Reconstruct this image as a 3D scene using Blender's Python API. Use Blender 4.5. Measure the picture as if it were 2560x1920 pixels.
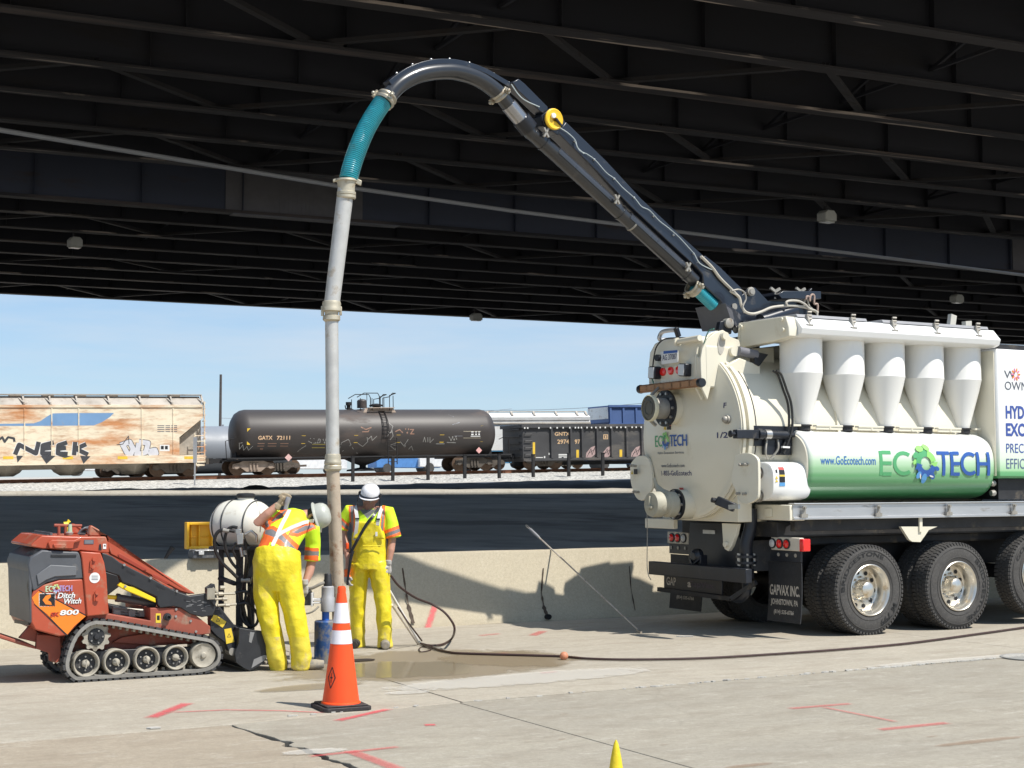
import bpy, bmesh, math, random
from mathutils import Vector, Matrix, noise
from mathutils.bvhtree import BVHTree
random.seed(7)
S = bpy.context.scene
for o in list(bpy.data.objects): bpy.data.objects.remove(o)
COL = S.collection
PI = math.pi
# ------------------------------------------------------------------ camera, sky, sun, exposure
FPX, CH, PITCH = 3846.0, 1.78, math.atan(240/3846.0)
cam = bpy.data.cameras.new('camera'); camo = bpy.data.objects.new('camera', cam); COL.objects.link(camo)
cam.sensor_width = 36; cam.sensor_fit = 'HORIZONTAL'; cam.lens = FPX/2560*36
cam.clip_start = 0.2; cam.clip_end = 6000
camo.location = (0, 0, CH); camo.rotation_euler = (PI/2+PITCH, 0, 0)
S.camera = camo
SUN = Vector((.56, -.35, 1)).normalized()
W = bpy.data.worlds.new('World'); S.world = W; W.use_nodes = True
wn = W.node_tree.nodes; bg = wn['Background']
sky = wn.new('ShaderNodeTexSky'); sky.sky_type = 'NISHITA'; sky.sun_disc = False
sky.sun_elevation = math.asin(SUN.z); sky.sun_rotation = math.atan2(SUN.x, SUN.y)
sky.air_density = 1.0; sky.dust_density = 0.15; sky.ozone_density = 5.0; sky.altitude = 100
sky_n = wn.new('ShaderNodeTexNoise'); sky_n.inputs['Scale'].default_value = 2.4; sky_n.inputs['Detail'].default_value = 8; sky_n.inputs['Roughness'].default_value = .6
sky_c = wn.new('ShaderNodeTexCoord'); sky_m = wn.new('ShaderNodeMapping'); sky_m.inputs['Scale'].default_value = (1, 1, 8); sky_m.inputs['Rotation'].default_value = (0, .06, 0)
WL = W.node_tree.links.new; WL(sky_c.outputs['Generated'], sky_m.inputs[0]); WL(sky_m.outputs[0], sky_n.inputs['Vector'])
sky_h = wn.new('ShaderNodeMix'); sky_h.data_type = 'RGBA'; sky_h.inputs[0].default_value = .55; WL(sky.outputs[0], sky_h.inputs[6]); sky_h.inputs[7].default_value = (2.7, 3.9, 5.5, 1)   # even thin high haze
sky_r = wn.new('ShaderNodeMapRange'); sky_r.inputs[1].default_value = .46; sky_r.inputs[2].default_value = .72; sky_r.inputs[4].default_value = .6; WL(sky_n.outputs[0], sky_r.inputs[0])
sky_x = wn.new('ShaderNodeMix'); sky_x.data_type = 'RGBA'; WL(sky_r.outputs[0], sky_x.inputs[0]); WL(sky_h.outputs[2], sky_x.inputs[6]); sky_x.inputs[7].default_value = (4.9, 5.3, 5.8, 1)   # faint cirrus
WL(sky_x.outputs[2], bg.inputs[0]); bg.inputs[1].default_value = 0.10
sl = bpy.data.lights.new('sun', 'SUN'); sl.energy = 4.0; sl.angle = math.radians(0.53); sl.color = (1, .955, .88)
so = bpy.data.objects.new('sun', sl); COL.objects.link(so); so.rotation_euler = SUN.to_track_quat('Z', 'Y').to_euler()
so.location = (0, 0, 60)
S.view_settings.view_transform = 'Standard'; S.view_settings.look = 'None'
S.view_settings.gamma = 1; S.view_settings.exposure = 0.55; S.view_settings.use_curve_mapping = False
S.render.engine = 'CYCLES'
S.cycles.max_bounces = 8; S.cycles.diffuse_bounces = 4

# ------------------------------------------------------------------ frames: turn measured picture points into metres on real planes
CP, SP = math.cos(PITCH), math.sin(PITCH)
EYE = Vector((0, 0, CH))
def ray(x, y):
    a = (x-1280)/FPX; b = (960-y)/FPX
    return Vector((a, CP-b*SP, SP+b*CP))
def gz(x, y, z=0):
    r = ray(x, y); return EYE+r*((z-CH)/r.z)
def at(x, y, Y):
    r = ray(x, y); return EYE+r*(Y/r.y)
class Frame:
    def __init__(s, O, deg, grade=0.0):
        s.O = Vector(O); t = math.radians(deg)
        s.M = Matrix.Rotation(t, 3, 'Z') @ Matrix.Rotation(-math.atan(grade), 3, 'Y')
        s.e = [s.M.col[i].copy() for i in range(3)]
    def hit(s, x, y, k, d):
        r = ray(x, y); n = s.e[k]
        P = EYE+r*(((s.O-EYE).dot(n)+d)/r.dot(n))-s.O
        return Vector((P.dot(s.e[0]), P.dot(s.e[1]), P.dot(s.e[2])))
    def side(s, x, y, v=0): return s.hit(x, y, 1, v)
    def rear(s, x, y, u=0): return s.hit(x, y, 0, u)
    def top(s, x, y, w=0): return s.hit(x, y, 2, w)
    def w(s, u, v, z): return s.O+s.M@Vector((u, v, z))
    def loc(s, P): return s.M.transposed()@(Vector(P)-s.O)

# ------------------------------------------------------------------ mesh helpers
def V(*a): return Vector(a if len(a) > 1 else a[0])
def basis(d):
    d = Vector(d).normalized()
    a = Vector((0, 0, 1)) if abs(d.z) < .9 else Vector((0, 1, 0))
    x = d.cross(a).normalized(); return x, x.cross(d).normalized()
class MB:
    def __init__(s): s.v = []; s.f = []; s.m = []; s.uv = {}; s.k = 0
    def add(s, vs, fs):
        o = len(s.v); s.v += [Vector(p) for p in vs]
        for f in fs: s.f.append([i+o for i in f]); s.m.append(s.k)
        return s
    def box(s, x0, x1, y0, y1, z0, z1):
        return s.add([(x0,y0,z0),(x1,y0,z0),(x1,y1,z0),(x0,y1,z0),(x0,y0,z1),(x1,y0,z1),(x1,y1,z1),(x0,y1,z1)],
                     [(0,3,2,1),(4,5,6,7),(0,1,5,4),(1,2,6,5),(2,3,7,6),(3,0,4,7)])
    def obox(s, c, ax, ay, az):
        c = Vector(c); ax, ay, az = Vector(ax), Vector(ay), Vector(az)
        vs = [c+ax*i+ay*j+az*k for k in (-.5,.5) for (i,j) in ((-.5,-.5),(.5,-.5),(.5,.5),(-.5,.5))]
        return s.add(vs, [(0,3,2,1),(4,5,6,7),(0,1,5,4),(1,2,6,5),(2,3,7,6),(3,0,4,7)])
    def bar(s, p, q, w, h, up=None):
        p, q = Vector(p), Vector(q); d = q-p; L = d.length; d = d/L
        u = Vector(up) if up is not None else (Vector((0,0,1)) if abs(d.z) < .95 else Vector((0,1,0)))
        x = d.cross(u).normalized(); y = x.cross(d)
        return s.obox((p+q)/2, d*L, x*w, y*h)
    def tube(s, pts, r, n=12, caps=True, closed=False):
        pts = [Vector(p) for p in pts]; N = len(pts)
        rs = r if isinstance(r, (list, tuple)) else [r]*N
        x = None; vs = []
        for i, p in enumerate(pts):
            if closed: d = pts[(i+1) % N]-pts[i-1]
            else: d = pts[min(i+1, N-1)]-pts[max(i-1, 0)]
            if d.length < 1e-9: d = Vector((0,0,1))
            d.normalize()
            if x is None: x, _ = basis(d)
            x = (x-d*x.dot(d))
            if x.length < 1e-6: x, _ = basis(d)
            x.normalize(); y = d.cross(x)
            ri = rs[i]; rx, ry = ri if isinstance(ri, (tuple, list)) else (ri, ri)
            for k in range(n):
                a = 2*PI*k/n; vs.append(p+x*math.cos(a)*rx+y*math.sin(a)*ry)
        fs = []
        M = N if closed else N-1
        for i in range(M):
            for k in range(n):
                a, b = i*n+k, i*n+(k+1) % n; c = ((i+1) % N)*n
                fs.append((a, b, c+(k+1) % n, c+k))
        if caps and not closed:
            fs.append(tuple(range(n-1, -1, -1))); fs.append(tuple((N-1)*n+k for k in range(n)))
        return s.add(vs, fs)
    def cyl(s, p, q, r0, r1=None, n=20, caps=True): return s.tube([p, q], [r0, r0 if r1 is None else r1], n, caps)
    def loft(s, secs, caps=True):   # sections: list of equal-length point rings
        n = len(secs[0]); vs = [p for r in secs for p in r]; fs = []
        for i in range(len(secs)-1):
            for k in range(n):
                a, b = i*n+k, i*n+(k+1) % n
                fs.append((a, b, b+n, a+n))
        if caps: fs.append(tuple(range(n-1, -1, -1))); fs.append(tuple((len(secs)-1)*n+k for k in range(n)))
        return s.add(vs, fs)
    def prism(s, poly, y0, y1, axis='y'):     # polygon (a,b) pairs; axis y -> (x,z), x -> (y,z), z -> (x,y)
        def P(a, b, t): return {'y': (a, t, b), 'x': (t, a, b), 'z': (a, b, t)}[axis]
        n = len(poly); vs = [P(a, b, y0) for a, b in poly]+[P(a, b, y1) for a, b in poly]
        fs = [tuple(range(n-1, -1, -1)), tuple(range(n, 2*n))]+[(i, (i+1) % n, (i+1) % n+n, i+n) for i in range(n)]
        return s.add(vs, fs)
    def lathe(s, prof, c, d=(0,0,1), n=32, caps=True):    # prof (r, h) along axis d
        c = Vector(c); d = Vector(d).normalized(); x, y = basis(d); vs = []; fs = []
        for r, h in prof:
            for k in range(n):
                a = 2*PI*k/n; vs.append(c+d*h+(x*math.cos(a)+y*math.sin(a))*max(r, 1e-4))
        for i in range(len(prof)-1):
            for k in range(n):
                a, b = i*n+k, i*n+(k+1) % n
                fs.append((a, b, b+n, a+n))
        if caps: fs.append(tuple(range(n-1, -1, -1))); fs.append(tuple((len(prof)-1)*n+k for k in range(n)))
        return s.add(vs, fs)
    def ball(s, c, r, n=16, m=10, sc=(1,1,1)):
        c = Vector(c); vs = [c+Vector((0,0,-r*sc[2]))]; fs = []
        for i in range(1, m):
            t = PI*i/m
            for k in range(n):
                a = 2*PI*k/n; vs.append(c+Vector((r*sc[0]*math.sin(t)*math.cos(a), r*sc[1]*math.sin(t)*math.sin(a), -r*sc[2]*math.cos(t))))
        vs.append(c+Vector((0,0,r*sc[2]))); L = len(vs)-1
        for k in range(n): fs.append((0, 1+(k+1) % n, 1+k)); fs.append((L, L-n+k, L-n+(k+1) % n))
        for i in range(m-2):
            for k in range(n):
                a = 1+i*n+k; b = 1+i*n+(k+1) % n; fs.append((a, b, b+n, a+n))
        return s.add(vs, fs)
    def torus(s, c, d, R, r, n=32, m=8):
        x, y = basis(d); c = Vector(c)
        return s.tube([c+(x*math.cos(2*PI*k/n)+y*math.sin(2*PI*k/n))*R for k in range(n)], r, m, closed=True)
    def xf(s, M):
        s.v = [M@p for p in s.v]; return s
def root(name, label, cat, loc=(0,0,0), M=None, group=None, kind=None):
    o = bpy.data.objects.new(name, None); COL.objects.link(o); o.empty_display_size = .2
    if M is not None: o.matrix_world = Matrix.Translation(Vector(loc)) @ M.to_4x4()
    else: o.location = loc
    tag(o, label, cat, group, kind); return o
def tag(o, label=None, cat=None, group=None, kind=None):
    if label: o['label'] = label
    if cat: o['category'] = cat
    if group: o['group'] = group
    if kind: o['kind'] = kind
    return o
def build(name, mb, mats, parent=None, label=None, smooth=35, bevel=None, kind=None, merge=False):
    me = bpy.data.meshes.new(name); me.from_pydata([tuple(p) for p in mb.v], [], mb.f)
    if not isinstance(mats, (list, tuple)): mats = [mats]
    for m in mats: me.materials.append(m)
    if len(mats) > 1: me.polygons.foreach_set('material_index', mb.m)
    bm = bmesh.new(); bm.from_mesh(me)
    if merge: bmesh.ops.remove_doubles(bm, verts=bm.verts, dist=1e-5)
    bmesh.ops.recalc_face_normals(bm, faces=bm.faces)
    bm.to_mesh(me); bm.free()
    if smooth:
        me.polygons.foreach_set('use_smooth', [True]*len(me.polygons))
        me.set_sharp_from_angle(angle=math.radians(smooth))
    me.update()
    o = bpy.data.objects.new(name, me); COL.objects.link(o)
    if parent is not None: o.parent = parent
    if label: o['label'] = label
    if kind: o['kind'] = kind
    if bevel:
        b = o.modifiers.new('bevel', 'BEVEL'); b.width = bevel; b.segments = 2; b.limit_method = 'ANGLE'; b.angle_limit = math.radians(40)
        b.harden_normals = False
    return o
def copyo(o, parent, loc=None, M=None):
    c = o.copy(); COL.objects.link(c); c.parent = parent
    if loc is not None: c.location = loc
    if M is not None: c.matrix_local = M
    for ch in [x for x in bpy.data.objects if x.parent == o]: copyo(ch, c)
    return c
def evalmesh(o):
    dg = bpy.context.evaluated_depsgraph_get(); dg.update()
    me = bpy.data.meshes.new_from_object(o.evaluated_get(dg)); return me
def spl(pts, n=6):    # Catmull-Rom through points
    P = [Vector(p) for p in pts]; out = []
    P = [P[0]*2-P[1]]+P+[P[-1]*2-P[-2]]
    for i in range(1, len(P)-2):
        a, b, c, d = P[i-1:i+3]
        for k in range(n):
            t = k/n
            out.append(.5*((2*b)+(c-a)*t+(2*a-5*b+4*c-d)*t*t+(3*b-a-3*c+d)*t**3))
    out.append(P[-2]); return out

# ------------------------------------------------------------------ materials
def mat(name, col, rough=.5, metal=0.0, var=.12, scale=4.0, bump=0.0, bscale=60.0, dirt=None, spec=.5, coat=0.0, dust=None, stretch=None):
    """col base colour; var brightness variation; dirt=(colour, coverage 0..1, scale); dust = colour of faint fine grime"""
    m = bpy.data.materials.new(name); m.use_nodes = True; nt = m.node_tree; N = nt.nodes; L = nt.links
    b = N['Principled BSDF']; b.inputs['Roughness'].default_value = rough; b.inputs['Metallic'].default_value = metal
    b.inputs['Specular IOR Level'].default_value = spec; b.inputs['Coat Weight'].default_value = coat
    tc = N.new('ShaderNodeTexCoord'); src = tc.outputs['Object']
    if stretch:
        mp = N.new('ShaderNodeMapping'); mp.inputs['Scale'].default_value = stretch; L.new(src, mp.inputs[0]); src = mp.outputs[0]
    def nz(sc, det=5, ro=.6):
        n = N.new('ShaderNodeTexNoise'); n.inputs['Scale'].default_value = sc; n.inputs['Detail'].default_value = det
        n.inputs['Roughness'].default_value = ro; L.new(src, n.inputs['Vector']); return n.outputs[0]
    def mix(fac, a, c):
        x = N.new('ShaderNodeMix'); x.data_type = 'RGBA'
        if isinstance(fac, float): x.inputs[0].default_value = fac
        else: L.new(fac, x.inputs[0])
        for i, q in ((6, a), (7, c)):
            if isinstance(q, tuple): x.inputs[i].default_value = (*q, 1)
            else: L.new(q, x.inputs[i])
        return x.outputs[2]
    def rng(v, a, c, lo=0, hi=1):
        r = N.new('ShaderNodeMapRange'); r.inputs[1].default_value = a; r.inputs[2].default_value = c
        r.inputs[3].default_value = lo; r.inputs[4].default_value = hi; L.new(v, r.inputs[0]); return r.outputs[0]
    c = mix(rng(nz(scale), .3, .7), tuple(x*(1-var) for x in col), tuple(min(1, x*(1+var)) for x in col))
    if dust: c = mix(rng(nz(scale*9, 6, .7), .5, .75, 0, .55), c, dust)
    if dirt:
        t = 1-dirt[1]
        f = rng(nz(dirt[2], 8, .65), .35+.3*t, .45+.35*t); c = mix(f, c, dirt[0])
        L.new(rng(f, 0, 1, rough, min(1, rough+.3)), b.inputs['Roughness'])
    else:
        if var > .02: L.new(rng(nz(scale*3), .3, .7, rough*.85, min(1, rough*1.15)), b.inputs['Roughness'])
    L.new(c, b.inputs['Base Color'])
    if bump:
        bp = N.new('ShaderNodeBump'); bp.inputs['Strength'].default_value = bump; bp.inputs['Distance'].default_value = .01
        L.new(nz(bscale, 4, .7), bp.inputs['Height']); L.new(bp.outputs[0], b.inputs['Normal'])
    return m
cream = mat('cream_paint', (.72,.675,.545), .32, var=.02, scale=1.5, coat=.3, dirt=((.58,.52,.38), .07, 2.5))
white = mat('white_paint', (.82,.82,.80), .3, var=.02, scale=2, coat=.3, dirt=((.6,.57,.5), .02, 4))
black = mat('black_steel', (.012,.014,.02), .38, var=.3, scale=6, dirt=((.09,.08,.07), .15, 5))
blacku = mat('black_chassis', (.018,.018,.02), .6, var=.4, scale=6, dirt=((.10,.085,.065), .3, 5), bump=.2)
boomp = mat('dark_blue_boom_paint', (.012,.016,.026), .3, var=.15, scale=3, coat=.4, dirt=((.07,.065,.06), .14, 6))
rubber = mat('tyre_rubber', (.06,.057,.054), .85, var=.15, scale=6, dust=(.15,.14,.125), bump=.15, bscale=90)
alu = mat('polished_aluminium', (.74,.70,.62), .3, .9, var=.06, scale=8, dirt=((.5,.38,.22), .25, 7))
alub = mat('brushed_aluminium', (.6,.6,.6), .42, .85, var=.08, scale=3, dirt=((.3,.28,.25), .2, 6), stretch=(.4,3,3))
galv = mat('galvanised_tube', (.56,.55,.52), .48, .35, var=.12, scale=5, dirt=((.36,.29,.2), .3, 5), bump=.3, bscale=9)
galvd = mat('muddy_tube', (.45,.37,.28), .65, .1, var=.15, scale=6, dirt=((.3,.17,.1), .35, 9), bump=.3, bscale=12)
steel = mat('steel', (.5,.49,.47), .35, .9, var=.1, scale=10)
dull = mat('dull_grey_metal', (.35,.33,.29), .55, .4, var=.15, scale=8, dirt=((.2,.16,.12), .2, 9))
red_lens = mat('red_lens', (.75,.015,.012), .15, var=.1, coat=.8)
grey_lens = mat('clear_lens', (.5,.5,.5), .15, var=.1, coat=.8)
green_l = mat('print_green', (.09,.36,.15), .4, var=.02)
green_b = mat('print_light_green', (.28,.62,.16), .4, var=.02)
blue_l = mat('print_blue', (.03,.10,.36), .4, var=.02)
blue_b = mat('print_light_blue', (.10,.32,.62), .4, var=.02)
navy = mat('print_navy', (.03,.035,.12), .45, var=.02)
greyp = mat('print_grey', (.09,.10,.13), .45, var=.02)
whitep = mat('print_white', (.75,.75,.73), .5, var=.04)
blackp = mat('print_black', (.015,.015,.018), .5, var=.05)
orangep = mat('print_orange', (.85,.22,.02), .4, var=.03)
yellowp = mat('print_yellow', (.85,.62,.03), .45, var=.05)
pinkp = mat('print_pink', (.75,.2,.35), .5, var=.05)

# ------------------------------------------------------------------ lettering
def textmesh(s, bold=0.0, sx=1.0):
    cu = bpy.data.curves.new('t', 'FONT'); cu.body = s; cu.size = 1; cu.offset = bold; cu.resolution_u = 3
    o = bpy.data.objects.new('t', cu); COL.objects.link(o)
    me = evalmesh(o); vs = [(v.co.x*sx, v.co.y) for v in me.vertices]; fs = [tuple(p.vertices) for p in me.polygons]
    bpy.data.objects.remove(o); bpy.data.curves.remove(cu); bpy.data.meshes.remove(me)
    x0 = min(a for a, b in vs); x1 = max(a for a, b in vs); y0 = min(b for a, b in vs); y1 = max(b for a, b in vs)
    return vs, fs, (x0, x1, y0, y1)
def lettering(s, fn, x0, x1, z0, z1, m, parent, bold=0.0, name='lettering', cuts=0, shear=0.0, desc=False):
    """text filling the rectangle; fn(a, b, depth) maps print coordinates on to the surface; built 1 mm proud with 1.5 mm thickness"""
    vs, fs, (a0, a1, b0, b1) = textmesh(s, bold)
    if desc: b0, b1 = 0, .73
    P = [((x-a0)/(a1-a0), (y-b0)/(b1-b0)) for x, y in vs]
    bm = bmesh.new(); bv = [bm.verts.new((x, 0, y)) for x, y in P]
    for f in fs:
        try: bm.faces.new([bv[i] for i in f])
        except ValueError: pass
    for k in range(cuts):
        g = bm.verts[:]+bm.edges[:]+bm.faces[:]
        bmesh.ops.bisect_plane(bm, geom=g, plane_co=(0, 0, (k+1)/(cuts+1)), plane_no=(0, 0, 1))
    bm.verts.ensure_lookup_table(); mb = MB()
    idx = {v: i for i, v in enumerate(bm.verts)}
    pv = [fn(x0+(x1-x0)*v.co.x+shear*v.co.z*(z1-z0), z0+(z1-z0)*v.co.z, .002) for v in bm.verts]
    mb.add(pv, [[idx[v] for v in f.verts] for f in bm.faces]); bm.free()
    return build(name, mb, m, parent, smooth=0)
def strokes(name, polys, fn, mats, parent, d=.0025):
    """flat printed polygons [(points, material index)] mapped by fn"""
    mb = MB()
    for j, (pts, k) in enumerate(polys):
        mb.k = k; mb.add([fn(a, b, d+.00015*j) for a, b in pts], [tuple(range(len(pts)))])
    return build(name, mb, mats, parent, smooth=0)
def seg(p, q, w):
    (a, b), (c, d) = p, q; L = math.hypot(c-a, d-b) or 1; nx, ny = -(d-b)/L*w/2, (c-a)/L*w/2
    return [(a+nx, b+ny), (c+nx, d+ny), (c-nx, d-ny), (a-nx, b-ny)]
def arc(cx, cy, r0, r1, a0, a1, n=14, ry=1.0):
    out = []
    for i in range(n):
        t0 = math.radians(a0+(a1-a0)*i/n); t1 = math.radians(a0+(a1-a0)*(i+1)/n)
        out.append([(cx+r0*math.cos(t0), cy+r0*ry*math.sin(t0)), (cx+r1*math.cos(t0), cy+r1*ry*math.sin(t0)),
                    (cx+r1*math.cos(t1), cy+r1*ry*math.sin(t1)), (cx+r0*math.cos(t1), cy+r0*ry*math.sin(t1))])
    return out
def ell(cx, cy, a, b, rot, n=14):
    c, s = math.cos(rot), math.sin(rot)
    return [(cx+a*math.cos(t)*c-b*math.sin(t)*s, cy+a*math.cos(t)*s+b*math.sin(t)*c) for t in [2*PI*i/n for i in range(n)]]
def ecotech(fn, x0, x1, z0, z1, parent, cols=None, wf=.17):
    """the green and blue word with the recycling ring for its O; caps height z1-z0"""
    g, gb, b, bb = cols or (green_l, green_b, blue_l, blue_b)
    h = z1-z0; W_ = x1-x0; w = h*wf; X = lambda t: x0+W_*t; Z = lambda t: z0+h*t
    def E(a, c, k): 
        xa, xb = X(a), X(c); return [(seg((xa+w/2, Z(0)), (xa+w/2, Z(1)), w), k)]+[(seg((xa+w, Z(t)), (xb, Z(t)), w*.85), k) for t in (.06, .5, .94)]
    def Cc(a, c, k):
        rx = X(c)-X(a); r = h/2; return [([(X(a)+rx*.62+(p-0)*rx*.62/r, q) for p, q in s_], k) for s_ in arc(0, Z(.5), r-w*.9, r, 52, 308)]
    P = E(0, .105, 0)+Cc(.115, .275, 0)
    P += [(seg((X(.515), Z(.94)), (X(.63), Z(.94)), w*.85), 2), (seg((X(.573), Z(0)), (X(.573), Z(.9)), w), 2)]
    P += E(.635, .72, 2)+Cc(.725, .87, 2)
    P += [(seg((X(.89), Z(0)), (X(.89), Z(1)), w), 2), (seg((X(.99), Z(0)), (X(.99), Z(1)), w), 2), (seg((X(.9), Z(.5)), (X(.98), Z(.5)), w*.85), 2)]
    cx, cy, r = X(.405), Z(.5), h*.56
    P += [(s_, 0) for s_ in arc(cx, cy, r*.5, r, 75, 190)]+[(s_, 1) for s_ in arc(cx, cy, r*.5, r, 10, 75)]
    P += [([(cx+r*.42, cy+r*.05), (cx+r*1.15, cy+r*.12), (cx+r*.95, cy-r*.35)], 1)]
    P += [(s_, 2) for s_ in arc(cx, cy, r*.5, r, 195, 345)]+[([(cx-r*1.12, cy-r*.5), (cx-r*.9, cy+r*.02), (cx-r*.35, cy-r*.12)], 2)]
    for an, sz, k in ((150, .5, 0), (115, .6, 1), (80, .55, 1), (175, .35, 1)):
        t = math.radians(an); P.append((ell(cx+r*1.15*math.cos(t), cy+r*1.2*math.sin(t), r*sz*.62, r*sz*.4, t+1.2), k))
    for an, sz in ((230, .5), (262, .62), (305, .5), (340, .4)):
        t = math.radians(an); P.append((ell(cx+r*1.12*math.cos(t), cy+r*1.12*math.sin(t), r*sz*.6, r*sz*.42, t), 3 if an < 300 else 2))
    for an in (240, 300): 
        t = math.radians(an); P.append((ell(cx+r*1.1*math.cos(t), cy+r*1.1*math.sin(t), r*.22, r*.06, t+.8), 4))
    # clean letters off the hidden width: cut long vertical strokes so they follow curved sheets
    Q = []
    for pts, k in P:
        zs = [p[1] for p in pts]
        if len(pts) == 4 and max(zs)-min(zs) > .1*1 and max(zs)-min(zs) > 2*(max(p[0] for p in pts)-min(p[0] for p in pts)):
            xa, xb = min(p[0] for p in pts), max(p[0] for p in pts); za, zb = min(zs), max(zs)
            for i in range(8): Q.append(([(xa, za+(zb-za)*i/8), (xb, za+(zb-za)*i/8), (xb, za+(zb-za)*(i+1)/8), (xa, za+(zb-za)*(i+1)/8)], k))
        else: Q.append((pts, k))
    return strokes('company_logo', Q, fn, [g, gb, b, bb, whitep], parent, d=.002)
# ================================================================== SETTING
R_ = Frame(gz(1145, 1756), 28.9)          # road frame: u along the road, v away from the camera
def concrete(name, col, col2, dk, bump=.35, streak=(1,1,1), hair=.14, mott=1.0):
    m = bpy.data.materials.new(name); m.use_nodes = True; nt = m.node_tree; N = nt.nodes; L = nt.links
    b = N['Principled BSDF']; b.inputs['Roughness'].default_value = .85; b.inputs['Specular IOR Level'].default_value = .25
    tc = N.new('ShaderNodeTexCoord'); mp = N.new('ShaderNodeMapping'); mp.inputs['Scale'].default_value = streak; L.new(tc.outputs['Object'], mp.inputs[0])
    def nz(sc, det=6, ro=.6, v=mp.outputs[0]):
        n = N.new('ShaderNodeTexNoise'); n.inputs['Scale'].default_value = sc; n.inputs['Detail'].default_value = det; n.inputs['Roughness'].default_value = ro
        L.new(v, n.inputs['Vector']); return n.outputs[0]
    def rg(v, a, c, lo=0., hi=1.):
        r = N.new('ShaderNodeMapRange'); r.inputs[1].default_value = a; r.inputs[2].default_value = c; r.inputs[3].default_value = lo; r.inputs[4].default_value = hi
        L.new(v, r.inputs[0]); return r.outputs[0]
    def mx(f, a, c, mode='MIX'):
        x = N.new('ShaderNodeMix'); x.data_type = 'RGBA'; x.blend_type = mode
        if isinstance(f, float): x.inputs[0].default_value = f
        else: L.new(f, x.inputs[0])
        for i, q in ((6, a), (7, c)):
            if isinstance(q, tuple): x.inputs[i].default_value = (*q, 1)
            else: L.new(q, x.inputs[i])
        return x.outputs[2]
    c = mx(rg(nz(.55, 5), .35, .65), col, col2)
    c = mx(rg(nz(3.1, 8, .7), .48, .66, 0, .8*mott), c, dk); c = mx(rg(nz(5.5, 9, .75), .54, .68, 0, .5*mott), c, (.68, .64, .56))                       # stains
    c = mx(rg(nz(14, 6, .85, tc.outputs['Object']), .42, .60, .0, .45*mott), c, tuple(x*.55 for x in col)); c = mx(rg(nz(38, 4, .8, tc.outputs['Object']), .35, .65, .0, .55), c, tuple(x*.62 for x in col))   # aggregate
    c = mx(rg(nz(120, 2, .9, tc.outputs['Object']), .6, .72, 0, .55), c, tuple(x*.42 for x in col))     # dark grains
    c = mx(rg(nz(260, 1, .9, tc.outputs['Object']), .5, .62, 0, .4), c, tuple(x*.5 for x in col)); c = mx(rg(nz(90, 2, .9, tc.outputs['Object']), .62, .75, 0, .45), c, (.7, .66, .58))
    v = N.new('ShaderNodeTexVoronoi'); v.feature = 'DISTANCE_TO_EDGE'; v.inputs['Scale'].default_value = .35
    w = N.new('ShaderNodeVectorMath'); w.operation = 'MULTIPLY_ADD'; nn = N.new('ShaderNodeTexNoise'); nn.inputs['Scale'].default_value = 1.4; nn.inputs['Detail'].default_value = 8
    L.new(tc.outputs['Object'], nn.inputs['Vector']); L.new(nn.outputs[1], w.inputs[0]); w.inputs[1].default_value = (1.1, 1.1, 0); L.new(tc.outputs['Object'], w.inputs[2])
    L.new(w.outputs[0], v.inputs['Vector'])
    c = mx(rg(v.outputs['Distance'], 0.0, .005, hair, 0), c, tuple(x*.35 for x in col))   # hair cracks
    L.new(c, b.inputs['Base Color'])
    bp = N.new('ShaderNodeBump'); bp.inputs['Strength'].default_value = bump; bp.inputs['Distance'].default_value = .006
    L.new(nz(55, 5, .75, tc.outputs['Object']), bp.inputs['Height']); L.new(bp.outputs[0], b.inputs['Normal'])
    return m
m_sh = concrete('shoulder_concrete', (.50,.45,.365), (.41,.365,.295), (.32,.27,.21), streak=(.45,1.3,1))
m_tan = concrete('tan_concrete', (.44,.375,.29), (.37,.315,.24), (.29,.235,.175), streak=(.5,1.2,1))
m_gry = concrete('grey_concrete', (.43,.39,.315), (.355,.325,.27), (.27,.23,.18), streak=(.5,1.2,1))
m_bar = concrete('barrier_concrete', (.55,.485,.36), (.49,.43,.32), (.35,.28,.20), bump=.2, streak=(1,1,.35), hair=0, mott=.3)
m_jnt = mat('joint_dirt', (.06,.052,.042), .95, var=.3, scale=8, bump=.4)
m_asp = mat('old_paving', (.46,.43,.385), .9, var=.3, scale=.5, dust=(.48,.45,.40), bump=.8, bscale=14, dirt=((.26,.24,.22), .5, .4), stretch=(.6,1,1))
m_mort = concrete('pale_mortar', (.62,.60,.55), (.52,.5,.46), (.36,.33,.3))

# ground: one sheet to the horizon, dropping in a step below the slabs, rising beyond the barrier
BF = Frame((0, 0, 0), 25.6)               # bridge frame: u along the bridge, v = distance from the camera line
TF = Frame(at(513, 1190, 89), 25, .0205)  # railway frame on the near track, rising gently to the right
def ground_z(x, y):
    n = -x*BF.e[0].y+y*BF.e[0].x
    if n < 20: z = -.06
    elif n < 48: z = -.06+(n-20)/28*1.34
    else:
        P = TF.loc((x, y, 0)); uu = max(-60, min(80, P.x)); zt = TF.w(uu, 0, 0).z-.62
        t = min(1, (n-48)/27); t = t*t*(3-2*t)*.3+t*.7
        z = 1.28*(1-t)+zt*t
    return z
def grid(x0, x1, dx, y0, y1, dy, fz, fx=lambda a, b: (a, b)):
    mb = MB(); nx = int((x1-x0)/dx)+1; ny = int((y1-y0)/dy)+1
    for j in range(ny):
        for i in range(nx):
            X, Y = fx(x0+i*dx, y0+j*dy); mb.v.append(Vector((X, Y, fz(X, Y))))
    for j in range(ny-1):
        for i in range(nx-1):
            a = j*nx+i; mb.f.append([a, a+1, a+nx+1, a+nx]); mb.m.append(0)
    return mb
g = MB(); c_, s_ = BF.e[0].x, BF.e[0].y
us = [-2500, -400, -150]+[-80+5*i for i in range(45)]+[300, 900, 2500]
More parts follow.
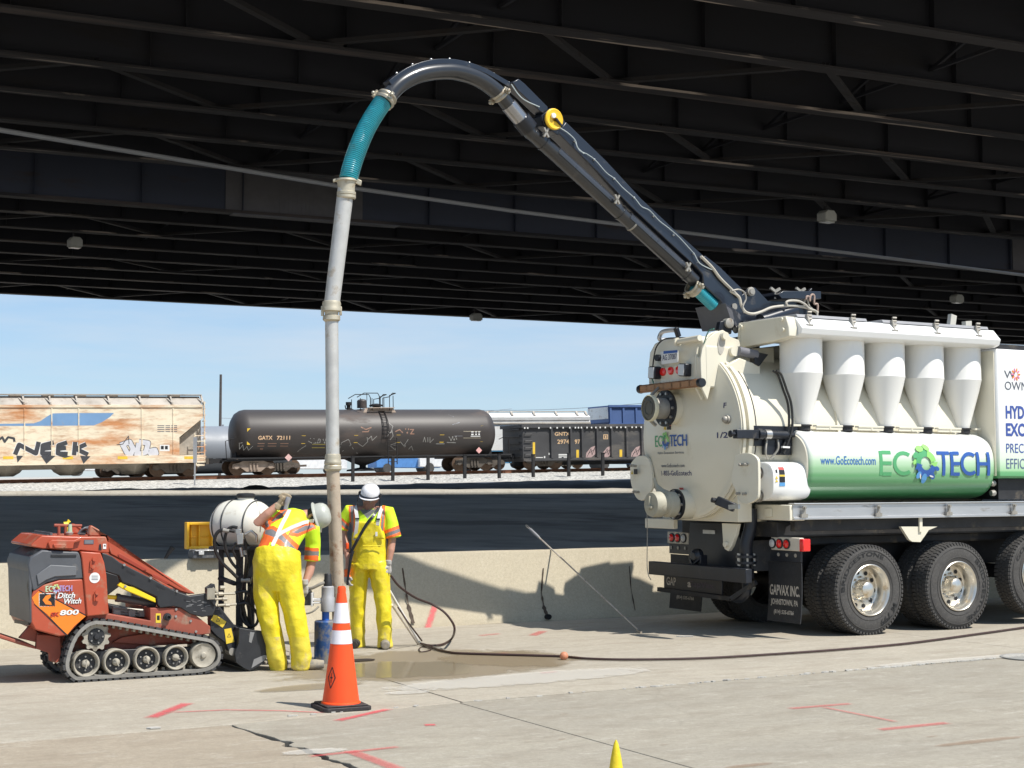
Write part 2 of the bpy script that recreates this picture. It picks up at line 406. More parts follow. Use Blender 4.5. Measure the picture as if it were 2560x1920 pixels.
vs_ = [-400, -20, 6, 12, 18, 20]+[22+2*i for i in range(29)]+[90, 110, 160, 400, 3000]
for v in vs_:
    for u in us:
        x, y = u*c_-v*s_, u*s_+v*c_; g.v.append(Vector((x, y, ground_z(x, y)+(.05*noise.noise(Vector((x*.3, y*.3, 0))) if 21 < v < 72 else 0))))
nu = len(us)
for j in range(len(vs_)-1):
    for i in range(nu-1):
        a = j*nu+i; g.f.append([a, a+1, a+nu+1, a+nu]); g.m.append(0)
build('ground', g, m_asp, kind='structure', smooth=60)

# strip added and coloured pale for the sunlight between the two bridges, and rough verge beyond it
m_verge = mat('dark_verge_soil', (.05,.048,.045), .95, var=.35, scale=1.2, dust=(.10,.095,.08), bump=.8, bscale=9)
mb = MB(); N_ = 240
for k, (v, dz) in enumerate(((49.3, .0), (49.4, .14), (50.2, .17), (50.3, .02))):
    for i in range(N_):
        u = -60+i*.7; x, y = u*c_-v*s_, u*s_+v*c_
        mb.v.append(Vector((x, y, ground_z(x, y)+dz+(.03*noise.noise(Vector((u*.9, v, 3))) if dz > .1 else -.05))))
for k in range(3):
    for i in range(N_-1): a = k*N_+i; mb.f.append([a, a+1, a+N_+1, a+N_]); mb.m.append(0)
build('sun_strip', mb, concrete('sun_strip_pale', (.6,.57,.5), (.5,.47,.42), (.4,.36,.3)), kind='structure', smooth=40)
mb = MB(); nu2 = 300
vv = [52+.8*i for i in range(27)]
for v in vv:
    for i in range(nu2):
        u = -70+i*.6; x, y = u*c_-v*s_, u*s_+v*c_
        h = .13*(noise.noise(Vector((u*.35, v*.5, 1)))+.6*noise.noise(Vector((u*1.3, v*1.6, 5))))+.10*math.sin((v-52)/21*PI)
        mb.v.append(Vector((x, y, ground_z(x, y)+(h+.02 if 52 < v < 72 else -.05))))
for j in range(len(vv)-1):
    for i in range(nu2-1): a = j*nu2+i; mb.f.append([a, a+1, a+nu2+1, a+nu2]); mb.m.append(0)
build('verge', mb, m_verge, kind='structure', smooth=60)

# road slabs -----------------------------------------------------------------
road = root('road', 'pale concrete road shoulder and lanes laid in large jointed slabs', 'road', R_.O, R_.M, kind='structure')
road['kind'] = 'structure'; del road['category']
def slab(pts, m, z0=-.22, z1=0.0, label=None, name='slab'):
    mb = MB(); mb.prism([tuple(p) for p in pts], z0, z1, 'z')
    return build(name, mb, m, road, label, smooth=0, bevel=.006)
def jag(p, q, n, amp, seed):
    rr = random.Random(seed); out = []
    for i in range(n+1):
        t = i/n; a = amp*(0 if i in (0, n) else rr.uniform(-1, 1))
        dx, dy = q[0]-p[0], q[1]-p[1]; L = math.hypot(dx, dy)
        out.append((p[0]+dx*t-dy/L*a, p[1]+dy*t+dx/L*a))
    return out
G = .006
e1 = jag((-1.975, -.02-.2), (-1.93, -1.0), 6, .012, 1)+jag((-1.93, -1.0), (-1.86, -2.1), 16, .035, 2)[1:]+jag((-1.86, -2.1), (-1.82, -9), 10, .02, 3)[1:]
e2 = [(x+.012+(.05*abs(noise.noise(Vector((y*3.1, 0, 0))))+.035 if -2.4 < y < -.7 else .012), y) for x, y in e1]
jl = jag((-14, -.24), (-1.975, -.22), 60, .004, 4)
slab(jl+e1[1:]+[(-14, -9)], m_tan, label='tan concrete slab at the left of the near lane')
slab([(e2[0][0], -.20)]+jag((-1.95, -.20), (-G, -.02), 14, .005, 5)[1:]+[(-G, -9)]+e2[::-1][:-1], m_gry)
slab([(G, -.02)]+jag((G, -.02), (7.0, .12), 50, .008, 6)[1:]+[(7.0, -9), (G, -9)], m_gry)
slab([(7.02, .12), (22, .2), (22, -9), (7.02, -9)], m_gry)
slab([(-14, -.22), (-5.6, -.22), (-5.6, 7.2), (-14, 7.2)], m_sh)
slab([(-5.58, -.22)]+[(a, b+.014) for a, b in jag((-1.95, -.20), (-.02+.05, .0), 16, .004, 8)]+[(.10, 2.5), (.13, 7.2), (-5.58, 7.2)], m_sh)
slab([(.045, .0)]+[(a, b+.014) for a, b in jag((.05, .0), (7.0, .12), 50, .006, 9)]+[(7.0, 7.2), (.145, 7.2), (.115, 2.5)], m_sh)
slab([(7.015, .14), (22, .25), (22, 7.2), (7.015, 7.2)], m_sh)
mb = MB(); mb.prism([(-30, -40), (40, -40), (40, 7.4), (-30, 7.4)], -.4, -.045, 'z'); build('joint_bed', mb, m_jnt, road, smooth=0)
for (a0, a1, b0, b1) in ((-30, -14.01, -40, 7.2), (-14, 22, -40, -9.01), (22.01, 40, -40, 7.2)):
    slab([(a0, b0), (a1, b0), (a1, b1), (a0, b1)], m_gry)
# asphalt-grey patch strip and mortar patches, each a thin sheet 4 mm proud
def blob(cx, cy, rx, ry, seed, n=36, amp=.25):
    return [(cx+rx*(1+amp*noise.noise(Vector((math.cos(t)*1.6+seed, math.sin(t)*1.6, 0))))*math.cos(t), cy+ry*(1+amp*noise.noise(Vector((seed, math.cos(t)*2, math.sin(t)*2))))*math.sin(t)) for t in [2*PI*i/n for i in range(n)]]
def sheet(name, pts, z, m, label=None, parent=None):
    mb = MB(); mb.add([(a, b, z) for a, b in pts], [tuple(range(len(pts)))]); return build(name, mb, m, parent or road, label, smooth=0)
def rpx(pts): return [tuple(R_.top(x, y))[:2] for x, y in pts]
def fuzzy(name, colr, rough, fn, spec=.5, amax=1.0):
    """a thin coat whose edge fades; uv.x runs along, uv.y across"""
    m = bpy.data.materials.new(name); m.use_nodes = True; nt = m.node_tree; N = nt.nodes; L = nt.links
    b = N['Principled BSDF']; b.inputs['Base Color'].default_value = (*colr, 1); b.inputs['Roughness'].default_value = rough; b.inputs['Specular IOR Level'].default_value = spec
    uv = N.new('ShaderNodeUVMap'); sp = N.new('ShaderNodeSeparateXYZ'); L.new(uv.outputs[0], sp.inputs[0])
    def M(op, a, c=None):
        x = N.new('ShaderNodeMath'); x.operation = op
        for i, q in enumerate((a, c)):
            if q is None: continue
            if isinstance(q, (int, float)): x.inputs[i].default_value = q
            else: L.new(q, x.inputs[i])
        return x.outputs[0]
    tc = N.new('ShaderNodeTexCoord')
    def nz(sc, det=5, ro=.7):
        n = N.new('ShaderNodeTexNoise'); n.inputs['Scale'].default_value = sc; n.inputs['Detail'].default_value = det; n.inputs['Roughness'].default_value = ro
        L.new(tc.outputs['Object'], n.inputs['Vector']); return n.outputs[0]
    al = fn(M, sp.outputs[0], sp.outputs[1], nz)
    c = N.new('ShaderNodeMath'); c.operation = 'MINIMUM'; c.use_clamp = True; L.new(al, c.inputs[0]); c.inputs[1].default_value = amax
    L.new(c.outputs[0], b.inputs['Alpha']); return m, b
def spray_fn(M, u, v, nz):
    d = M('ABSOLUTE', M('SUBTRACT', v, .5)); e = M('SUBTRACT', .5, M('ABSOLUTE', M('SUBTRACT', u, .5)))
    a = M('MULTIPLY', M('SUBTRACT', .5, d), 3.2); a = M('MINIMUM', a, M('MULTIPLY', e, 9))
    return M('MULTIPLY', a, M('MULTIPLY', M('SUBTRACT', nz(28), .18), 1.9))
m_spray, _ = fuzzy('red_spray_paint', (.72,.075,.10), .7, spray_fn, amax=.55)
m_spray2, _ = fuzzy('faded_red_spray_paint', (.70,.08,.09), .7, spray_fn, amax=.38)
def uvstrip(name, pts, w, fn, m, parent, label=None):
    """ribbon along 2-D pts with width(s) w, mapped by fn; uv along/across"""
    n = len(pts); ws = w if isinstance(w, list) else [w]*n; vs = []; uv = []
    for i, p in enumerate(pts):
        a = pts[max(i-1, 0)]; c = pts[min(i+1, n-1)]; dx, dy = c[0]-a[0], c[1]-a[1]; L = math.hypot(dx, dy) or 1
        for k in range(5):
            t = k/4-.5; vs.append(fn(p[0]-dy/L*ws[i]*t, p[1]+dx/L*ws[i]*t)); uv.append((i/(n-1), k/4))
    mb = MB(); mb.add(vs, [(i*5+k, i*5+k+1, (i+1)*5+k+1, (i+1)*5+k) for i in range(n-1) for k in range(4)])
    me = bpy.data.meshes.new(name); me.from_pydata([tuple(p) for p in mb.v], [], mb.f); me.materials.append(m)
    ul = me.uv_layers.new(name='UVMap')
    for l in me.loops: ul.data[l.index].uv = uv[l.vertex_index]
    o = bpy.data.objects.new(name, me); COL.objects.link(o); o.parent = parent
    if label: o['label'] = label
    return o
def lin(p, q, n=8): return [(p[0]+(q[0]-p[0])*i/n, p[1]+(q[1]-p[1])*i/n) for i in range(n+1)]
flat = lambda a, b, z=.005: (a, b, z)
def paint(px, w, m=None, z=.005):
    P = rpx(px); q = []
    for a, b in zip(P[:-1], P[1:]): q += lin(a, b)[(1 if q else 0):]
    uvstrip('paint_mark', q, w, lambda a, b: (a, b, z), m or m_spray, road)
paint([(374,1797),(472,1758)], .13); paint([(410,1783),(565,1776),(700,1778),(815,1783)], .045)
paint([(838,1804),(975,1773)], .10); paint([(1060,1814),(1090,1813)], .10)
paint([(770,1893),(1000,1868)], .07, m_spray2); paint([(870,1878),(930,1900),(1010,1930)], .12, m_spray2, .007)
paint([(1970,1773),(2130,1760)], .08, m_spray2); paint([(2055,1769),(2245,1807)], .05, m_spray2, .007); paint([(2195,1826),(2372,1808)], .10, m_spray2)
paint([(1350,1684),(1392,1680)], .07, m_spray2); paint([(1220,1640),(1270,1632)], .1, m_spray2); paint([(1330,1590),(1360,1578)], .13, m_spray2)
paint([(1198,1590),(1250,1585)], .09, m_spray2)
# white edge crumbs along the joint and pale spilt mortar
mb = MB(); rr = random.Random(11)
for k in range(150):
    u = rr.choice([rr.uniform(-1.5, 7.4), rr.uniform(1.5, 7.4), rr.uniform(4.2, 6.8)]); v = -.02+.02*u+rr.gauss(0, .012)
    r = rr.uniform(.006, .022)*(1.5 if u > 3.5 else 1)
    mb.prism([(u+r*a*rr.uniform(.6, 2.4), v+r*b*rr.uniform(.3, .8)) for a, b in ((1,0),(.5,.8),(-.5,.9),(-1,0),(-.6,-.8),(.5,-.9))], .001, .005+r*.3, 'z')
build('joint_crumbs', mb, m_mort, road, kind='stuff', smooth=0)
def patch_fn(M, u, v, nz):
    d = M('ADD', M('MULTIPLY', M('SUBTRACT', u, .5), M('SUBTRACT', u, .5)), M('MULTIPLY', M('SUBTRACT', v, .5), M('SUBTRACT', v, .5)))
    return M('MULTIPLY', M('SUBTRACT', M('ADD', M('MULTIPLY', M('SUBTRACT', .25, d), 3.0), M('MULTIPLY', nz(8, 8, .8), 1.3)), .85), 2.6)
def area(name, cx, cy, rx, ry, rot, m, z, label=None):
    n = 12; vs = []; uv = []; c, s = math.cos(rot), math.sin(rot)
    for j in range(n+1):
        for i in range(n+1):
            a, b = (i/n-.5)*2*rx, (j/n-.5)*2*ry; vs.append((cx+a*c-b*s, cy+a*s+b*c, z)); uv.append((i/n, j/n))
    me = bpy.data.meshes.new(name); me.from_pydata(vs, [], [(j*(n+1)+i, j*(n+1)+i+1, (j+1)*(n+1)+i+1, (j+1)*(n+1)+i) for j in range(n) for i in range(n)])
    me.materials.append(m); ul = me.uv_layers.new(name='UVMap')
    for l in me.loops: ul.data[l.index].uv = uv[l.vertex_index]
    o = bpy.data.objects.new(name, me); COL.objects.link(o); o.parent = road
    if label: o['label'] = label
    return o
def wet_fn(M, u, v, nz):
    d = M('ADD', M('MULTIPLY', M('SUBTRACT', u, .5), M('SUBTRACT', u, .5)), M('MULTIPLY', M('SUBTRACT', v, .5), M('SUBTRACT', v, .5)))
    return M('MULTIPLY', M('SUBTRACT', M('ADD', M('MULTIPLY', M('SUBTRACT', .25, d), 2.6), M('MULTIPLY', nz(1.9, 7, .65), .95)), .60), 4.0)
m_wet, bw = fuzzy('damp_concrete', (.30,.235,.15), .5, wet_fn, amax=.5)
m_pud, bp_ = fuzzy('muddy_puddle', (.34,.28,.18), .09, wet_fn, spec=.4, amax=.42)
m_crust, _ = fuzzy('pale_dried_slurry', (.66,.63,.57), .9, patch_fn, amax=.42)
c = R_.top(1080, 1668); area('damp_patch', c.x-.05, c.y+.25, 1.75, 1.35, .15, m_wet, .004, 'damp brown patch on the shoulder around the hole')
c = R_.top(1290, 1650); area('damp_patch', c.x, c.y+.1, .8, .8, .2, m_wet, .0055)
c = R_.top(985, 1680); area('puddle', c.x+.15, c.y+.12, .85, .72, -.12, m_pud, .007, 'shallow muddy puddle reflecting the yellow overalls')
c = R_.top(720, 1728); area('damp_patch', c.x+.25, c.y+.12, .6, .2, .1, m_wet, .0085)
c = R_.top(1020, 1733); area('dried_slurry', c.x, c.y, .24, .13, 0, m_crust, .009); c = R_.top(1290, 1700); area('dried_slurry', c.x+.1, c.y, 1.7, .42, .05, m_crust, .009)
c = R_.top(2400, 1650); area('dried_slurry', c.x, c.y-.02, 1.5, .14, .01, m_crust, .009)
c = R_.top(800, 1880); area('mortar_patch', c.x-.55+.5, c.y, .26, .12, -.1, m_crust, .009)
m_rusty, _ = fuzzy('rust_stain', (.30,.16,.08), .9, patch_fn, amax=.3)
for (x, y, a, b) in ((1870, 1916, .22, .05), (2450, 1855, .5, .06), (1410, 1787, .05, .015), (1660, 1864, .05, .012), (1405, 1850, .04, .015), (1320, 1857, .04, .012), (2330, 1843, .06, .015)):
    c = R_.top(x, y); area('rust_stain', c.x, c.y, a, b, 0, m_rusty, .006)
c = R_.top(905, 1652)
sheet('excavated_hole', blob(c.x-.02, c.y, .17, .10, 3), .0095, mat('dark_hole_soil', (.03,.02,.014), .95, bump=.6), 'small dark excavated hole in the wet shoulder')

# concrete barrier -------------------------------------------------------------
VB = 5.82
bar_ = root('concrete_barrier', 'long tan concrete safety barrier behind the workers and loader', 'barrier', R_.w(0, VB, 0), R_.M)
prof = [(0, 0), (.02, .09), (.17, .30), (.235, .86), (.25, .885), (.40, .885), (.41, .86), (.50, .30), (.62, .08), (.62, 0)]
js = [-14, -5.4, 8.7, 14.8, 22]
for i in range(len(js)-1):
    mb = MB(); a, b = js[i]+.006, js[i+1]-.006; n = max(2, int((b-a)/.5)); secs = []
    for k in range(n+1):
        u = a+(b-a)*k/n; secs.append([(u, y+.004*noise.noise(Vector((u, y*4, z*4))), z+.006*noise.noise(Vector((u*1.3, y, 4)))) for y, z in prof])
    mb.loft(secs); build('barrier_section', mb, m_bar, bar_, smooth=30)
def bface(x, y, d=.004):     # point on the sloping face seen at the pixel
    P = R_.side(x, y, VB+.2)
    z = P.z
    for _ in range(4):
        off = .02+(.15*(z-.09)/.21 if z < .3 else .15+.065*(z-.3)/.56); P = R_.side(x, y, VB+off); z = P.z
    return Vector((P.x, P.y-VB-d, P.z))
pts = [(1087,1513),(1076,1548),(1062,1592)]
vs = [bface(x, y) for x, y in pts]
uvstrip('paint_mark', [(p.x, p.z) for p in vs], .09, lambda a, b: (a, (.02+(.15*(b-.09)/.21 if b < .3 else .15+.065*(b-.3)/.56))-.006, b), m_spray, bar_)
m_seal = mat('joint_stain', (.07,.05,.035), .9, var=.3, scale=12)
for px, w in (([(1006,1420),(1013,1470),(1022,1520),(1036,1568)], .03), ([(1358,1420),(1353,1480),(1360,1520),(1370,1545)], .03), ([(1573,1415),(1577,1470),(1590,1540)], .02)):
    P = [bface(x, y) for x, y in px]; mb = MB(); rr = random.Random(3); k = []
    for i in range(len(P)-1):
        for j in range(5):
            q = P[i].lerp(P[i+1], j/5); ww = w*rr.uniform(.3, 1.2)*(1.8 if i == len(P)-2 and w > .02 else 1); k.append((q, ww))
    vs = []
    for q, ww in k: vs += [q+Vector((-ww/2, 0, 0)), q+Vector((ww/2, 0, 0))]
    mb.add(vs, [(2*i, 2*i+1, 2*i+3, 2*i+2) for i in range(len(k)-1)]); build('joint_stain', mb, m_seal, bar_, smooth=0)

def rusty0(name, base):
    m = mat(name, base, .75, var=.25, scale=.5, bump=.2, bscale=12, stretch=(.25,1.2,1)); nt = m.node_tree; N = nt.nodes; L = nt.links; b = N['Principled BSDF']
    src = b.inputs['Base Color'].links[0].from_socket; tc = N.new('ShaderNodeTexCoord'); mp = N.new('ShaderNodeMapping'); mp.inputs['Scale'].default_value = (.12, 2.2, .3); L.new(tc.outputs['Object'], mp.inputs[0])
    for sc, lo, hi, amt, colr in ((1.1, .57, .65, .8, (.07,.052,.043)), (2.6, .60, .65, .85, (.30,.25,.21))):
        n = N.new('ShaderNodeTexNoise'); n.inputs['Scale'].default_value = sc; n.inputs['Detail'].default_value = 7; L.new(mp.outputs[0], n.inputs['Vector'])
        r = N.new('ShaderNodeMapRange'); r.inputs[1].default_value = lo; r.inputs[2].default_value = hi; r.inputs[4].default_value = amt; L.new(n.outputs[0], r.inputs[0])
        x = N.new('ShaderNodeMix'); x.data_type = 'RGBA'; L.new(r.outputs[0], x.inputs[0]); L.new(src, x.inputs[6]); x.inputs[7].default_value = (*colr, 1); src = x.outputs[2]
    L.new(src, b.inputs['Base Color']); return m
# twin overpass ------------------------------------------------------------------
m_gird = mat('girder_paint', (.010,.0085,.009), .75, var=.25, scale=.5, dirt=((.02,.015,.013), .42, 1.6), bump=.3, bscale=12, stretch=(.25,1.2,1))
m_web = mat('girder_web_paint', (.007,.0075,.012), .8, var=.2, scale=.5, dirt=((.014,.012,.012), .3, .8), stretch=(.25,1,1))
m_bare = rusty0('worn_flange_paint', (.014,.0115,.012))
m_gblu = mat('girder_skylit_paint', (.036,.043,.066), .7, var=.12, scale=.6, dirt=((.06,.045,.04), .2, 1.2), stretch=(.25,1,1))  # skylight through the gap put into this girder's colour
m_spl = mat('sunlit_splice_paint', (.11,.105,.11), .65, var=.1, scale=2)  # paler tone stands for sun on the splice plates
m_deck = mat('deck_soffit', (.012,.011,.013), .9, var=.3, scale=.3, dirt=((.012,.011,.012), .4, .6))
ZS = 10.0
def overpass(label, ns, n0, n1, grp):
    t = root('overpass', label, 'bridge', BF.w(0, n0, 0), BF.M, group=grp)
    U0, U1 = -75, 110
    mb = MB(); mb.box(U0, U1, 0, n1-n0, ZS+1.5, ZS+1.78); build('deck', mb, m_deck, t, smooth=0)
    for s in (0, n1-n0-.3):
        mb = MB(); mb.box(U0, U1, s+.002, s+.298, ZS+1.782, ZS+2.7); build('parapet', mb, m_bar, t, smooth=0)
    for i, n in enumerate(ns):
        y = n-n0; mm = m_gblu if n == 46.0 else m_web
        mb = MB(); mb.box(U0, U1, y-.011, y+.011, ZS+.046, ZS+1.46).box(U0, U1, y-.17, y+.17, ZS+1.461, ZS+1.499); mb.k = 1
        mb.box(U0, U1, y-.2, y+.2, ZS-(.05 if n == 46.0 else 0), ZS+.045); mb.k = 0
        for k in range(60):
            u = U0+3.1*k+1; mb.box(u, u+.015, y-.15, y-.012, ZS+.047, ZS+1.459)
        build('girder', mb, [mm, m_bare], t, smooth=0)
    for i in range(len(ns)-1):                      # cross frames between neighbouring girders
        a, b = ns[i]-n0+.02, ns[i+1]-n0-.02; mb = MB(); u = 0
        mb.bar((u, a, ZS+.35), (u, b, ZS+1.3), .07, .07).bar((u+.08, a, ZS+1.3), (u+.08, b, ZS+.35), .07, .07).bar((u, a, ZS+.3), (u, b, ZS+.3), .07, .07)
        cf = build('cross_frame', mb, m_web, t, smooth=0); cf.location.x = -28
        for k in range(1, 12): copyo(cf, t, (-28+9.9*k, 0, 0))
    return t
near_n = [18.9, 21.85, 24.75, 27.72, 30.72, 33.55, 36.45, 39.5]
far_n = [46.0, 48.9, 51.95, 54.95, 57.85, 60.75, 63.7, 66.7, 70.7]
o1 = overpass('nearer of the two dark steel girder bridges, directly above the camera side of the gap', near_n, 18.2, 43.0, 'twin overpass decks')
o2 = overpass('farther dark steel bridge whose outer girder, coloured as if skylit, carries a splice plate coloured as if sunlit', far_n, 44.65, 71.2, 'twin overpass decks')
def bracing(t, n0, a, b, phase, per=6.5, w=.15):
    for k in range(-8, 16):
        u = phase+per*k
        for du in (-per/2, per/2):
            mb = MB(); mb.bar((u, b-n0, ZS+.10+.001*(du > 0)), (u+du, a-n0, ZS+.10+.001*(du > 0)), w, .09, up=(0,0,1)); build('bracing_bar', mb, m_gird, t, smooth=0)
        mb = MB(); mb.prism([(u-.7, b-n0+.25), (u+.7, b-n0+.25), (u+.45, b-n0-.35), (u-.45, b-n0-.35)], ZS+.047, ZS+.055, 'z'); build('gusset_plate', mb, m_gird, t, smooth=0)
bracing(o1, 18.2, 24.75, 27.72, 9.1); bracing(o1, 18.2, 36.45, 39.5, 11, w=.16); bracing(o1, 18.2, 30.72, 33.55, 21.8, w=.16)
bracing(o2, 44.65, 48.9, 51.95, 18, w=.13); bracing(o2, 44.65, 66.7, 70.7, 20, w=.14); bracing(o2, 44.65, 57.85, 60.75, 14, w=.12)
# splice plates, coloured pale as if sunlit, on the outer girder of the far bridge
for (u0, u1) in ((None, None),):
    a = BF.side(563, 520, 46).x; b = BF.side(905, 520, 46).x
    mb = MB(); mb.box(a, b, 46-.045-44.65, 46-.013-44.65, ZS+.05, ZS+1.44); build('splice_plate', mb, m_spl, o2, smooth=0)
    mb = MB()
    for i in range(8):
        for j in range(16): mb.cyl(((a+b)/2-.5+i*.14, 46-.046-44.65, ZS+.1+j*.085), ((a+b)/2-.5+i*.14, 46-.062-44.65, ZS+.1+j*.085), .018, n=6)
    build('bolts', mb, m_spl, o2, kind='stuff', smooth=0)
    mb = MB(); mb.box(a+.2, b+1.2, 1.12, 1.58, ZS-.08, ZS-.052); build('splice_plate', mb, m_spl, o2, smooth=0)
    a = BF.side(2530, 650, 46).x; mb = MB(); mb.box(a, a+5, 1.305, 1.335, ZS+.05, ZS+1.44); build('splice_plate', mb, m_spl, o2, smooth=0)
cp_ = [BF.top(x, y, 9.55) for x, y in ((-900, 175), (0, 325), (833, 463), (1280, 527), (2560, 688), (3300, 770))]
m_pipe = mat('grey_pipe_paint', (.36,.37,.39), .6, var=.12, scale=.4, stretch=(.1,1,1))
mb = MB(); mb.tube([Vector((p.x, p.y-18.2, p.z)) for p in cp_], .058, 10); build('drain_pipe', mb, m_pipe, o1)
# soot and bare patches show on soffits: flange repair strips
lamp_m = mat('lamp_housing', (.42,.42,.38), .6, var=.1); glassm = mat('lamp_lens', (.5,.5,.45), .25, var=.05)
def bridge_lamp(px, py, z, lab, w=.42, tilt=0.2):
    P = BF.top(px, py, z); W_ = BF.w(P.x, P.y, z); t = root('bridge_lamp', lab, 'lamp', W_, BF.M @ Matrix.Rotation(tilt, 3, 'Z'), group='lamps hung under the overpass')
    mb = MB(); mb.prism([(-w/2, 0), (-w/2, .22), (-w*.28, .32), (w*.28, .32), (w/2, .22), (w/2, 0)], -.18, .18); build('housing', mb, lamp_m, t, bevel=.02)
    mb = MB(); mb.box(-w*.42, w*.42, -.14, .14, -.05, -.002); build('lens', mb, glassm, t, bevel=.015)
    mb = MB(); mb.box(-.04, .04, .02, .1, .322, 11.5-z if False else .75); mb.bar((0, .06, .72), (-.9, .06, .74), .07, .07); build('bracket', mb, m_gird, t)
bridge_lamp(187, 617, 9.6, 'lamp under the far overpass at the left edge of the photo'); bridge_lamp(2067, 553, 9.6, 'lamp hanging under the overpass above the boom base', .5)
bridge_lamp(1190, 800, 9.55, 'lamp at the overpass edge against the sky, right of the vacuum tube', .55); bridge_lamp(2392, 755, 9.55, 'lamp under the overpass above the cyclone row of the truck', .55)

# ================================================================== RAILWAY
m_rail = mat('rail_rust', (.20,.085,.045), .7, .2, var=.2, scale=3)
m_slp = mat('sleeper_wood', (.15,.115,.09), .9, var=.25, scale=3)
m_bal = mat('pale_ballast', (.42,.41,.38), .95, var=.5, scale=7, dust=(.75,.74,.70), bump=1.0, bscale=14, dirt=((.16,.15,.14), .42, 5.5))
mb = MB(); nu3 = 420; rows = [(-6.3, -.75), (-5.6, -.60), (-5, -.50), (-4.3, -.45), (-3.6, -.36), (-2.9, -.3), (-2.2, -.24), (-1.6, -.2), (3.2, -.2), (6.5, -.2), (11, -.3), (30, -.8)]
for v, w in rows:
    for i in range(nu3):
        u = -45+i*.27; n_ = noise.noise(Vector((u*2.1, v*2.3, 0)))*.09+noise.noise(Vector((u*.5, v*.7, 7)))*.08
        mb.v.append(TF.w(u, v+.1*noise.noise(Vector((u*3, v, 2))), w+(n_ if v < -1.6 else 0)))
for j in range(len(rows)-1):
    for i in range(nu3-1): a = j*nu3+i; mb.f.append([a, a+1, a+nu3+1, a+nu3]); mb.m.append(0)
build('gravel_ballast', mb, m_bal, kind='stuff', smooth=0)
for tv, lab in ((0, 'rusty railway track carrying the near row of wagons'), (5.2, 'railway track carrying the far row of wagons')):
    t = root('railway_track', lab, 'railway track', TF.w(0, tv, 0), TF.M, group='railway tracks beyond the road')
    for dv in (-.75, .75):
        mb = MB(); mb.prism([(dv-.07, -.17), (dv+.07, -.17), (dv+.012, -.14), (dv+.012, -.04), (dv+.037, -.03), (dv+.037, 0), (dv-.037, 0), (dv-.037, -.03), (dv-.012, -.04), (dv-.012, -.14)], -45, 60, 'x'); build('rail', mb, m_rail, t, smooth=0)
    if tv == 0:
        s0 = None
        for k in range(160):
            if s0 is None:
                mb = MB(); mb.box(-.11, .11, -1.3, 1.3, -.3, -.172); s0 = build('sleeper', mb, m_slp, t, smooth=0); s0.location = (-44, 0, 0)
            else: copyo(s0, t, (-44+.62*k, random.uniform(-.05, .05), 0))

# rolling stock -----------------------------------------------------------------
def rusty(name, base, rust, cov, streak=(.35,1,1.6), sc=.8):
    m = mat(name, base, .65, var=.06, scale=.8); nt = m.node_tree; N = nt.nodes; L = nt.links; b = N['Principled BSDF']
    src = b.inputs['Base Color'].links[0].from_socket
    tc = N.new('ShaderNodeTexCoord'); mp = N.new('ShaderNodeMapping'); mp.inputs['Scale'].default_value = streak; L.new(tc.outputs['Object'], mp.inputs[0])
    def nz(s, d=8, r=.65):
        n = N.new('ShaderNodeTexNoise'); n.inputs['Scale'].default_value = s; n.inputs['Detail'].default_value = d; n.inputs['Roughness'].default_value = r; L.new(mp.outputs[0], n.inputs['Vector']); return n.outputs[0]
    cur = src
    for s, lo, hi, amt, colr in ((sc, .62-cov*.3, .80-cov*.3, .9, rust), (sc*3.2, .55-cov*.1, .72, .75, tuple(x*.7 for x in rust)), (sc*9, .56, .72, .5, tuple(x*.8+.08 for x in rust))):
        r = N.new('ShaderNodeMapRange'); r.inputs[1].default_value = lo; r.inputs[2].default_value = hi; r.inputs[4].default_value = amt; L.new(nz(s), r.inputs[0])
        x = N.new('ShaderNodeMix'); x.data_type = 'RGBA'; L.new(r.outputs[0], x.inputs[0]); L.new(cur, x.inputs[6]); x.inputs[7].default_value = (*colr, 1); cur = x.outputs[2]
    L.new(cur, b.inputs['Base Color']); return m
m_hop = rusty('rust_streaked_cream', (.80,.71,.54), (.55,.21,.06), .52)
m_tnk = mat('tank_car_brown_black', (.052,.044,.041), .5, var=.15, scale=.5, dirt=((.10,.072,.06), .35, .5), stretch=(.4,1,1))
m_gon = mat('gondola_black', (.055,.055,.058), .6, var=.25, scale=.8, dirt=((.12,.11,.10), .4, .9), stretch=(.4,1,1))
m_truck = mat('bogie_grime', (.10,.085,.07), .8, var=.3, scale=3)
m_bside = mat('bogie_dusty_frame', (.32,.25,.20), .85, var=.25, scale=2.5)
m_wheel = mat('rail_wheel', (.14,.09,.06), .6, .4, var=.2)
m_dark = mat('underframe', (.02,.02,.022), .8, var=.2)
m_whc = rusty('white_wagon_paint', (.74,.74,.72), (.45,.33,.24), .05)
m_blue = mat('blue_container_paint', (.075,.13,.29), .5, var=.12, scale=.5)
m_gtank = mat('grey_tank_paint', (.22,.24,.27), .5, var=.1, scale=.4)
m_ylw = mat('reflector_yellow', (.75,.50,.05), .5, var=.1)
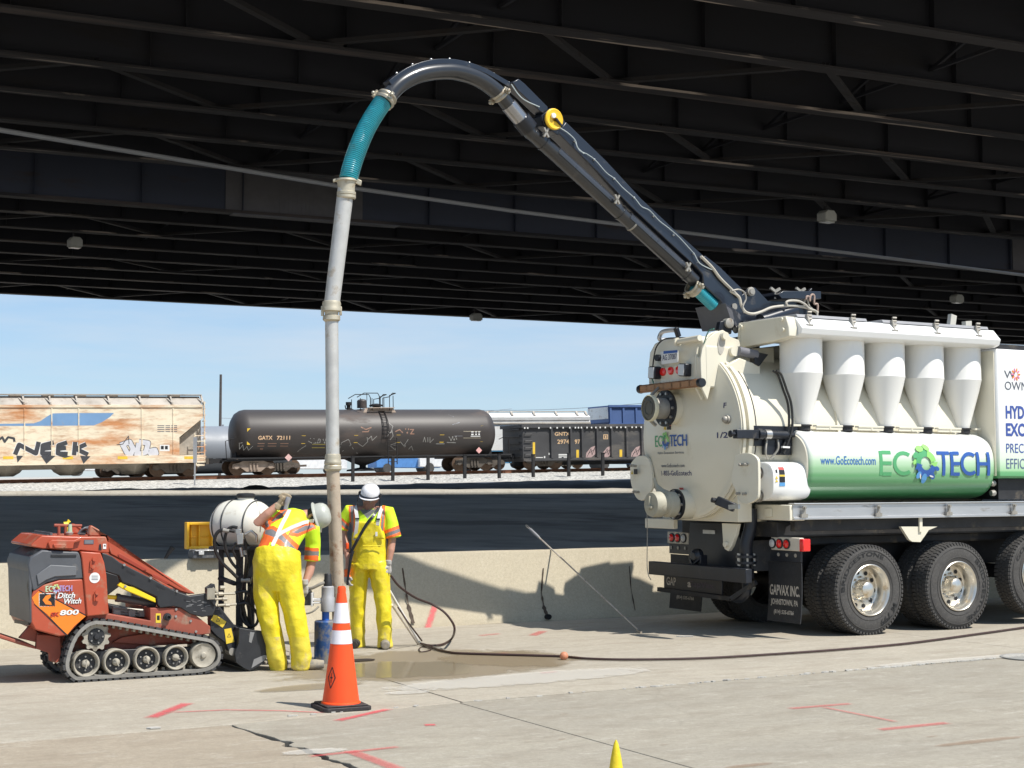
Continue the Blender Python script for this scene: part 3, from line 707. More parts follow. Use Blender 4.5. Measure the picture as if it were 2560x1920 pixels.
def bogie(t, u, v=0, mm=m_bside):
    """three-piece bogie under a wagon, one part with its four wheels as sub-parts"""
    mb = MB()
    for s in (-1, 1):
        y0, y1 = (-1.15, -.97) if s < 0 else (.97, 1.15)
        mb.prism([(u-1.25, .42), (u-1.2, .66), (u-.85, .72), (u-.45, .88), (u+.45, .88), (u+.85, .72), (u+1.2, .66), (u+1.25, .42), (u+1.05, .36), (u+.75, .45), (u+.42, .2), (u-.42, .2), (u-.75, .45), (u-1.05, .36)], v+y0, v+y1)
        for du in (-1.0, 1.0): mb.cyl((u+du, v+y0-.03 if s < 0 else v+y1+.03, .5), (u+du, v+(y0+y1)/2, .5), .14, n=14)
        for du in (-.2, 0, .2): mb.cyl((u+du, v+s*1.17, .3), (u+du, v+s*1.17, .7), .07, n=8)
    mb.box(u-.2, u+.2, v-.96, v+.96, .45, .85)
    b = build('bogie', mb, mm, t, smooth=30)
    for du in (-.9, .9):
        for s in (-1, 1):
            w = MB(); w.lathe([(.05, 0), (.36, 0), (.40, .02), (.46, .02), (.47, .14), (.44, .15), (.05, .15)], (u+du, v+s*.72, .46), (0, s, 0), 24); build('wheel', w, m_wheel, b)
        w = MB(); w.cyl((u+du, v-.7, .46), (u+du, v+.7, .46), .08, n=10); build('axle', w, m_wheel, b)
    return b
def ladder(mb, u0, u1, v, z0, z1, n, r=.022):
    mb.tube([(u0, v, z0), (u0, v, z1)], r, 6).tube([(u1, v, z0), (u1, v, z1)], r, 6)
    for i in range(n): z = z0+(z1-z0)*(i+.5)/n; mb.tube([(u0, v, z), (u1, v, z)], r*.8, 6)
def coupler(mb, u, s): mb.box(min(u, u+s*.7), max(u, u+s*.7), -.12, .12, .72, .98).box(min(u+s*.55, u+s*.8), max(u+s*.55, u+s*.8), -.2, .2, .68, 1.02)
VS = -1.5     # wagon sides stand 1.5 m on the camera side of the track centre
def tpx(x, y, v=VS): q = TF.side(x, y, v); return (q.x, q.z)
def zh(x, y): return (x*.28933, 960+y*.28933)        # zoom scales of the survey crops
def zt(x, y): return (540+x*.27125, 960+y*.27125)
def zg(x, y): return (1080+x*.25316, 960+y*.25316)
TF2 = Frame(TF.w(0, 0, 0), 25, .0205)
# hopper wagon
hp = root('hopper_wagon', 'cream covered hopper wagon streaked with orange rust and sprayed with graffiti', 'railway wagon', TF.O, TF.M)
uR = tpx(*zh(1765, 400))[0]; zsill = tpx(*zh(1000, 690))[1]; ztop = tpx(*zh(1000, 180))[1]; zroof = tpx(*zh(1000, 105))[1]
U0 = uR-18.5
def hz(zx): return tpx(*zh(*zx))
cutp = [hz((1750, 290)), hz((1550, 460)), hz((1550, 600))]
mb = MB(); mb.prism([(U0+2.4, zsill+.45), (U0+2.4, 2.2), (U0+.3, 3.2), (U0+.3, ztop), (uR-.05, ztop), (uR-.05, cutp[0][1]), (cutp[1][0], cutp[1][1]), (cutp[1][0], zsill+.45)], VS, -VS)
body = build('body', mb, m_hop, hp, smooth=0)
mb = MB(); mb.box(U0, uR-.02, VS-.06, -VS+.06, zsill, zsill+.44); build('side_sill', mb, m_hop, hp, smooth=0)
m_roof = mat('grey_roof', (.42,.38,.33), .8, var=.2, scale=1, dirt=((.25,.2,.16), .35, 1.2))
mb = MB(); mb.prism([(VS+.08, ztop+.002), (-.7, zroof+.03), (.7, zroof+.03), (-VS-.08, ztop+.002)], U0+.35, uR-.1, 'x'); build('roof', mb, m_roof, hp, smooth=0)
for k, x in enumerate((-1010, -780, -540, -300, -50, 210, 440, 672, 950, 1222, 1492, 1760)):
    u = hz((x, 140))[0]; mb = MB(); mb.bar((u, VS+.02, ztop+.0), (u, -.8, zroof+.09), .09, .09).bar((u-.25, -.75, ztop+.45), (u, VS+.03, ztop+.1), .08, .05); build('roof_bracket', mb, m_roof, hp, smooth=0)
mb = MB(); mb.box(U0, uR, -.95, -.35, zroof+.09, zroof+.14)
for k in range(9): u = uR-1.4-k*1.75; mb.box(u-.3, u+.3, -.3, .3, zroof+.04, zroof+.18)
build('running_board', mb, m_roof, hp, smooth=0)
mb = MB(); mb.box(U0+.4, uR-.1, VS-.05, VS-.002, ztop-.14, ztop-.02)
for x in (1225, 1497, 447, 680, 212): u = hz((x, 300))[0]; mb.box(u-.03, u+.03, VS-.03, VS-.001, zsill+.46, ztop-.15)
build('side_rib', mb, m_hop, hp, smooth=0)
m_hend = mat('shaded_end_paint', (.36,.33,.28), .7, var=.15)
mb = MB(); e = cutp[1][0]; mb.prism([(e+.02, zsill+.46), (e+.02, cutp[1][1]-.1), (uR-.1, cutp[0][1]-.12), (uR-.1, zsill+.46)], -1.1, 1.1); mb.v = [Vector((p.x, p.y, p.z)) for p in mb.v]; build('end_slope', mb, m_hend, hp, smooth=0)
mb = MB(); ladder(mb, hz((1680, 400))[0], hz((1762, 400))[0], VS-.05, zsill+.1, ztop-1.6, 5, .035); mb.tube([(uR, VS-.05, zsill), (uR, VS-.05, ztop+.2)], .04, 6)
for i in range(10): mb.box(uR, uR+.1, VS-.03, VS+.5, zsill+.3+i*.34, zsill+.34+i*.34)
build('ladder', mb, m_hop, hp, smooth=0)
mb = MB()
for x in (630, 1190, 70): 
    u = hz((x, 740))[0]; mb.lathe([(1.15, 0), (.8, -.42), (.45, -.62)], (u, 0, zsill+.02), (0, 0, 1), 4)
mb.box(U0, uR, -.25, .25, zsill-.25, zsill+.0); mb.bar((hz((700, 745))[0], -.9, .9), (hz((1090, 745))[0], -.9, .9), .08, .3)
build('discharge_hopper', mb, m_hend, hp, smooth=0)
mb = MB(); coupler(mb, uR-.15, 1); build('coupler', mb, m_truck, hp, smooth=0)
mb = MB(); u = hz((1735, 725))[0]; mb.tube([(u-.25, VS, .62), (u-.25, VS, .95), (u+.2, VS, .95), (u+.2, VS, .62), (u-.25, VS, .62)], .05, 6); build('steam_ramp', mb, m_hop, hp)
bogie(hp, hz((1520, 740))[0], 0, m_truck); bogie(hp, U0+1.8, 0, m_truck)
side = lambda a, b, d=.004: (a, VS-d, b)
sill = lambda a, b, d=.004: (a, VS-.062-d, b)
m_lblue = mat('faded_blue_print', (.17,.31,.52), .6, var=.08, scale=1, dirt=((.35,.3,.26), .2, 2))
H = lambda L: [hz(p) for p in L]
strokes('painted_emblem', [(H([(-60,345),(290,340),(350,320),(400,285),(450,255),(520,252),(985,250),(950,285),(880,330),(810,358),(300,362),(-60,362)]), 0)], side, [m_lblue], hp)
mg = [mat('graffiti_grey', (.05,.052,.06), .6, var=.2, scale=3), mat('graffiti_silver', (.62,.62,.66), .5, var=.08), mat('graffiti_white', (.8,.8,.8), .6, var=.05), m_lblue]
def thick(pts, w, k): return [(seg(a, b, w), k) for a, b in zip(pts[:-1], pts[1:])]+[(ell(p[0], p[1], w/2, w/2, 0, 8), k) for p in pts[1:-1]]
letters = [[(130,610),(165,525),(310,600),(335,500)], [(465,505),(370,530),(365,600),(455,600)], [(370,560),(440,552)], [(580,505),(505,530),(500,600),(585,605)], [(500,560),(570,552)],
           [(650,500),(640,615)], [(745,520),(655,560),(760,610)]]
pol = []
pol += [(H([(100,520),(300,490),(470,480),(600,490),(790,515),(790,640),(700,690),(560,655),(470,690),(330,655),(200,690),(110,640)]), 0)]
for L_ in letters: pol += thick(H(L_), .30, 2)
for L_ in letters: pol += thick(H(L_), .24, 0)
strokes('graffiti', pol[1:], side, mg, hp)
drop = [(H([(a, b) for a, b in q]), 0) for q in (((350,620),(480,620),(400,690)), ((500,620),(620,622),(560,640)), ((690,620),(780,625),(720,690)), ((140,620),(200,620),(150,680)))]
strokes('graffiti', drop, sill, mg, hp)
bol = [[(1040,530),(1120,500),(1150,560),(1130,610),(1090,610)], [(1060,520),(1100,600)], [(1200,500),(1280,510),(1260,590),(1180,610),(1200,510)], [(1290,580),(1340,570),(1350,600),(1300,600),(1290,580)]]
pol = []
for L_ in bol: pol += thick(H(L_), .34, 0)
for L_ in bol: pol += thick(H(L_), .27, 1)
pol += thick(H([(1008,525),(1060,520),(1110,450),(1115,520)]), .04, 0)
strokes('graffiti', pol, side, mg, hp)
strokes('graffiti', thick(H([(-30,500),(20,460),(40,500),(70,460),(120,470),(125,500)]), .12, 0), side, mg, hp)
strokes('data_panel', [(H([(1380,525),(1465,525),(1465,580),(1380,580)]), 0), (H([(1390,535),(1415,535),(1415,565),(1390,565)]), 1), (H([(1425,535),(1450,535),(1450,565),(1425,565)]), 1)], side, [whitep, blackp], hp)
for y in (360, 375, 392, 410): strokes('small_print', [(seg(hz((a, y)), hz((a+w, y)), .04), 0) for a, w in ((1360, 60), (1430, 40), (1480, 50))], side, [greyp], hp)
for (x, w) in ((1015, 85), (1590, 80), (540, 90), (25, 90), (-400, 80)): strokes('reflector', [(H([(x, 625), (x+w, 625), (x+w, 650), (x, 650)]), 0)], sill, [m_ylw], hp)

# tank wagon
tk = root('tank_wagon', 'dark brown tank wagon with a railed dome platform and white graffiti', 'railway wagon', TF.O, TF.M)
zt_top = tpx(*zt(1500, 235), 0)[1]; zt_bot = tpx(*zt(1500, 690), 0)[1]; Rk = (zt_top-zt_bot)/2; zk = (zt_top+zt_bot)/2
ua = tpx(*zt(128, 430), 0)[0]; ub = tpx(*zg(580, 420), 0)[0]
pf = [(0.02, 0), (Rk*.35, .03), (Rk*.65, .14), (Rk*.85, .32), (Rk*.96, .58), (Rk, .85)]
Lk = ub-ua; mb = MB(); mb.lathe([(r, h) for r, h in pf]+[(Rk, Lk*.25), (Rk, Lk*.5), (Rk, Lk*.75)]+[(r, Lk-h) for r, h in reversed(pf)], (ua, 0, zk), (1, 0, 0), 64); build('tank_shell', mb, m_tnk, tk, smooth=30)
def tkp(x, y, Z=zt):    # pixel -> (u, z) on shell front
    q = tpx(*Z(x, y), -Rk*.97); return q
def shell(a, b, d=.004):
    h = max(-.999, min(.999, (b-zk)/Rk)); return (a, -(Rk+d)*math.sqrt(1-h*h), zk+(Rk+d)*h)
lettering('GATX', shell, tkp(388, 515)[0], tkp(520, 515)[0], tkp(388, 515)[1], tkp(388, 478)[1], mat('faded_orange_print', (.75,.50,.30), .6), tk, bold=.02, cuts=3)
lettering('72111', shell, tkp(560, 515)[0], tkp(682, 515)[0], tkp(560, 515)[1], tkp(560, 478)[1], bpy.data.materials['faded_orange_print'], tk, bold=.02, cuts=3)
def quad(x0, y0, x1, y1, Z=zt): return [tkp(x0, y0, Z), tkp(x1, y0, Z), tkp(x1, y1, Z), tkp(x0, y1, Z)]
m_rmark = mat('rusty_print', (.30,.17,.12), .7)
for q in ((288,408,316,560), (788,475,825,550), (1272,472,1308,542), (1662,468,1698,540), (2064,468,2098,540)): strokes('reflector', [(quad(*q), 0)], shell, [m_ylw], tk)
strokes('reflector', [(quad(482,412,505,570,zg), 0)], shell, [m_ylw], tk)
strokes('reflector', [(quad(76,500,120,575,zg), 0)], shell, [m_ylw], tk)
strokes('small_print', [(quad(*q), 0) for q in ((385,545,450,552),(480,545,560,552),(595,545,670,552),(385,568,450,575),(480,568,560,575),(595,568,670,575),(415,592,442,605))], shell, [m_rmark], tk)
strokes('small_sign', [(quad(892,552,1012,590), 0)], shell, [mat('yellow_placard', (.35,.28,.06), .6)], tk)
strokes('painted_emblem', [([tkp(x, y, zg) for x, y in ((190,300),(235,320),(280,380),(300,440),(300,515),(215,515),(205,400))], 0), (quad(308,465,480,535,zg), 1)], shell, [mat('grey_blue_patch', (.25,.26,.30), .6), mat('tan_patch', (.45,.40,.30), .6)], tk)
strokes('lettering', [(quad(*q, zg), 0) for q in ((385,468,408,505),(425,468,440,505),(455,468,470,505),(380,512,475,520))], shell, [whitep], tk)
rr = random.Random(5)
def scrawl(L, w, k=0): return thick(L, w, k)
m_scr = mat('white_spray_line', (.34,.33,.31), .7, var=.1)
sc = [[(745,660),(770,620),(800,590),(832,570),(870,500),(885,545),(850,525)], [(900,500),(925,545),(900,545)], [(945,505),(935,545),(960,540),(960,510),(945,505)], [(985,505),(1005,548),(1010,505),(1030,545)], [(215,540),(225,600),(250,560),(265,610),(290,575),(310,610),(345,570)], [(225,545),(245,540)],
      [(1150,590),(1160,540),(1220,510),(1250,560),(1180,620)], [(1230,520),(1270,590),(1330,640)], [(1310,545),(1360,575),(1400,530),(1390,490)], [(1400,510),(1430,480),(1440,520),(1480,480)], [(1590,350),(1630,390),(1610,450),(1580,440)], [(1575,480),(1620,430),(1630,480),(1600,520)], [(1615,560),(1670,540),(1670,605),(1615,570),(1660,560)], [(1700,530),(1740,570),(1770,510),(1750,580)], [(1790,600),(1810,570),(1835,610)], [(1910,535),(1920,490),(1935,535)], [(1950,490),(1955,535)], [(1970,490),(1975,540),(2005,505)], [(2150,490),(2165,520),(2185,485)], [(2140,540),(2200,535)]]
strokes('graffiti', [p for L_ in sc for p in scrawl([tkp(*q) for q in L_], .035)], shell, [m_scr], tk)
sc = [[(165,520),(190,560),(200,520),(220,555),(235,515),(245,550)], [(45,590),(130,590)], [(150,575),(240,580)]]
strokes('graffiti', [p for L_ in sc for p in scrawl([tkp(*q, zg) for q in L_], .05)], shell, [m_scr], tk)
sc = [[(1335,395),(1380,420),(1430,400),(1400,440),(1345,440)], [(1650,440),(1690,420),(1720,450)], [(1745,410),(1760,455),(1775,410)], [(1785,420),(1820,420),(1790,460),(1825,460)]]
strokes('graffiti', [p for L_ in sc for p in scrawl([tkp(*q) for q in L_], .06)], shell, [m_rmark], tk)
# dome fittings
ud = tpx(*zt(1465, 240), 0)[0]; zd = zt_top
mb = MB(); mb.prism([(ud-1.05, zd-.28), (ud-.9, zd+.04), (ud+.9, zd+.04), (ud+1.15, zd-.28)], -.75, .75); mb.box(ud-.7, ud+.9, -1.0, -.3, zd+.045, zd+.09); build('dome_platform', mb, mat('tan_walkway', (.45,.36,.29), .8), tk, smooth=0)
def U(x): return tpx(*zt(x, 200), 0)[0]
mb = MB(); mb.lathe([(.3, 0), (.3, .42), (.24, .5), (.08, .54)], (U(1345), 0, zd+.09), n=20); build('valve_dome', mb, m_tnk, tk)
mb = MB(); mb.lathe([(.2, 0), (.2, .16), (.42, .17), (.42, .25), (.3, .3), (.1, .34)], (U(1475), 0, zd+.02), n=20); build('manway_hatch', mb, m_gird, tk)
mb = MB(); mb.cyl((U(1222), 0, zd), (U(1222), 0, zd+.25), .12).cyl((U(1222), 0, zd+.25), (U(1222), 0, zd+.45), .17).tube([(U(1190), 0, zd+.25), (U(1195), 0, zd+.05), (U(1240), 0, zd+.05), (U(1290), 0, zd-.1)], .04, 6); build('relief_valve', mb, m_gird, tk)
mb = MB(); h = zd+.95
for s in (-.9, .7):
    mb.tube([(U(1255), s, h-.25), (U(1320), s, h), (U(1445), s, h), (U(1460), s, h-.2), (U(1460), s, zd)], .028, 6)
    mb.tube([(U(1490), s, zd), (U(1490), s, h-.3), (U(1550), s, h-.22), (U(1580), s, h), (U(1610), s, h), (U(1550), s, h-.15)], .028, 6)
    for x in (1285, 1392, 1552, 1585): mb.tube([(U(x), s, zd-.1), (U(x), s, h-(.3 if x < 1500 else .15))], .024, 6)
mb.tube([(U(1345), -.9, h), (U(1345), -.9, zd+.5)], .02, 6); build('handrail', mb, m_gird, tk)
mb = MB(); pa = [(U(1460), shell(0, zk+Rk*f_)[1]-.12, zk+Rk*f_) for f_ in (.98, .9, .75, .5, .25, 0, -.2)]
for du in (0, .32): mb.tube([(p[0]+du, p[1], p[2]) for p in pa], .03, 6)
for i in range(9):
    f_ = .9-.13*i; y_ = shell(0, zk+Rk*f_)[1]-.12; mb.tube([(U(1460), y_, zk+Rk*f_), (U(1460)+.32, y_, zk+Rk*f_)], .022, 6)
ladder(mb, U(1495), U(1575), -Rk-.12, zt_bot-.35, zk-.25, 5, .03); build('ladder', mb, m_gird, tk)
zs = tpx(*zt(600, 680), -1.35)[1]
mb = MB(); mb.box(ua-.55, ub+.75, -1.42, -1.35, zs-.05, zs+.04).box(ua-.5, ub+.7, 1.35, 1.42, zs-.05, zs+.04)
mb.box(ua-.6, ua+2.8, -1.35, 1.35, zs-.16, zs-.06).box(ub-2.2, ub+.8, -1.35, 1.35, zs-.16, zs-.06).box(ua+.2, ua+2.4, -.5, .5, zs-.05, zk-Rk*.5)
mb.box(ub-2.2, ub-.2, -.5, .5, zs-.05, zk-Rk*.5); coupler(mb, ua-.5, -1); coupler(mb, ub+.7, 1); build('underframe', mb, m_dark, tk, smooth=0)
mb = MB(); mb.lathe([(1.2, .05), (.7, -.2), (.35, -.32), (.2, -.38), (.2, -.5), (.95, -.62), (1.0, -.72)], (U(1345), 0, zt_bot), n=24); build('outlet_sump', mb, m_dark, tk)
mb = MB()
for s in (-1.3,):
    mb.tube([(ua-.55, s, zs), (ua-.6, s, zs+1.0), (ua-.3, s, zs+1.1), (ua-.05, s, zs+1.15)], .025, 6).tube([(ua-.3, s, zs), (ua-.3, s, zs+1.1)], .02, 6).tube([(ub-.05, s, zs+.95), (ub+.3, s, zs+1.1), (ub+.6, s, zs+1.05), (ub+.65, s, zs-.5)], .025, 6)
    mb.tube([(ub+.65, s, zs-.5), (ub+.85, s, zs-.6), (ub+.9, s, zs-.1)], .03, 6)
build('grab_rail', mb, m_gird, tk)
mb = MB(); q = tkp(660, 730); mb.obox((tpx(*zt(668, 722), -1.43)[0], -1.44, .98), (.22,0,.22), (0,.02,0), (-.22,0,.22)); build('placard', mb, mat('placard_pink', (.7,.45,.42), .6), tk, smooth=0)
mb = MB(); mb.obox((tpx(*zg(462, 655), -1.43)[0], -1.46, tpx(*zg(462, 655), -1.43)[1]), (.2,0,.2), (0,.02,0), (-.2,0,.2)); build('placard', mb, mat('placard_red_white', (.75,.4,.38), .6), tk, smooth=0)
bogie(tk, tpx(*zt(345, 770), -1.1)[0], 0, m_bside); bogie(tk, tpx(*zg(415, 790), -1.1)[0], 0, m_truck)
mb = MB(); w_ = tpx(*zt(745, 800), -1.1)[0]; mb.bar((w_-.8, -1.0, .45), (w_+.6, -1.0, .5), .2, .12); build('brake_rigging', mb, m_bside, tk)
# gondola wagon
gd = root('gondola_wagon', 'black open gondola wagon with ribbed sides and numbers beginning GNTX', 'railway wagon', TF.O, TF.M)
def G_(x, y): return tpx(*zg(x, y))
g0 = G_(895, 500)[0]; gz0, gz1 = G_(1300, 745)[1], G_(1300, 415)[1]; g1 = g0+15.8
def gl(z): return z
mb = MB(); mb.box(g0, g1, VS, VS+.06, gz0, gz1).box(g0, g1, -VS-.06, -VS, gz0, gz1).box(g0, g0+.06, VS+.061, -VS-.061, gz0, gz1).box(g1-.06, g1, VS+.061, -VS-.061, gz0, gz1).box(g0+.06, g1-.06, VS+.061, -VS-.061, gz0-.1, gz0+.1); build('body', mb, m_gon, gd, smooth=0)
mb = MB(); mb.box(g0-.12, g1+.1, VS-.14, VS-.002, gz1-.1, gz1+.1).box(g0-.12, g1+.1, -VS+.002, -VS+.14, gz1-.1, gz1+.1).box(g0-.13, g0-.005, VS, -VS, gz1-.1, gz1+.09).box(g0, g1, VS-.1, VS-.002, gz0-.05, gz0+.1); build('top_rail', mb, m_gon, gd, smooth=0)
for x in (1178, 1368, 1480, 1628, 1772, 1920, 2070, 2200, 2340, 2480, 2620, 2760, 2900):
    u = G_(x, 600)[0]; mb = MB(); mb.prism([(u-.1, VS-.002), (u-.06, VS-.13), (u+.06, VS-.13), (u+.1, VS-.002)], gz0+.101, gz1-.101, 'z'); build('side_post', mb, m_gon, gd, smooth=0)
mb = MB()
for i in range(5): z = gz1-.5-i*.42; mb.tube([(g0+.12, VS-.01, z), (g0+.12, VS-.1, z), (g0+.6, VS-.1, z), (g0+.6, VS-.01, z)], .03, 6)
for i in range(5): mb.box(g0-.1, g0-.002, VS+.35, -VS-.35, gz0+.2+i*.42, gz0+.3+i*.42)
build('grab_rungs', mb, m_gon, gd, smooth=0)
mb = MB()
for x in (905, 935, 1045, 1160, 1225, 1285, 1350, 1405, 1435, 1465, 1520, 1565, 1607, 1650, 1700, 1757, 1815, 1855, 1900, 1965, 2005, 2055): u = G_(x, 440)[0]; mb.box(u-.04, u+.05, VS-.148, VS-.141, gz1-.19+.03, gz1-.19+.1+.03)
build('chalk_spots', mb, whitep, gd, kind='stuff', smooth=0)
gf = side
mo = mat('gondola_number_paint', (.62,.42,.24), .6)
lettering('GNTX', gf, G_(1212, 510)[0], G_(1362, 510)[0], G_(1212, 512)[1], G_(1212, 475)[1], mo, gd, bold=.02)
lettering('2974', gf, G_(1238, 592)[0], G_(1355, 592)[0], G_(1238, 592)[1], G_(1238, 548)[1], mo, gd, bold=.02)
lettering('97', gf, G_(1410, 592)[0], G_(1463, 592)[0], G_(1410, 592)[1], G_(1410, 548)[1], mo, gd, bold=.02)
def gq(x0, y0, x1, y1): return [G_(x0, y0), G_(x1, y0), G_(x1, y1), G_(x0, y1)]
strokes('data_panel', [(gq(1692,498,1738,545), 0), (gq(1699,505,1731,538), 1), (gq(1708,510,1722,534), 0)], gf, [mo, m_gon], gd)
strokes('small_print', [(gq(*q), 0) for q in ((1250,692,1335,702),(1250,708,1335,716),(1250,722,1280,730),(1300,722,1335,730),(1025,722,1095,730),(1152,680,1162,700),(1105,712,1118,735))], gf, [whitep], gd)
for q in ((995,575,1018,728), (1425,650,1450,732), (1852,648,1878,730)): strokes('reflector', [(gq(*q), 0)], gf, [m_ylw], gd)
for x in (1520, 1680, 1965):
    pk = [G_(x+40, 735), G_(x-2, 730), G_(x+5, 680), G_(x+50, 625), G_(x+92, 610), G_(x+95, 690)]
    strokes('graffiti', [(pk, 0)]+thick([G_(x+10, 720), G_(x+50, 640), G_(x+60, 700), G_(x+90, 620)], .035, 1)+thick([G_(x+20, 690), G_(x+90, 640)], .03, 1), gf, [mat('dusty_pink_spray', (.42,.30,.29), .7), blackp], gd)
mb = MB(); coupler(mb, g0, -1); mb.box(g0, g1, -.25, .25, gz0-.35, gz0-.11); build('underframe', mb, m_dark, gd, smooth=0)
bogie(gd, G_(1140, 800)[0], 0, m_truck); bogie(gd, g1-2.2, 0, m_truck)
# second row
TB = 5.2
def bpx(x, y, v=TB-1.5): q = TF.side(x, y, v); return (q.x, q.z)
wh = root('hopper_wagon', 'white covered hopper wagon standing behind the dark tank and gondola wagons', 'railway wagon', TF.w(0, TB, 0), TF.M)
a = bpx(*zg(540, 350))[0]; b = bpx(*zg(1562, 350))[0]; z1 = bpx(*zg(1000, 320))[1]; zr = bpx(*zg(1000, 285))[1]
mb = MB(); mb.box(a-3, b, -1.5, 1.5, 1.3, z1-.25); build('body', mb, m_whc, wh, smooth=0)
mb = MB(); mb.prism([(-1.56, z1-.25), (-1.6, z1-.05), (-1.5, z1+.02), (-.9, zr+.02), (.9, zr+.02), (1.5, z1+.02), (1.56, z1-.25)], a-2.9, b-.05, 'x'); build('roof', mb, m_whc, wh, smooth=0)
for x in (560, 795, 1015, 1235, 1440, 1530): u = bpx(*zg(x, 300))[0]; mb = MB(); mb.bar((u, -1.5, z1+.05), (u+.15, -.95, zr+.1), .12, .1); build('roof_bracket', mb, m_roof, wh, smooth=0)
mb = MB(); mb.box(a-3, b, -1.58, -1.502, z1-.5, z1-.4).box(a-3, b, -.95, -.4, zr+.08, zr+.13); build('side_rib', mb, m_roof, wh, smooth=0)
bogie(wh, b-1.6, 0, m_truck); bogie(wh, a+.2, 0, m_truck)
mb = MB(); mb.box(a-3, b+.4, -.3, .3, .8, 1.25); build('underframe', mb, m_dark, wh, smooth=0)
mb = MB(); lettering_u = 0
bl = root('blue_container', 'blue ribbed container standing high behind the black gondola wagon', 'container', TF.w(0, TB, 0), TF.M)
a = bpx(*zg(1745, 300))[0]; z0 = .5; z1 = bpx(*zg(1900, 212))[1]; b = a+9
mb = MB(); mb.box(a, b, -1.5, 1.5, z0, z1); build('body', mb, m_blue, bl, smooth=0)
mb = MB(); mb.box(a-.03, b, -1.62, -1.502, z1-.12, z1+.03).box(a-.03, b, -1.6, -1.502, z1-1.35, z1-1.22)
for k in range(8): u = a+.05+k*1.0; mb.box(u, u+.14, -1.58, -1.501, z0, z1-.121)
build('side_rib', mb, m_blue, bl, smooth=0)
m_dblue = mat('dark_blue_rib', (.015,.03,.09), .6)
mb = MB()
for k in range(4): mb.box(a-.06, a-.002, -1.45, 1.45, z1-1.5-k*.6, z1-1.15-k*.6)
build('end_rib', mb, m_dblue, bl, smooth=0); mb = MB(); mb.box(a-.05, a-.002, -1.45, 1.45, z1-.9, z1-.1); build('end_panel', mb, m_whc, bl, smooth=0)
gt = root('tank_wagon', 'pale grey tank wagon behind, between the hopper and the dark tank wagon', 'railway wagon', TF.w(0, TB, 0), TF.M)
a = bpx(*zh(1700, 400), TB)[0]; z1 = bpx(*zh(1850, 365), TB)[1]; Rg = 1.45
mb = MB(); mb.lathe([(r*Rg/Rk, h) for r, h in pf]+[(Rg, 5)]+[(r*Rg/Rk, 12-h) for r, h in reversed(pf)], (a-6, 0, z1-Rg), (1, 0, 0), 40); build('tank_shell', mb, m_gtank, gt)
mb = MB(); mb.box(a-6, a+6.3, -1.3, 1.3, z1-2*Rg-.35, z1-2*Rg-.1); build('underframe', mb, m_dark, gt, smooth=0); bogie(gt, a-4.6, 0, m_truck); bogie(gt, a+4.9, 0, m_truck)
strokes('reflector', [([(a+2.5, 1.9), (a+3.6, 1.9), (a+3.6, 2.25), (a+2.5, 2.25)], 0)], lambda p, q, d=0: (p, -1.33, q), [m_ylw], gt)
# far clutter seen between the wheels
m_cl = [mat('far_van_white', (.7,.7,.7), .5), mat('far_blue_paint', (.08,.22,.5), .5), mat('far_red_paint', (.4,.08,.07), .5), mat('far_grey', (.25,.27,.3), .6), mat('far_sky_blue_spray', (.10,.36,.62), .5)]
def far_van(x, y, Y, L, h, k, lab):
    P = at(x, y, Y); t = root('parked_van', lab, 'van', (P.x, P.y, P.z), BF.M, group='vehicles parked beyond the wagons'); 
    mb = MB(); mb.prism([(-L/2, .35), (-L/2, h*.55), (-L*.38, h*.62), (-L*.28, h), (L/2, h), (L/2, .35)], -.9, .9); build('body', mb, m_cl[k], t, bevel=.06)
    mb = MB(); mb.prism([(-L*.36, h*.64), (-L*.27, h*.93), (-L*.05, h*.93), (-L*.05, h*.64)], -.91, .91); build('window', mb, blackp, t, smooth=0)
    for du in (-L*.33, L*.33): mb = MB(); mb.cyl((du, -.95, .33), (du, .95, .33), .33); build('wheel', mb, rubber, t)
far_van(770, 1185, 112, 5.4, 2.1, 0, 'white van seen beneath the dark tank wagon'); far_van(1010, 1182, 112, 5, 1.9, 1, 'blue van seen beneath the tank wagon near its ladder')
far_van(1110, 1180, 113, 4.6, 1.8, 0, 'white van seen under the right part of the tank wagon'); far_van(1250, 1170, 112, 4.8, 2.6, 4, 'bright blue van in the gap between tank and gondola wagons')
far_van(1545, 1172, 114, 4.8, 1.8, 1, 'blue van seen beneath the gondola wagon'); far_van(250, 1190, 108, 5, 1.7, 0, 'white van seen beneath the rusty hopper wagon')
# fence posts in front of the track
m_post = mat('dark_post', (.02,.02,.022), .8, var=.2)
fp = None
for k, (x, yt, yb) in enumerate(((882,1148,1203),(982,1144,1203),(1070,1142,1202),(1162,1140,1197),(1248,1140,1195),(1333,1140,1195),(1422,1140,1192),(1507,1138,1190))):
    b = TF.hit(x, yb, 1, -4.6); P = TF.w(b.x, -4.6, b.z); top_ = TF.hit(x, yt, 1, -4.6).z-b.z
    labs = ('first dark steel post from the left in front of the tank wagon','second dark steel post from the left in front of the tank wagon','third dark steel post from the left below the tank wagon','dark steel post under the right end of the tank wagon','dark steel post in the gap before the gondola wagon','dark steel post at the left corner of the gondola wagon','dark steel post below the gondola wagon number','dark steel post nearest the truck in front of the gondola wagon')
    mb = MB(); mb.box(-.08, .08, -.08, .08, -.5, 1.42); mb.box(-.1, .1, -.1, .1, 1.4, 1.44)
    o = build('steel_post', mb, m_post, smooth=0); o.location = P; o.rotation_euler = (0, 0, math.radians(25)); tag(o, labs[k], 'post', 'posts along the railway')
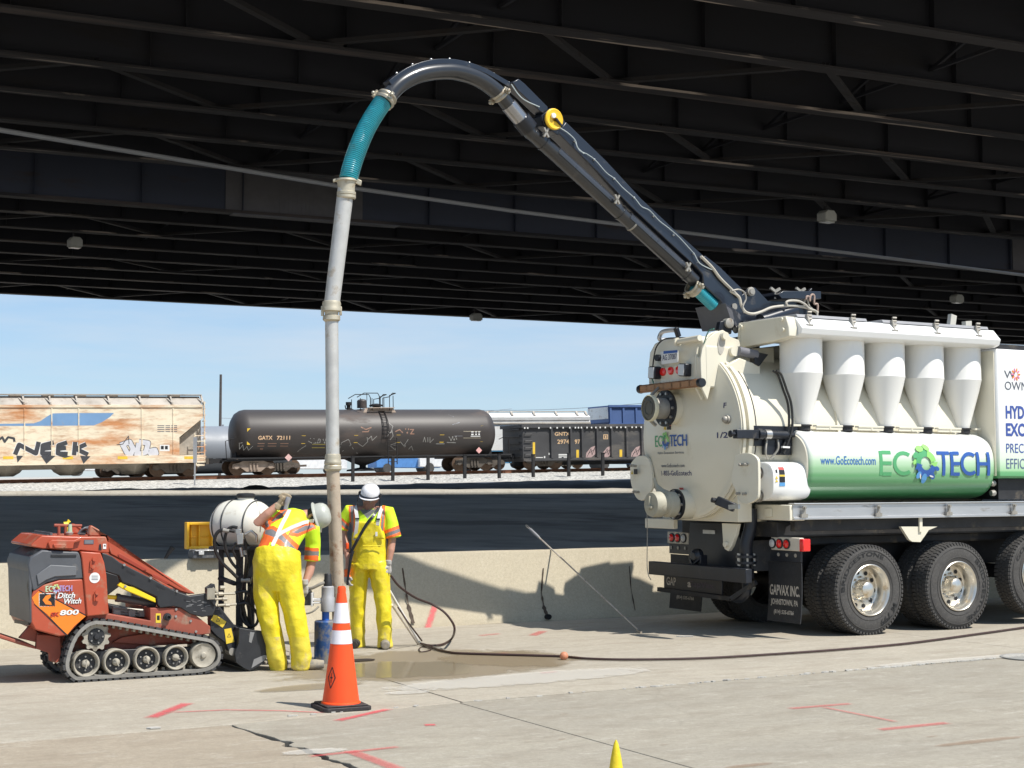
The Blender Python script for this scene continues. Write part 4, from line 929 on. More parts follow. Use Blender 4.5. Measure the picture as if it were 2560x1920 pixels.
# utility pole and wires
P = at(549, 1195, 150); mb = MB(); mb.tube([(0,0,-3),(0,0,10.1)], [.17,.12], 10)
po = root('utility_pole', 'thin dark utility pole rising behind the gap left of the tank wagon', 'pole', (P.x, P.y, P.z)); build('pole_shaft', mb, mat('pole_wood', (.07,.06,.055), .9), po)
mb = MB(); mb.box(.1, .35, -.1, .1, 4.5, 5.2); build('pole_box', mb, m_cl[3], po)
mw = mat('wire', (.25,.27,.3), .6); 
for i, (a_, b_) in enumerate((((549,1020,150),(1400,985,120)), ((549,1045,150),(1280,1022,150)))):
    p, q = at(*a_), at(*b_)
    if i == 0: p = at(1100, 1024, 150); q = at(1900, 975, 110)
    mb = MB(); mb.tube([p.lerp(q, t/10)-Vector((0,0,.6*math.sin(PI*t/10))) for t in range(11)], .022, 5); tag(build('overhead_wire', mb, mw), ('thin overhead wire slanting up above the white hopper wagon', 'thin overhead wire running right from the utility pole')[i], 'wire')
# low dark mound at left beyond the barrier
P = gz(635, 1238, 1.2)
# ================================================================== VACUUM TRUCK
KF = Frame((4.12310756, 17.82380414, 0), 29.4)
def z1(x, y): return (1540+x*.34970, 780+y*.34970)
def z2(x, y): return (1900+x*.30137, 780+y*.30137)
def z3(x, y): return (1600+x*.43400, 1260+y*.43400)
def z4(x, y): return (1680+x*.20796, 680+y*.20796)
tr = root('vacuum_truck', 'cream and green hydro excavation vacuum truck with five cyclones along its side', 'truck', KF.O, KF.M)
def ks(zf, x, y, v=0): q = KF.side(*zf(x, y), v); return (q.x, q.z)
def kr(zf, x, y, u=0): q = KF.rear(*zf(x, y), u); return (q.y, q.z)
# chassis -----------------------------------------------------------
mb = MB()
for v in (.78, 1.58): mb.box(-1.1, 8.5, v, v+.09, .72, 1.08)
mb.box(-1.15, -1.08, .9, 1.85, .62, 1.18)
for u in (.6, 2.1, 4, 6): mb.box(u, u+.12, .872, 1.578, .76, 1.05)
build('chassis_frame', mb, blacku, tr, bevel=.006)
mb = MB(); mb.box(-1.1, 8.4, .3, 2.15, 1.13, 1.30); mb.box(-1.0, 8.4, .12, .2, 1.2, 1.33).box(-.9, 8.4, 2.3, 2.38, 1.2, 1.33); build('sub_frame', mb, blacku, tr, bevel=.006)
mb = MB(); mb.box(-1.13, 8.4, -.01, .06, 1.365, 1.505).box(-1.13, 8.4, -.03, .06, 1.335, 1.364).box(-1.13, 8.4, -.035, .07, 1.506, 1.52)
build('side_rail', mb, alub, tr, smooth=0, bevel=.004)
for x in (932, 1360, 1765, 2140, 2560, 3000):
    u = ks(z3, x, 80)[0]; mb = MB(); mb.box(u-.02, u+.02, -.05, -.036, 1.38, 1.49).box(u-.045, u+.045, -.055, -.032, 1.36, 1.40).cyl((u, -.05, 1.47), (u, -.075, 1.47), .014, n=8); build('latch', mb, dull, tr, smooth=0)
mb = MB(); mb.box(-1.17, -.95, .0, .62, 1.325, 1.50); mb.box(-1.19, -1.171, .30, .42, 1.36, 1.46); build('cross_beam', mb, cream, tr, bevel=.008)
# rear underride section
mb = MB(); mb.prism([(.82, .70), (.82, 1.02), (.95, 1.27), (1.84, 1.27), (1.88, 1.02), (1.88, .70)], -1.20, -1.16, 'x'); build('rear_plate', mb, black, tr, bevel=.006)
mb = MB(); mb.obox((-1.206, 1.45, 1.16), (.01,0,0), (0,.24,0), (0,0,.045)); build('serial_plate', mb, steel, tr)
for sgn, c0 in ((-1, 1.245-1.02), (1, 1.245+1.0)):
    a, b = (c0-.29, c0+.21) if sgn < 0 else (c0-.21, c0+.24)
    mb = MB(); mb.box(-1.09, -1.02, a, b, .985, 1.135); lb = build('tail_light', mb, mat('tail_light_bezel', (.55,.5,.42), .4), tr, bevel=.01)
    for k in range(3):
        v = c0+(-.12+.125*k)+(0 if sgn > 0 else .045); isred = (k < 2) if sgn < 0 else (k > 0)
        mb = MB(); mb.lathe([(.056, 0), (.056, .012), (.047, .018), (.047, .012), (.0, .024)] if 0 else [(.058, 0), (.058, .014), (.046, .016)], (-1.09, v, 1.06), (-1, 0, 0), 20); build('lamp_ring', mb, black, lb)
        mb = MB(); mb.lathe([(.046, .005), (.045, .02), (.03, .027), (.0, .03)], (-1.09, v, 1.06), (-1, 0, 0), 20); build('lamp_lens', mb, red_lens if isred else grey_lens, lb)
    if sgn < 0: mb = MB(); mb.box(-1.1, -.99, a-.075, a-.003, .985, 1.125); build('side_marker', mb, red_lens, lb, bevel=.012)
    mb = MB(); mb.box(-1.06, -1.03, a+.02, b+.06*(sgn < 0), .86, .984); br = build('lamp_bracket', mb, black, tr, bevel=.004)
    for k in range(3): mb = MB(); mb.lathe([(.022, 0), (.022, .008), (.008, .012)], (-1.061, a+.1+k*.15, .935), (-1, 0, 0), 12); build('reflector', mb, dull, br)
# bumper, step, lettered plates
mb = MB(); mb.box(-1.56, -1.47, .30, 2.22, .625, .785); mb.box(-1.47, -1.2, .6, .68, .65, .76).box(-1.47, -1.2, 1.85, 1.93, .65, .76); build('rear_bumper', mb, black, tr, bevel=.008)
mb = MB(); mb.box(-1.40, -1.38, .95, 2.12, .45, .622); sp = build('lettered_plate', mb, black, tr, bevel=.004)
rf = lambda U0: (lambda a, b, d=.002: (U0-d, a, b))
def rtext(s, U0, v0, v1, za, zb, m, parent, bold=.02, **k):   # v runs leftwards in the picture
    return lettering(s, rf(U0), v0, v1, za, zb, m, parent, bold=bold, **k)
m_flet = mat('flap_lettering', (.50,.45,.38), .8, var=.15, scale=20)
rtext('GAP', -1.402, 2.06, 1.86, .50, .60, m_flet, sp); rtext('GapVax', -1.402, 1.62, 1.1, .49, .58, mat('faded_plate_lettering', (.05,.04,.06), .5), sp); rtext('a', -1.4045, 1.62, 1.55, .50, .56, m_flet, sp)
mb = MB(); mb.bar((-1.42, .75, .42), (-1.42, 2.2, .44), .05, .05); mb.bar((-1.42, .75, .42), (-1.3, .45, .62), .05, .05); build('under_bar', mb, blacku, tr)
def flap(v0, v1, txt, lb):
    mb = MB(); n = 8; secs = []
    for k in range(n+1):
        z = .85-(.85-.175)*k/n; du = .03*math.sin(k/n*2.2)+(-.05*k/n)
        secs.append([(-1.03+du, v0, z), (-1.03+du, v1, z), (-1.018+du, v1, z), (-1.018+du, v0, z)])
    mb.loft(secs); f = build('mud_flap', mb, mat('mud_flap_rubber', (.02,.021,.024), .6, var=.2, dust=(.06,.055,.05)), tr, lb)
    def ff(a, b, d=.004): k = (.85-b)/(.85-.175); return (-1.03+.03*math.sin(k*2.2)-.05*k-d-.004, a, b)
    for s, za, zb, m0 in txt:
        w = (v1-v0)*(m0); c = (v0+v1)/2; lettering(s, ff, c+w/2, c-w/2, za, zb, m_flet, f, bold=.025, cuts=2)
flap(-.02, .56, [('GAPVAX INC.', .47, .59, .90), ('JOHNSTOWN, PA', .345, .43, .82), ('(814) 535-6766', .25, .31, .6)], 'right mud flap with large dusty lettering')
flap(1.84, 2.50, [('JOHNSTOWN, PA', .40, .45, .6), ('(814) 535-6766', .29, .345, .55)], 'left mud flap half hidden behind the step plate')
mb = MB(); mb.tube(spl([(-1.25, .60, 1.45), (-1.25, .60, 1.25), (-1.3, .62, 1.05), (-1.3, .62, .9)], 4), .075, 14); build('drain_hose', mb, black, tr)
mb = MB(); mb.lathe([(.12, 0), (.12, .03), (.07, .03), (.07, .07), (.12, .07), (.12, .1)], (-1.3, .62, .82), n=20).tube(spl([(-1.3, .62, .82), (-1.3, .62, .62), (-1.32, .6, .5), (-1.32, .7, .43), (-1.32, .8, .42)], 4), .055, 12)
dh = build('drain_valve', mb, black, tr)
mb = MB()
for k in range(6): a = k*PI/3; mb.cyl((-1.3+.1*math.cos(a), .62+.1*math.sin(a), .80), (-1.3+.1*math.cos(a), .62+.1*math.sin(a), .94), .014, n=6)
build('bolts', mb, steel, dh, kind='stuff', smooth=0)
mb = MB(); mb.obox((-1.41, 1.38, .83), (.1,0,0), (0,.2,0), (0,0,.13)); mb.lathe([(.09,0),(.09,.06),(.05,.1)], (-1.40, 1.38, .88), (-1,0,0), 14).tube([(-1.45,1.3,.86),(-1.5,1.38,.78),(-1.45,1.48,.84)], .02, 6); build('tow_hitch', mb, black, tr, bevel=.01)
# shared wheel ---------------------------------------------------------------
def make_wheel(parent, R=.522, w=.25, face=1):
    """tyre about the local y axis, outer face at y=0, body towards +y"""
    t = MB(); k = R/.522
    pf_ = [(.292*k, .012), (.31*k, .0), (.36*k, -.006), (.42*k, -.008), (.47*k, .002), (.495*k, .012), (.508*k, .028), (.512*k, .05), (.512*k, w-.05), (.508*k, w-.028), (.47*k, w-.002), (.40*k, w+.006), (.31*k, w), (.292*k, w-.012)]
    t.lathe([(r, h) for r, h in pf_], (0,0,0), (0,1,0), 64, caps=False)
    t.torus((0, -.006, 0), (0,1,0), .345*k, .004, 48, 6); t.torus((0, -.005, 0), (0,1,0), .455*k, .004, 48, 6)
    n = 66
    for i in range(n):
        for r_, (ya, yb) in enumerate(((.012, .07), (.085, .12), (.13, .165), (.18, w-.012))):
            a = 2*PI*(i+.5*(r_ % 2)+(.2 if r_ == 2 else 0))/n; c_, s_2 = math.cos(a), math.sin(a); ra = .507*k; rb = R-.002
            T_ = Vector((-s_2, 0, c_)); Rr = Vector((c_, 0, s_2)); wd = 2*PI*R/n*.74
            t.obox(Rr*(ra+rb)/2+Vector((0, (ya+yb)/2, 0)), T_*wd, Vector((0, yb-ya, 0)), Rr*(rb-ra))
        a = 2*PI*(i)/n; Rr = Vector((math.cos(a), 0, math.sin(a))); T_ = Vector((-Rr.z, 0, Rr.x))
        t.obox(Rr*.497*k+Vector((0, .008, 0)), T_*.026, Vector((0, .014, 0)), Rr*.022)
    return build('tyre', t, rubber, parent, smooth=30)
def rim(parent, k=1.0, flat_=False):
    m = MB(); m.lathe([(.296*k, .02), (.297*k, -.008), (.288*k, -.014), (.277*k, -.004), (.27*k, .03), (.262*k, .045), (.252*k, .06), (.247*k, .15), (.232*k, .165), (.15*k, .158), (.10*k, .152)], (0,0,0), (0,1,0), 56, caps=False)
    m.lathe([(.27*k, .031), (.30*k, .22)], (0,0,0), (0,1,0), 40, caps=False)
    r = build('rim', m, alu, parent, smooth=40)
    for i in range(10):
        a = 2*PI*i/10+.15; m = MB(); m.lathe([(.026, -.003), (.0, -.004)], (.198*math.cos(a), .158, .198*math.sin(a)), (0,1,0), 14); h = build('hand_hole', m, blackp, parent, smooth=0)
        if i == 0: first = h
    m = MB()
    for i in range(10): a = 2*PI*i/10; m.cyl((.143*math.cos(a), .158, .143*math.sin(a)), (.143*math.cos(a), .118, .143*math.sin(a)), .015, n=6)
    build('wheel_nuts', m, steel, parent, kind='stuff', smooth=0)
    m = MB(); m.lathe([(.118, .155), (.112, .12), (.098, .10), (.092, .06), (.088, .03), (.06, .012), (.0, .006)], (0,0,0), (0,1,0), 32); build('hub_cap', m, alu, parent)
def wheel(u, v, z, ang, lab, front=True, gy=0):
    w = make_wheel(tr); w.name = 'wheel'; w.location = (u, v, z); w.rotation_euler = (0, ang, gy)
    if lab: w['label'] = lab
    if front: rim(w)
    return w
m_tl = mat('tyre_lettering', (.015,.015,.015), .5)
def tyre_text(w, s, r0, r1, a0, a1):
    vs, fs, (x0, x1, y0, y1) = textmesh(s, .01); mb = MB()
    def f(x, y): a = math.radians(a0+(a1-a0)*(x-x0)/(x1-x0)); r = r0+(r1-r0)*(y-y0)/(y1-y0); return (r*math.cos(a), -.0125, r*math.sin(a))
    mb.add([f(x, y) for x, y in vs], fs); build('tyre_lettering', mb, m_tl, w, smooth=0)
wheels = []
w1 = wheel(0, .0, .515, .25, 'rearmost outer wheel with polished deep-dish rim'); tyre_text(w1, 'BRIDGESTONE', .39, .44, 195, 75); tyre_text(w1, 'M 799', .375, .445, 350, 305)
w2 = wheel(1.395, .0, .515, 1.1, 'outer wheel of the middle axle'); tyre_text(w2, 'BRIDGESTONE', .39, .44, 110, -10)
w3 = wheel(2.83, .06, .62, .5, 'raised wheel of the forward lift axle cut by the right edge of the photo'); tyre_text(w3, 'GOODYEAR', .39, .44, 185, 80)
base = w1.data
for (u, v, z) in ((0, .31, .515), (1.395, .31, .515), (0, 1.88, .515), (0, 2.19, .515), (1.395, 1.88, .515), (1.395, 2.19, .515), (2.83, 2.13, .62), (7.2, .06, .515), (7.2, 2.13, .515)):
    o = bpy.data.objects.new('wheel', base); COL.objects.link(o); o.parent = tr; o.location = (u, v, z)
for u, z in ((0, .515), (1.395, .515), (2.83, .62)):
    mb = MB(); mb.cyl((u, .2, z), (u, 2.2, z), .09).lathe([(.2, -.12), (.24, 0), (.2, .12)], (u, 1.2, z), (0,1,0), 16).box(u-.25, u+.25, .95, 1.07, z+.1, z+.4).box(u-.25, u+.25, 1.4, 1.52, z+.1, z+.4); build('axle', mb, blacku, tr)
mb = MB(); mb.box(-.6, 8, .5, 1.95, 1.02, 1.13).box(3.6, 5.6, .25, .8, .45, 1.1); build('underbody', mb, blacku, tr, bevel=.02)
# bracket under the rail
P = [ks(z3, *q, .03) for q in ((1500,130),(1548,205),(1565,217),(1612,219),(1640,180),(1660,150),(1710,130))]
mb = MB(); mb.prism(P, .02, .06); mb.box(ks(z3, 1618, 100, 0)[0]-.02, ks(z3, 1618, 100, 0)[0]+.025, 0, .02, ks(z3, 1618, 160, 0)[1], 1.36); build('support_bracket', mb, cream, tr, smooth=0)
# side water tank with printed fade ------------------------------------------
m_grad = mat('green_fade_print', (.8,.8,.78), .28, var=.01, coat=.5)
nt = m_grad.node_tree; N = nt.nodes; L = nt.links; tc = N.new('ShaderNodeTexCoord'); sx = N.new('ShaderNodeSeparateXYZ'); L.new(tc.outputs['Object'], sx.inputs[0])
mr = N.new('ShaderNodeMapRange'); mr.inputs[1].default_value = 1.50; mr.inputs[2].default_value = 2.40; L.new(sx.outputs[2], mr.inputs[0])
cr = N.new('ShaderNodeValToRGB'); L.new(mr.outputs[0], cr.inputs[0]); e = cr.color_ramp.elements
e[0].position = 0; e[0].color = (.045,.20,.075,1); e[1].position = 1; e[1].color = (.80,.80,.78,1)
for p, c in ((.18, (.055,.25,.09,1)), (.36, (.13,.38,.16,1)), (.50, (.36,.58,.34,1)), (.62, (.66,.75,.60,1)), (.74, (.79,.80,.76,1))): q = e.new(p); q.color = c
wv = N.new('ShaderNodeTexWave'); wv.wave_type = 'BANDS'; wv.bands_direction = 'Z'; wv.inputs['Scale'].default_value = 4.1; wv.inputs['Distortion'].default_value = .3; L.new(tc.outputs['Object'], wv.inputs[0])
m1 = N.new('ShaderNodeMapRange'); m1.inputs[3].default_value = 0; m1.inputs[4].default_value = .07; L.new(wv.outputs[1], m1.inputs[0])
mx = N.new('ShaderNodeMix'); mx.data_type = 'RGBA'; L.new(m1.outputs[0], mx.inputs[0]); L.new(cr.outputs[0], mx.inputs[6]); mx.inputs[7].default_value = (.8,.85,.8,1); L.new(mx.outputs[2], N['Principled BSDF'].inputs['Base Color'])
VC, ZC, TA, TB_, TN = .46, 1.952, .46, .408, 2.5
def tprof(n=40):
    out = []
    for i in range(n+1):
        t = -PI/2-PI*i/n; c, s = math.cos(t), math.sin(t); out.append((VC+TA*math.copysign(abs(c)**(2/TN), c), ZC+TB_*math.copysign(abs(s)**(2/TN), s)))
    return out
def tank(u0, u1, name, m, par, lab=None):
    mb = MB(); P = tprof(); P = P+[(VC+.25, ZC+TB_), (VC+.25, ZC-TB_)][0:2]
    r = .05; secs = []
    for u, sc in ((u0, .93), (u0+.015, .975), (u0+r, 1), (u1-r*2, 1), (u1-r*.6, .97), (u1, .9)):
        secs.append([(u, VC+(v-VC)*sc, ZC+(z-ZC)*sc) for v, z in P])
    mb.loft(secs); return build(name, mb, m, par, lab, smooth=40)
wt = tank(-.86, 2.07, 'water_tank', m_grad, tr, 'green fading white side water tank')
mb = MB(); P = tprof(); mb.loft([[(u, VC+(v-VC)*s, ZC+(z-ZC)*s) for v, z in P] for u, s in ((-.875, .90), (-.861, .92))]); build('end_cap', mb, cream, wt)
mb = MB()
for z in (1.60, 1.72): mb.lathe([(.035, 0), (.04, .04), (.03, .06)], (2.07, .10, z+.02), (1, -.2, 0), 10)
build('fitting', mb, dull, wt)
def tsurf(a, b, d=.002): h = min(.999, abs((b-ZC)/TB_)); return (a, VC-(TA+d+.001)*(1-h**TN)**(1/TN), b)
q0, q1 = ks(z2, 985, 1355)[0], ks(z2, 1895, 1355)[0]; ecotech(tsurf, q0+.015, q1+.015, ks(z2, 1500, 1357)[1], ks(z2, 1500, 1157)[1], wt)
lettering('www.GoEcotech.com', tsurf, ks(z2, 490, 1200)[0]+.02, ks(z2, 948, 1200)[0]+.02, 1.955, 2.055, mat('print_mid_blue', (.05,.16,.42), .4), wt, bold=.012, cuts=3)
# small end tank (white, rounded) --------------------------------------------
mb = MB(); a = ks(z1, 1100, 1200, .12)[0]; b = -.80
sec = []
for u, sc in ((a, .90), (a+.01, .97), (a+.05, 1), (b-.06, 1), (b, .95)):
    ring = []
    for i in range(28):
        t = 2*PI*i/28; c, s = math.cos(t), math.sin(t); ring.append((u, .34+.28*sc*math.copysign(abs(c)**.55, c), 1.765+.222*sc*math.copysign(abs(s)**.6, s)))
    sec.append(ring)
mb.loft(sec); st = build('end_tank', mb, white, tr, 'small white rounded tank behind the green tank', smooth=45)
def stf(A, B, d=.003): h = min(.999, abs((B-1.765)/.222)); return (A, .34-(.28+d)*(1-h**(2/.6))**(.275), B)
def zq(zf, x0, y0, x1, y1, v): 
    A = ks(zf, x0, y0, v); B = ks(zf, x1, y0, v); C_ = ks(zf, x1, y1, v); D = ks(zf, x0, y1, v); return [A, B, C_, D]
m_st = [mat('sticker_red', (.5,.05,.04), .5), mat('sticker_yellow', (.7,.5,.04), .5), blackp, blue_b, whitep]
strokes('warning_sticker', [(zq(z1, 1168,1108,1208,1128,.06), 0), (zq(z1, 1168,1130,1208,1162,.06), 2), (zq(z1, 1168,1164,1208,1176,.06), 1), (zq(z1, 1168,1178,1208,1218,.06), 2), (zq(z1, 1168,1220,1208,1245,.06), 3), (zq(z1, 1145,1125,1156,1150,.06), 2), ([ks(z1,1138,1192,.06), ks(z1,1158,1192,.06), ks(z1,1148,1170,.06)], 1), ([ks(z1,1138,1215,.06), ks(z1,1158,1215,.06), ks(z1,1148,1196,.06)], 1)], stf, m_st, st)
mb = MB()
for z in (1.86, 1.6):
    mb.lathe([(.07, 0), (.07, .012), (.055, .013), (.055, .03), (.07, .031), (.07, .05), (.045, .055), (.045, .08)], (a, .30, z), (-1, 0, 0), 18)
build('fitting', mb, dull, st)
# cyclones ---------------------------------------------------------------------
m_cyc = mat('cyclone_white', (.80,.79,.75), .32, var=.015, scale=1, coat=.15)
VCY = .34; cys = []
xs = (340, 690, 1027, 1352, 1662)
us_ = [KF.side(*z2(x, 400), VCY).x for x in xs]
for i, u in enumerate(us_):
    mb = MB(); mb.lathe([(.245, 3.42), (.246, 3.02), (.250, 3.008), (.246, 2.995), (.22, 2.88), (.095, 2.425), (.092, 2.37)], (u, VCY, 0), (0,0,1), 48, caps=False)
    c = build('cyclone', mb, m_cyc, tr, smooth=30)
    mb = MB(); mb.lathe([(.10, 2.35), (.10, 2.40), (.115, 2.402), (.115, 2.418), (.096, 2.42)], (u, VCY, 0), (0,0,1), 24); build('outlet_collar', mb, blacku, c)
    if i < 4:
        mb = MB(); mb.box(u+.12, us_[i+1]-.12, VCY-.12, VCY-.05, 2.395, 2.418).box(u+.12, us_[i+1]-.12, VCY-.11, VCY-.10, 2.36, 2.394).cyl((u+.33, VCY-.1, 2.36), (u+.33, VCY-.1, 2.41), .02, n=8); build('tie_bar', mb, cream, c, bevel=.004)
mb = MB(); mb.box(us_[0]-.22, us_[0]-.11, VCY-.12, VCY-.05, 2.395, 2.418); mb.box(us_[4]+.11, us_[4]+.2, VCY-.12, VCY-.05, 2.395, 2.418); build('tie_bar', mb, cream, tr)
mb = MB(); A = -1.13; B = 2.14
mb.prism([(.06, 3.405), (-.02, 3.43), (-.045, 3.50), (.07, 3.625), (.9, 3.625), (.9, 3.405)], A+.13, B, 'x'); build('collector_box', mb, white, tr, bevel=.008)
mb = MB(); mb.prism([(.03, 3.40), (.03, 3.50), (.08, 3.632), (.95, 3.632), (.95, 3.33), (.3, 3.36)], A, A+.128, 'x'); ce = build('collector_end', mb, cream, tr, bevel=.01)
mb = MB()
for v, z in ((.12, 3.60), (.10, 3.48), (.86, 3.58)): mb.cyl((A-.02, v, z), (A-.04, v, z), .022, n=8)
mb.bar((A-.012, .90, 3.62), (A-.012, .93, 3.33), .03, .02); build('hinge', mb, cream, ce)
m_lid = mat('grey_lid', (.30,.30,.31), .4, var=.08)
for (p, q) in ((290, 870), (1000, 1875)):
    ua_ = ks(z2, p, 110, .1)[0]; ub_ = ks(z2, q, 140, .1)[0]
    mb = MB(); mb.prism([(.055, 3.627), (.075, 3.665), (.9, 3.665), (.9, 3.627)], ua_, ub_, 'x'); build('collector_lid', mb, m_lid, tr, bevel=.006)
for x in (405, 770, 1110, 1462, 1805):
    u = ks(z2, x, 150, .02)[0]; mb = MB(); mb.bar((u, .02, 3.53), (u, .06, 3.66), .05, .02, up=(1,0,0)).prism([(u-.07, 3.545), (u+.03, 3.545), (u+.03, 3.49)], -.025, -.012)
    for z in (3.57, 3.61, 3.65, 3.69): mb.cyl((u, .04, z), (u+.05, .03, z), .014, n=8)
    build('lid_clamp', mb, dull, tr, smooth=0)
mb = MB(); u, zz = ks(z2, 1590, 75, .3); u2, zw = ks(z2, 1715, 100, .3); mb.obox((u, .3, zz), (.09,0,-.02), (0,.06,0), (.03,0,.15)); mb.obox((u2, .3, zw), (.10,0,.01), (0,.07,0), (0,0,.07)); mb.bar((u+.03, .3, zz-.10), (u2, .3, zw-.05), .04, .04); mb.box((u+u2)/2-.02, (u+u2)/2+.02, .28, .32, 3.66, zz-.08); build('work_lamp', mb, mat('lamp_cream_metal', (.55,.53,.46), .4), tr, bevel=.008)
# plenum wall behind the cyclones
mb = MB(); mb.prism([(.72, 1.55), (.72, 2.9), (.95, 3.4), (1.6, 3.4), (1.6, 1.55)], -.45, 2.1, 'x'); build('plenum', mb, cream, tr, smooth=0)
# debris tank ------------------------------------------------------------------
TV, TZ, TR = 1.255, 2.315, .985
mb = MB(); mb.lathe([(.90, -1.615), (TR-.03, -1.60), (TR-.03, -1.40), (TR-.045, -1.39), (TR-.045, 2.6), (.6, 2.9)], (0, TV, TZ), (1,0,0), 96); dt = build('debris_tank', mb, cream, tr, smooth=30)
for (ra, rb, p, q) in ((TR-.03, TR+.005, -1.60, -1.555), (TR-.03, TR+.012, -1.525, -1.47), (TR-.045, TR-.02, -.2, -.14), (TR-.045, TR-.02, 1.2, 1.26)):
    mb = MB(); mb.lathe([(ra, p), (rb, p+.004), (rb, q-.004), (ra, q)], (0, TV, TZ), (1,0,0), 96, caps=False); build('tank_ring', mb, cream, dt, smooth=30)
mb = MB(); mb.lathe([(TR-.028, -1.40), (TR-.024, -1.395), (TR-.028, -1.385)], (0, TV, TZ), (1,0,0), 96, caps=False); build('tank_seam', mb, black, dt)
DR = .93
def dome(r): return -1.625-.135*(1-(r/DR)**2) if r < DR else -1.625
mb = MB(); mb.lathe([(TR-.012, -1.602), (TR-.01, -1.615), (DR+.01, -1.628), (DR, dome(.92))]+[(r, dome(r)) for r in (.9, .8, .65, .5, .35, .2, .08, 0)], (0, TV, TZ), (1,0,0), 96); door = build('rear_door', mb, cream, tr, 'large round domed rear door with printed company lettering', smooth=40)
def dsurf(a, b, d=.003): r = math.hypot(a-TV, b-TZ); return (dome(min(r, DR))-d-.001, a, b)
def dk(x, y): q = kr(z1, x, y, -1.70); return q
def dtext(s, x0, y0, x1, y1, m, bold=.01): 
    p = dk(x0, y1); q = dk(x1, y0); lettering(s, dsurf, p[0], q[0], (dk(x0, y1)[1]), (dk(x0, y0)[1]), m, door, bold=bold, cuts=1)
def dE(fn0):
    p = dk(282, 965); q = dk(540, 955); zt_, zb_ = dk(282, 895)[1], dk(282, 965)[1]
    f = lambda a, b, d=.002: dsurf(p[0]+(q[0]-p[0])*a, b, d)
    ecotech(lambda a, b, d=.002: dsurf(-a, b, d), -p[0], -q[0], zb_, zt_+.015, door)
dE(0)
dtext('Hydro Excavation Services', 305, 1000, 512, 1022, greyp); dtext('www.GoEcotech.com', 328, 1086, 510, 1112, greyp); dtext('1-855-GoEcotech', 322, 1135, 552, 1170, navy, .012)
dtext('F', 752, 648, 768, 685, navy, .02); dtext('1/2', 722, 860, 782, 902, navy, .015)
def dstick(x0, y0, x1, y1, k): strokes('warning_sticker', [([dk(x0,y0), dk(x1,y0), dk(x1,y0+(y1-y0)*.4), dk(x0,y0+(y1-y0)*.4)], 0), ([dk(x0,y0+(y1-y0)*.4), dk(x1,y0+(y1-y0)*.4), dk(x1,y1), dk(x0,y1)], 2), ([dk(x0-28,y1), dk(x0-6,y1), dk(x0-17,y0+8)], 1)], dsurf, m_st, door)
dstick(388, 798, 420, 842, 0); dstick(452, 1256, 482, 1296, 0)
v, z = dk(780, 768); mb = MB(); mb.ball((-1.70, v, z), .04, 12, 8).cyl((-1.66, v, z), (-1.69, v, z), .05, n=14); build('level_valve', mb, dull, door)
mb = MB(); q = kr(z1, 640, 550, -1.72)
# upper port with black flange and capped pipe stub
v, z = kr(z1, 350, 690, -1.88); v2, z2_ = kr(z1, 262, 735, -2.16)
mb = MB(); mb.cyl((-1.60, v, z), (-1.86, v, z), .185, n=32); port = build('inlet_port', mb, cream, tr, 'upper inlet port with black flange and capped pipe stub')
mb = MB(); mb.lathe([(.12, 0), (.215, 0), (.215, .03), (.12, .03)], (-1.86, v, z), (-1,0,0), 36); build('flange', mb, black, port)
mb = MB()
for k in range(10): a_ = 2*PI*k/10; mb.cyl((-1.889, v+.18*math.cos(a_), z+.18*math.sin(a_)), (-1.91, v+.18*math.cos(a_), z+.18*math.sin(a_)), .018, n=6)
build('bolts', mb, steel, port, kind='stuff', smooth=0)
mb = MB(); mb.cyl((-1.89, v, z), (-2.06, v, z), .125, n=28); build('pipe_stub', mb, dull, port)
mb = MB(); mb.lathe([(.145, 0), (.158, .015), (.158, .05), (.145, .06)], (-2.06, v, z), (-1,0,0), 32, caps=False).lathe([(.14, .03), (.0, .03)], (-2.06, v, z), (-1,0,0), 32, caps=False); build('pipe_rim', mb, mat('pale_band', (.62,.58,.42), .5), port)
mb = MB(); mb.lathe([(.142, .045), (.12, .05), (.0, .052)], (-2.06, v, z), (-1,0,0), 32); mb.torus((-2.115, v, z), (1,0,0), .08, .006, 24, 6); build('pipe_cap', mb, mat('dark_cap', (.10,.10,.085), .5), port)
mb = MB(); mb.bar((-2.08, v, z+.14), (-1.87, v+.1, z+.28), .03, .02); mb.bar((-2.08, v, z-.15), (-2.0, v+.02, z-.2), .03, .03); build('cap_lever', mb, dull, port)
# lower valve
v, z = kr(z1, 412, 1375, -1.84)
mb = MB(); mb.cyl((-1.55, v, z), (-1.80, v, z), .17, n=28); lp = build('drain_port', mb, cream, tr, 'lower drain port with a big grey lever valve')
mb = MB(); mb.lathe([(.10, 0), (.18, 0), (.18, .03), (.10, .03)], (-1.80, v, z), (-1,0,0), 32); build('flange', mb, black, lp)
mb = MB()
for k in range(8): a_ = 2*PI*k/8; mb.cyl((-1.829, v+.15*math.cos(a_), z+.15*math.sin(a_)), (-1.855, v+.15*math.cos(a_), z+.15*math.sin(a_)), .02, n=6)
build('bolts', mb, steel, lp, kind='stuff', smooth=0)
m_valve = mat('valve_grey_cream', (.40,.38,.30), .6, var=.1, dirt=((.2,.17,.12), .25, 6))
mb = MB(); mb.lathe([(.13, 0), (.15, .02), (.15, .12), (.12, .14), (.12, .2), (.15, .21), (.15, .3), (.14, .33), (.0, .34)], (-1.83, v, z), (-1,0,0), 28); build('valve_body', mb, m_valve, lp)
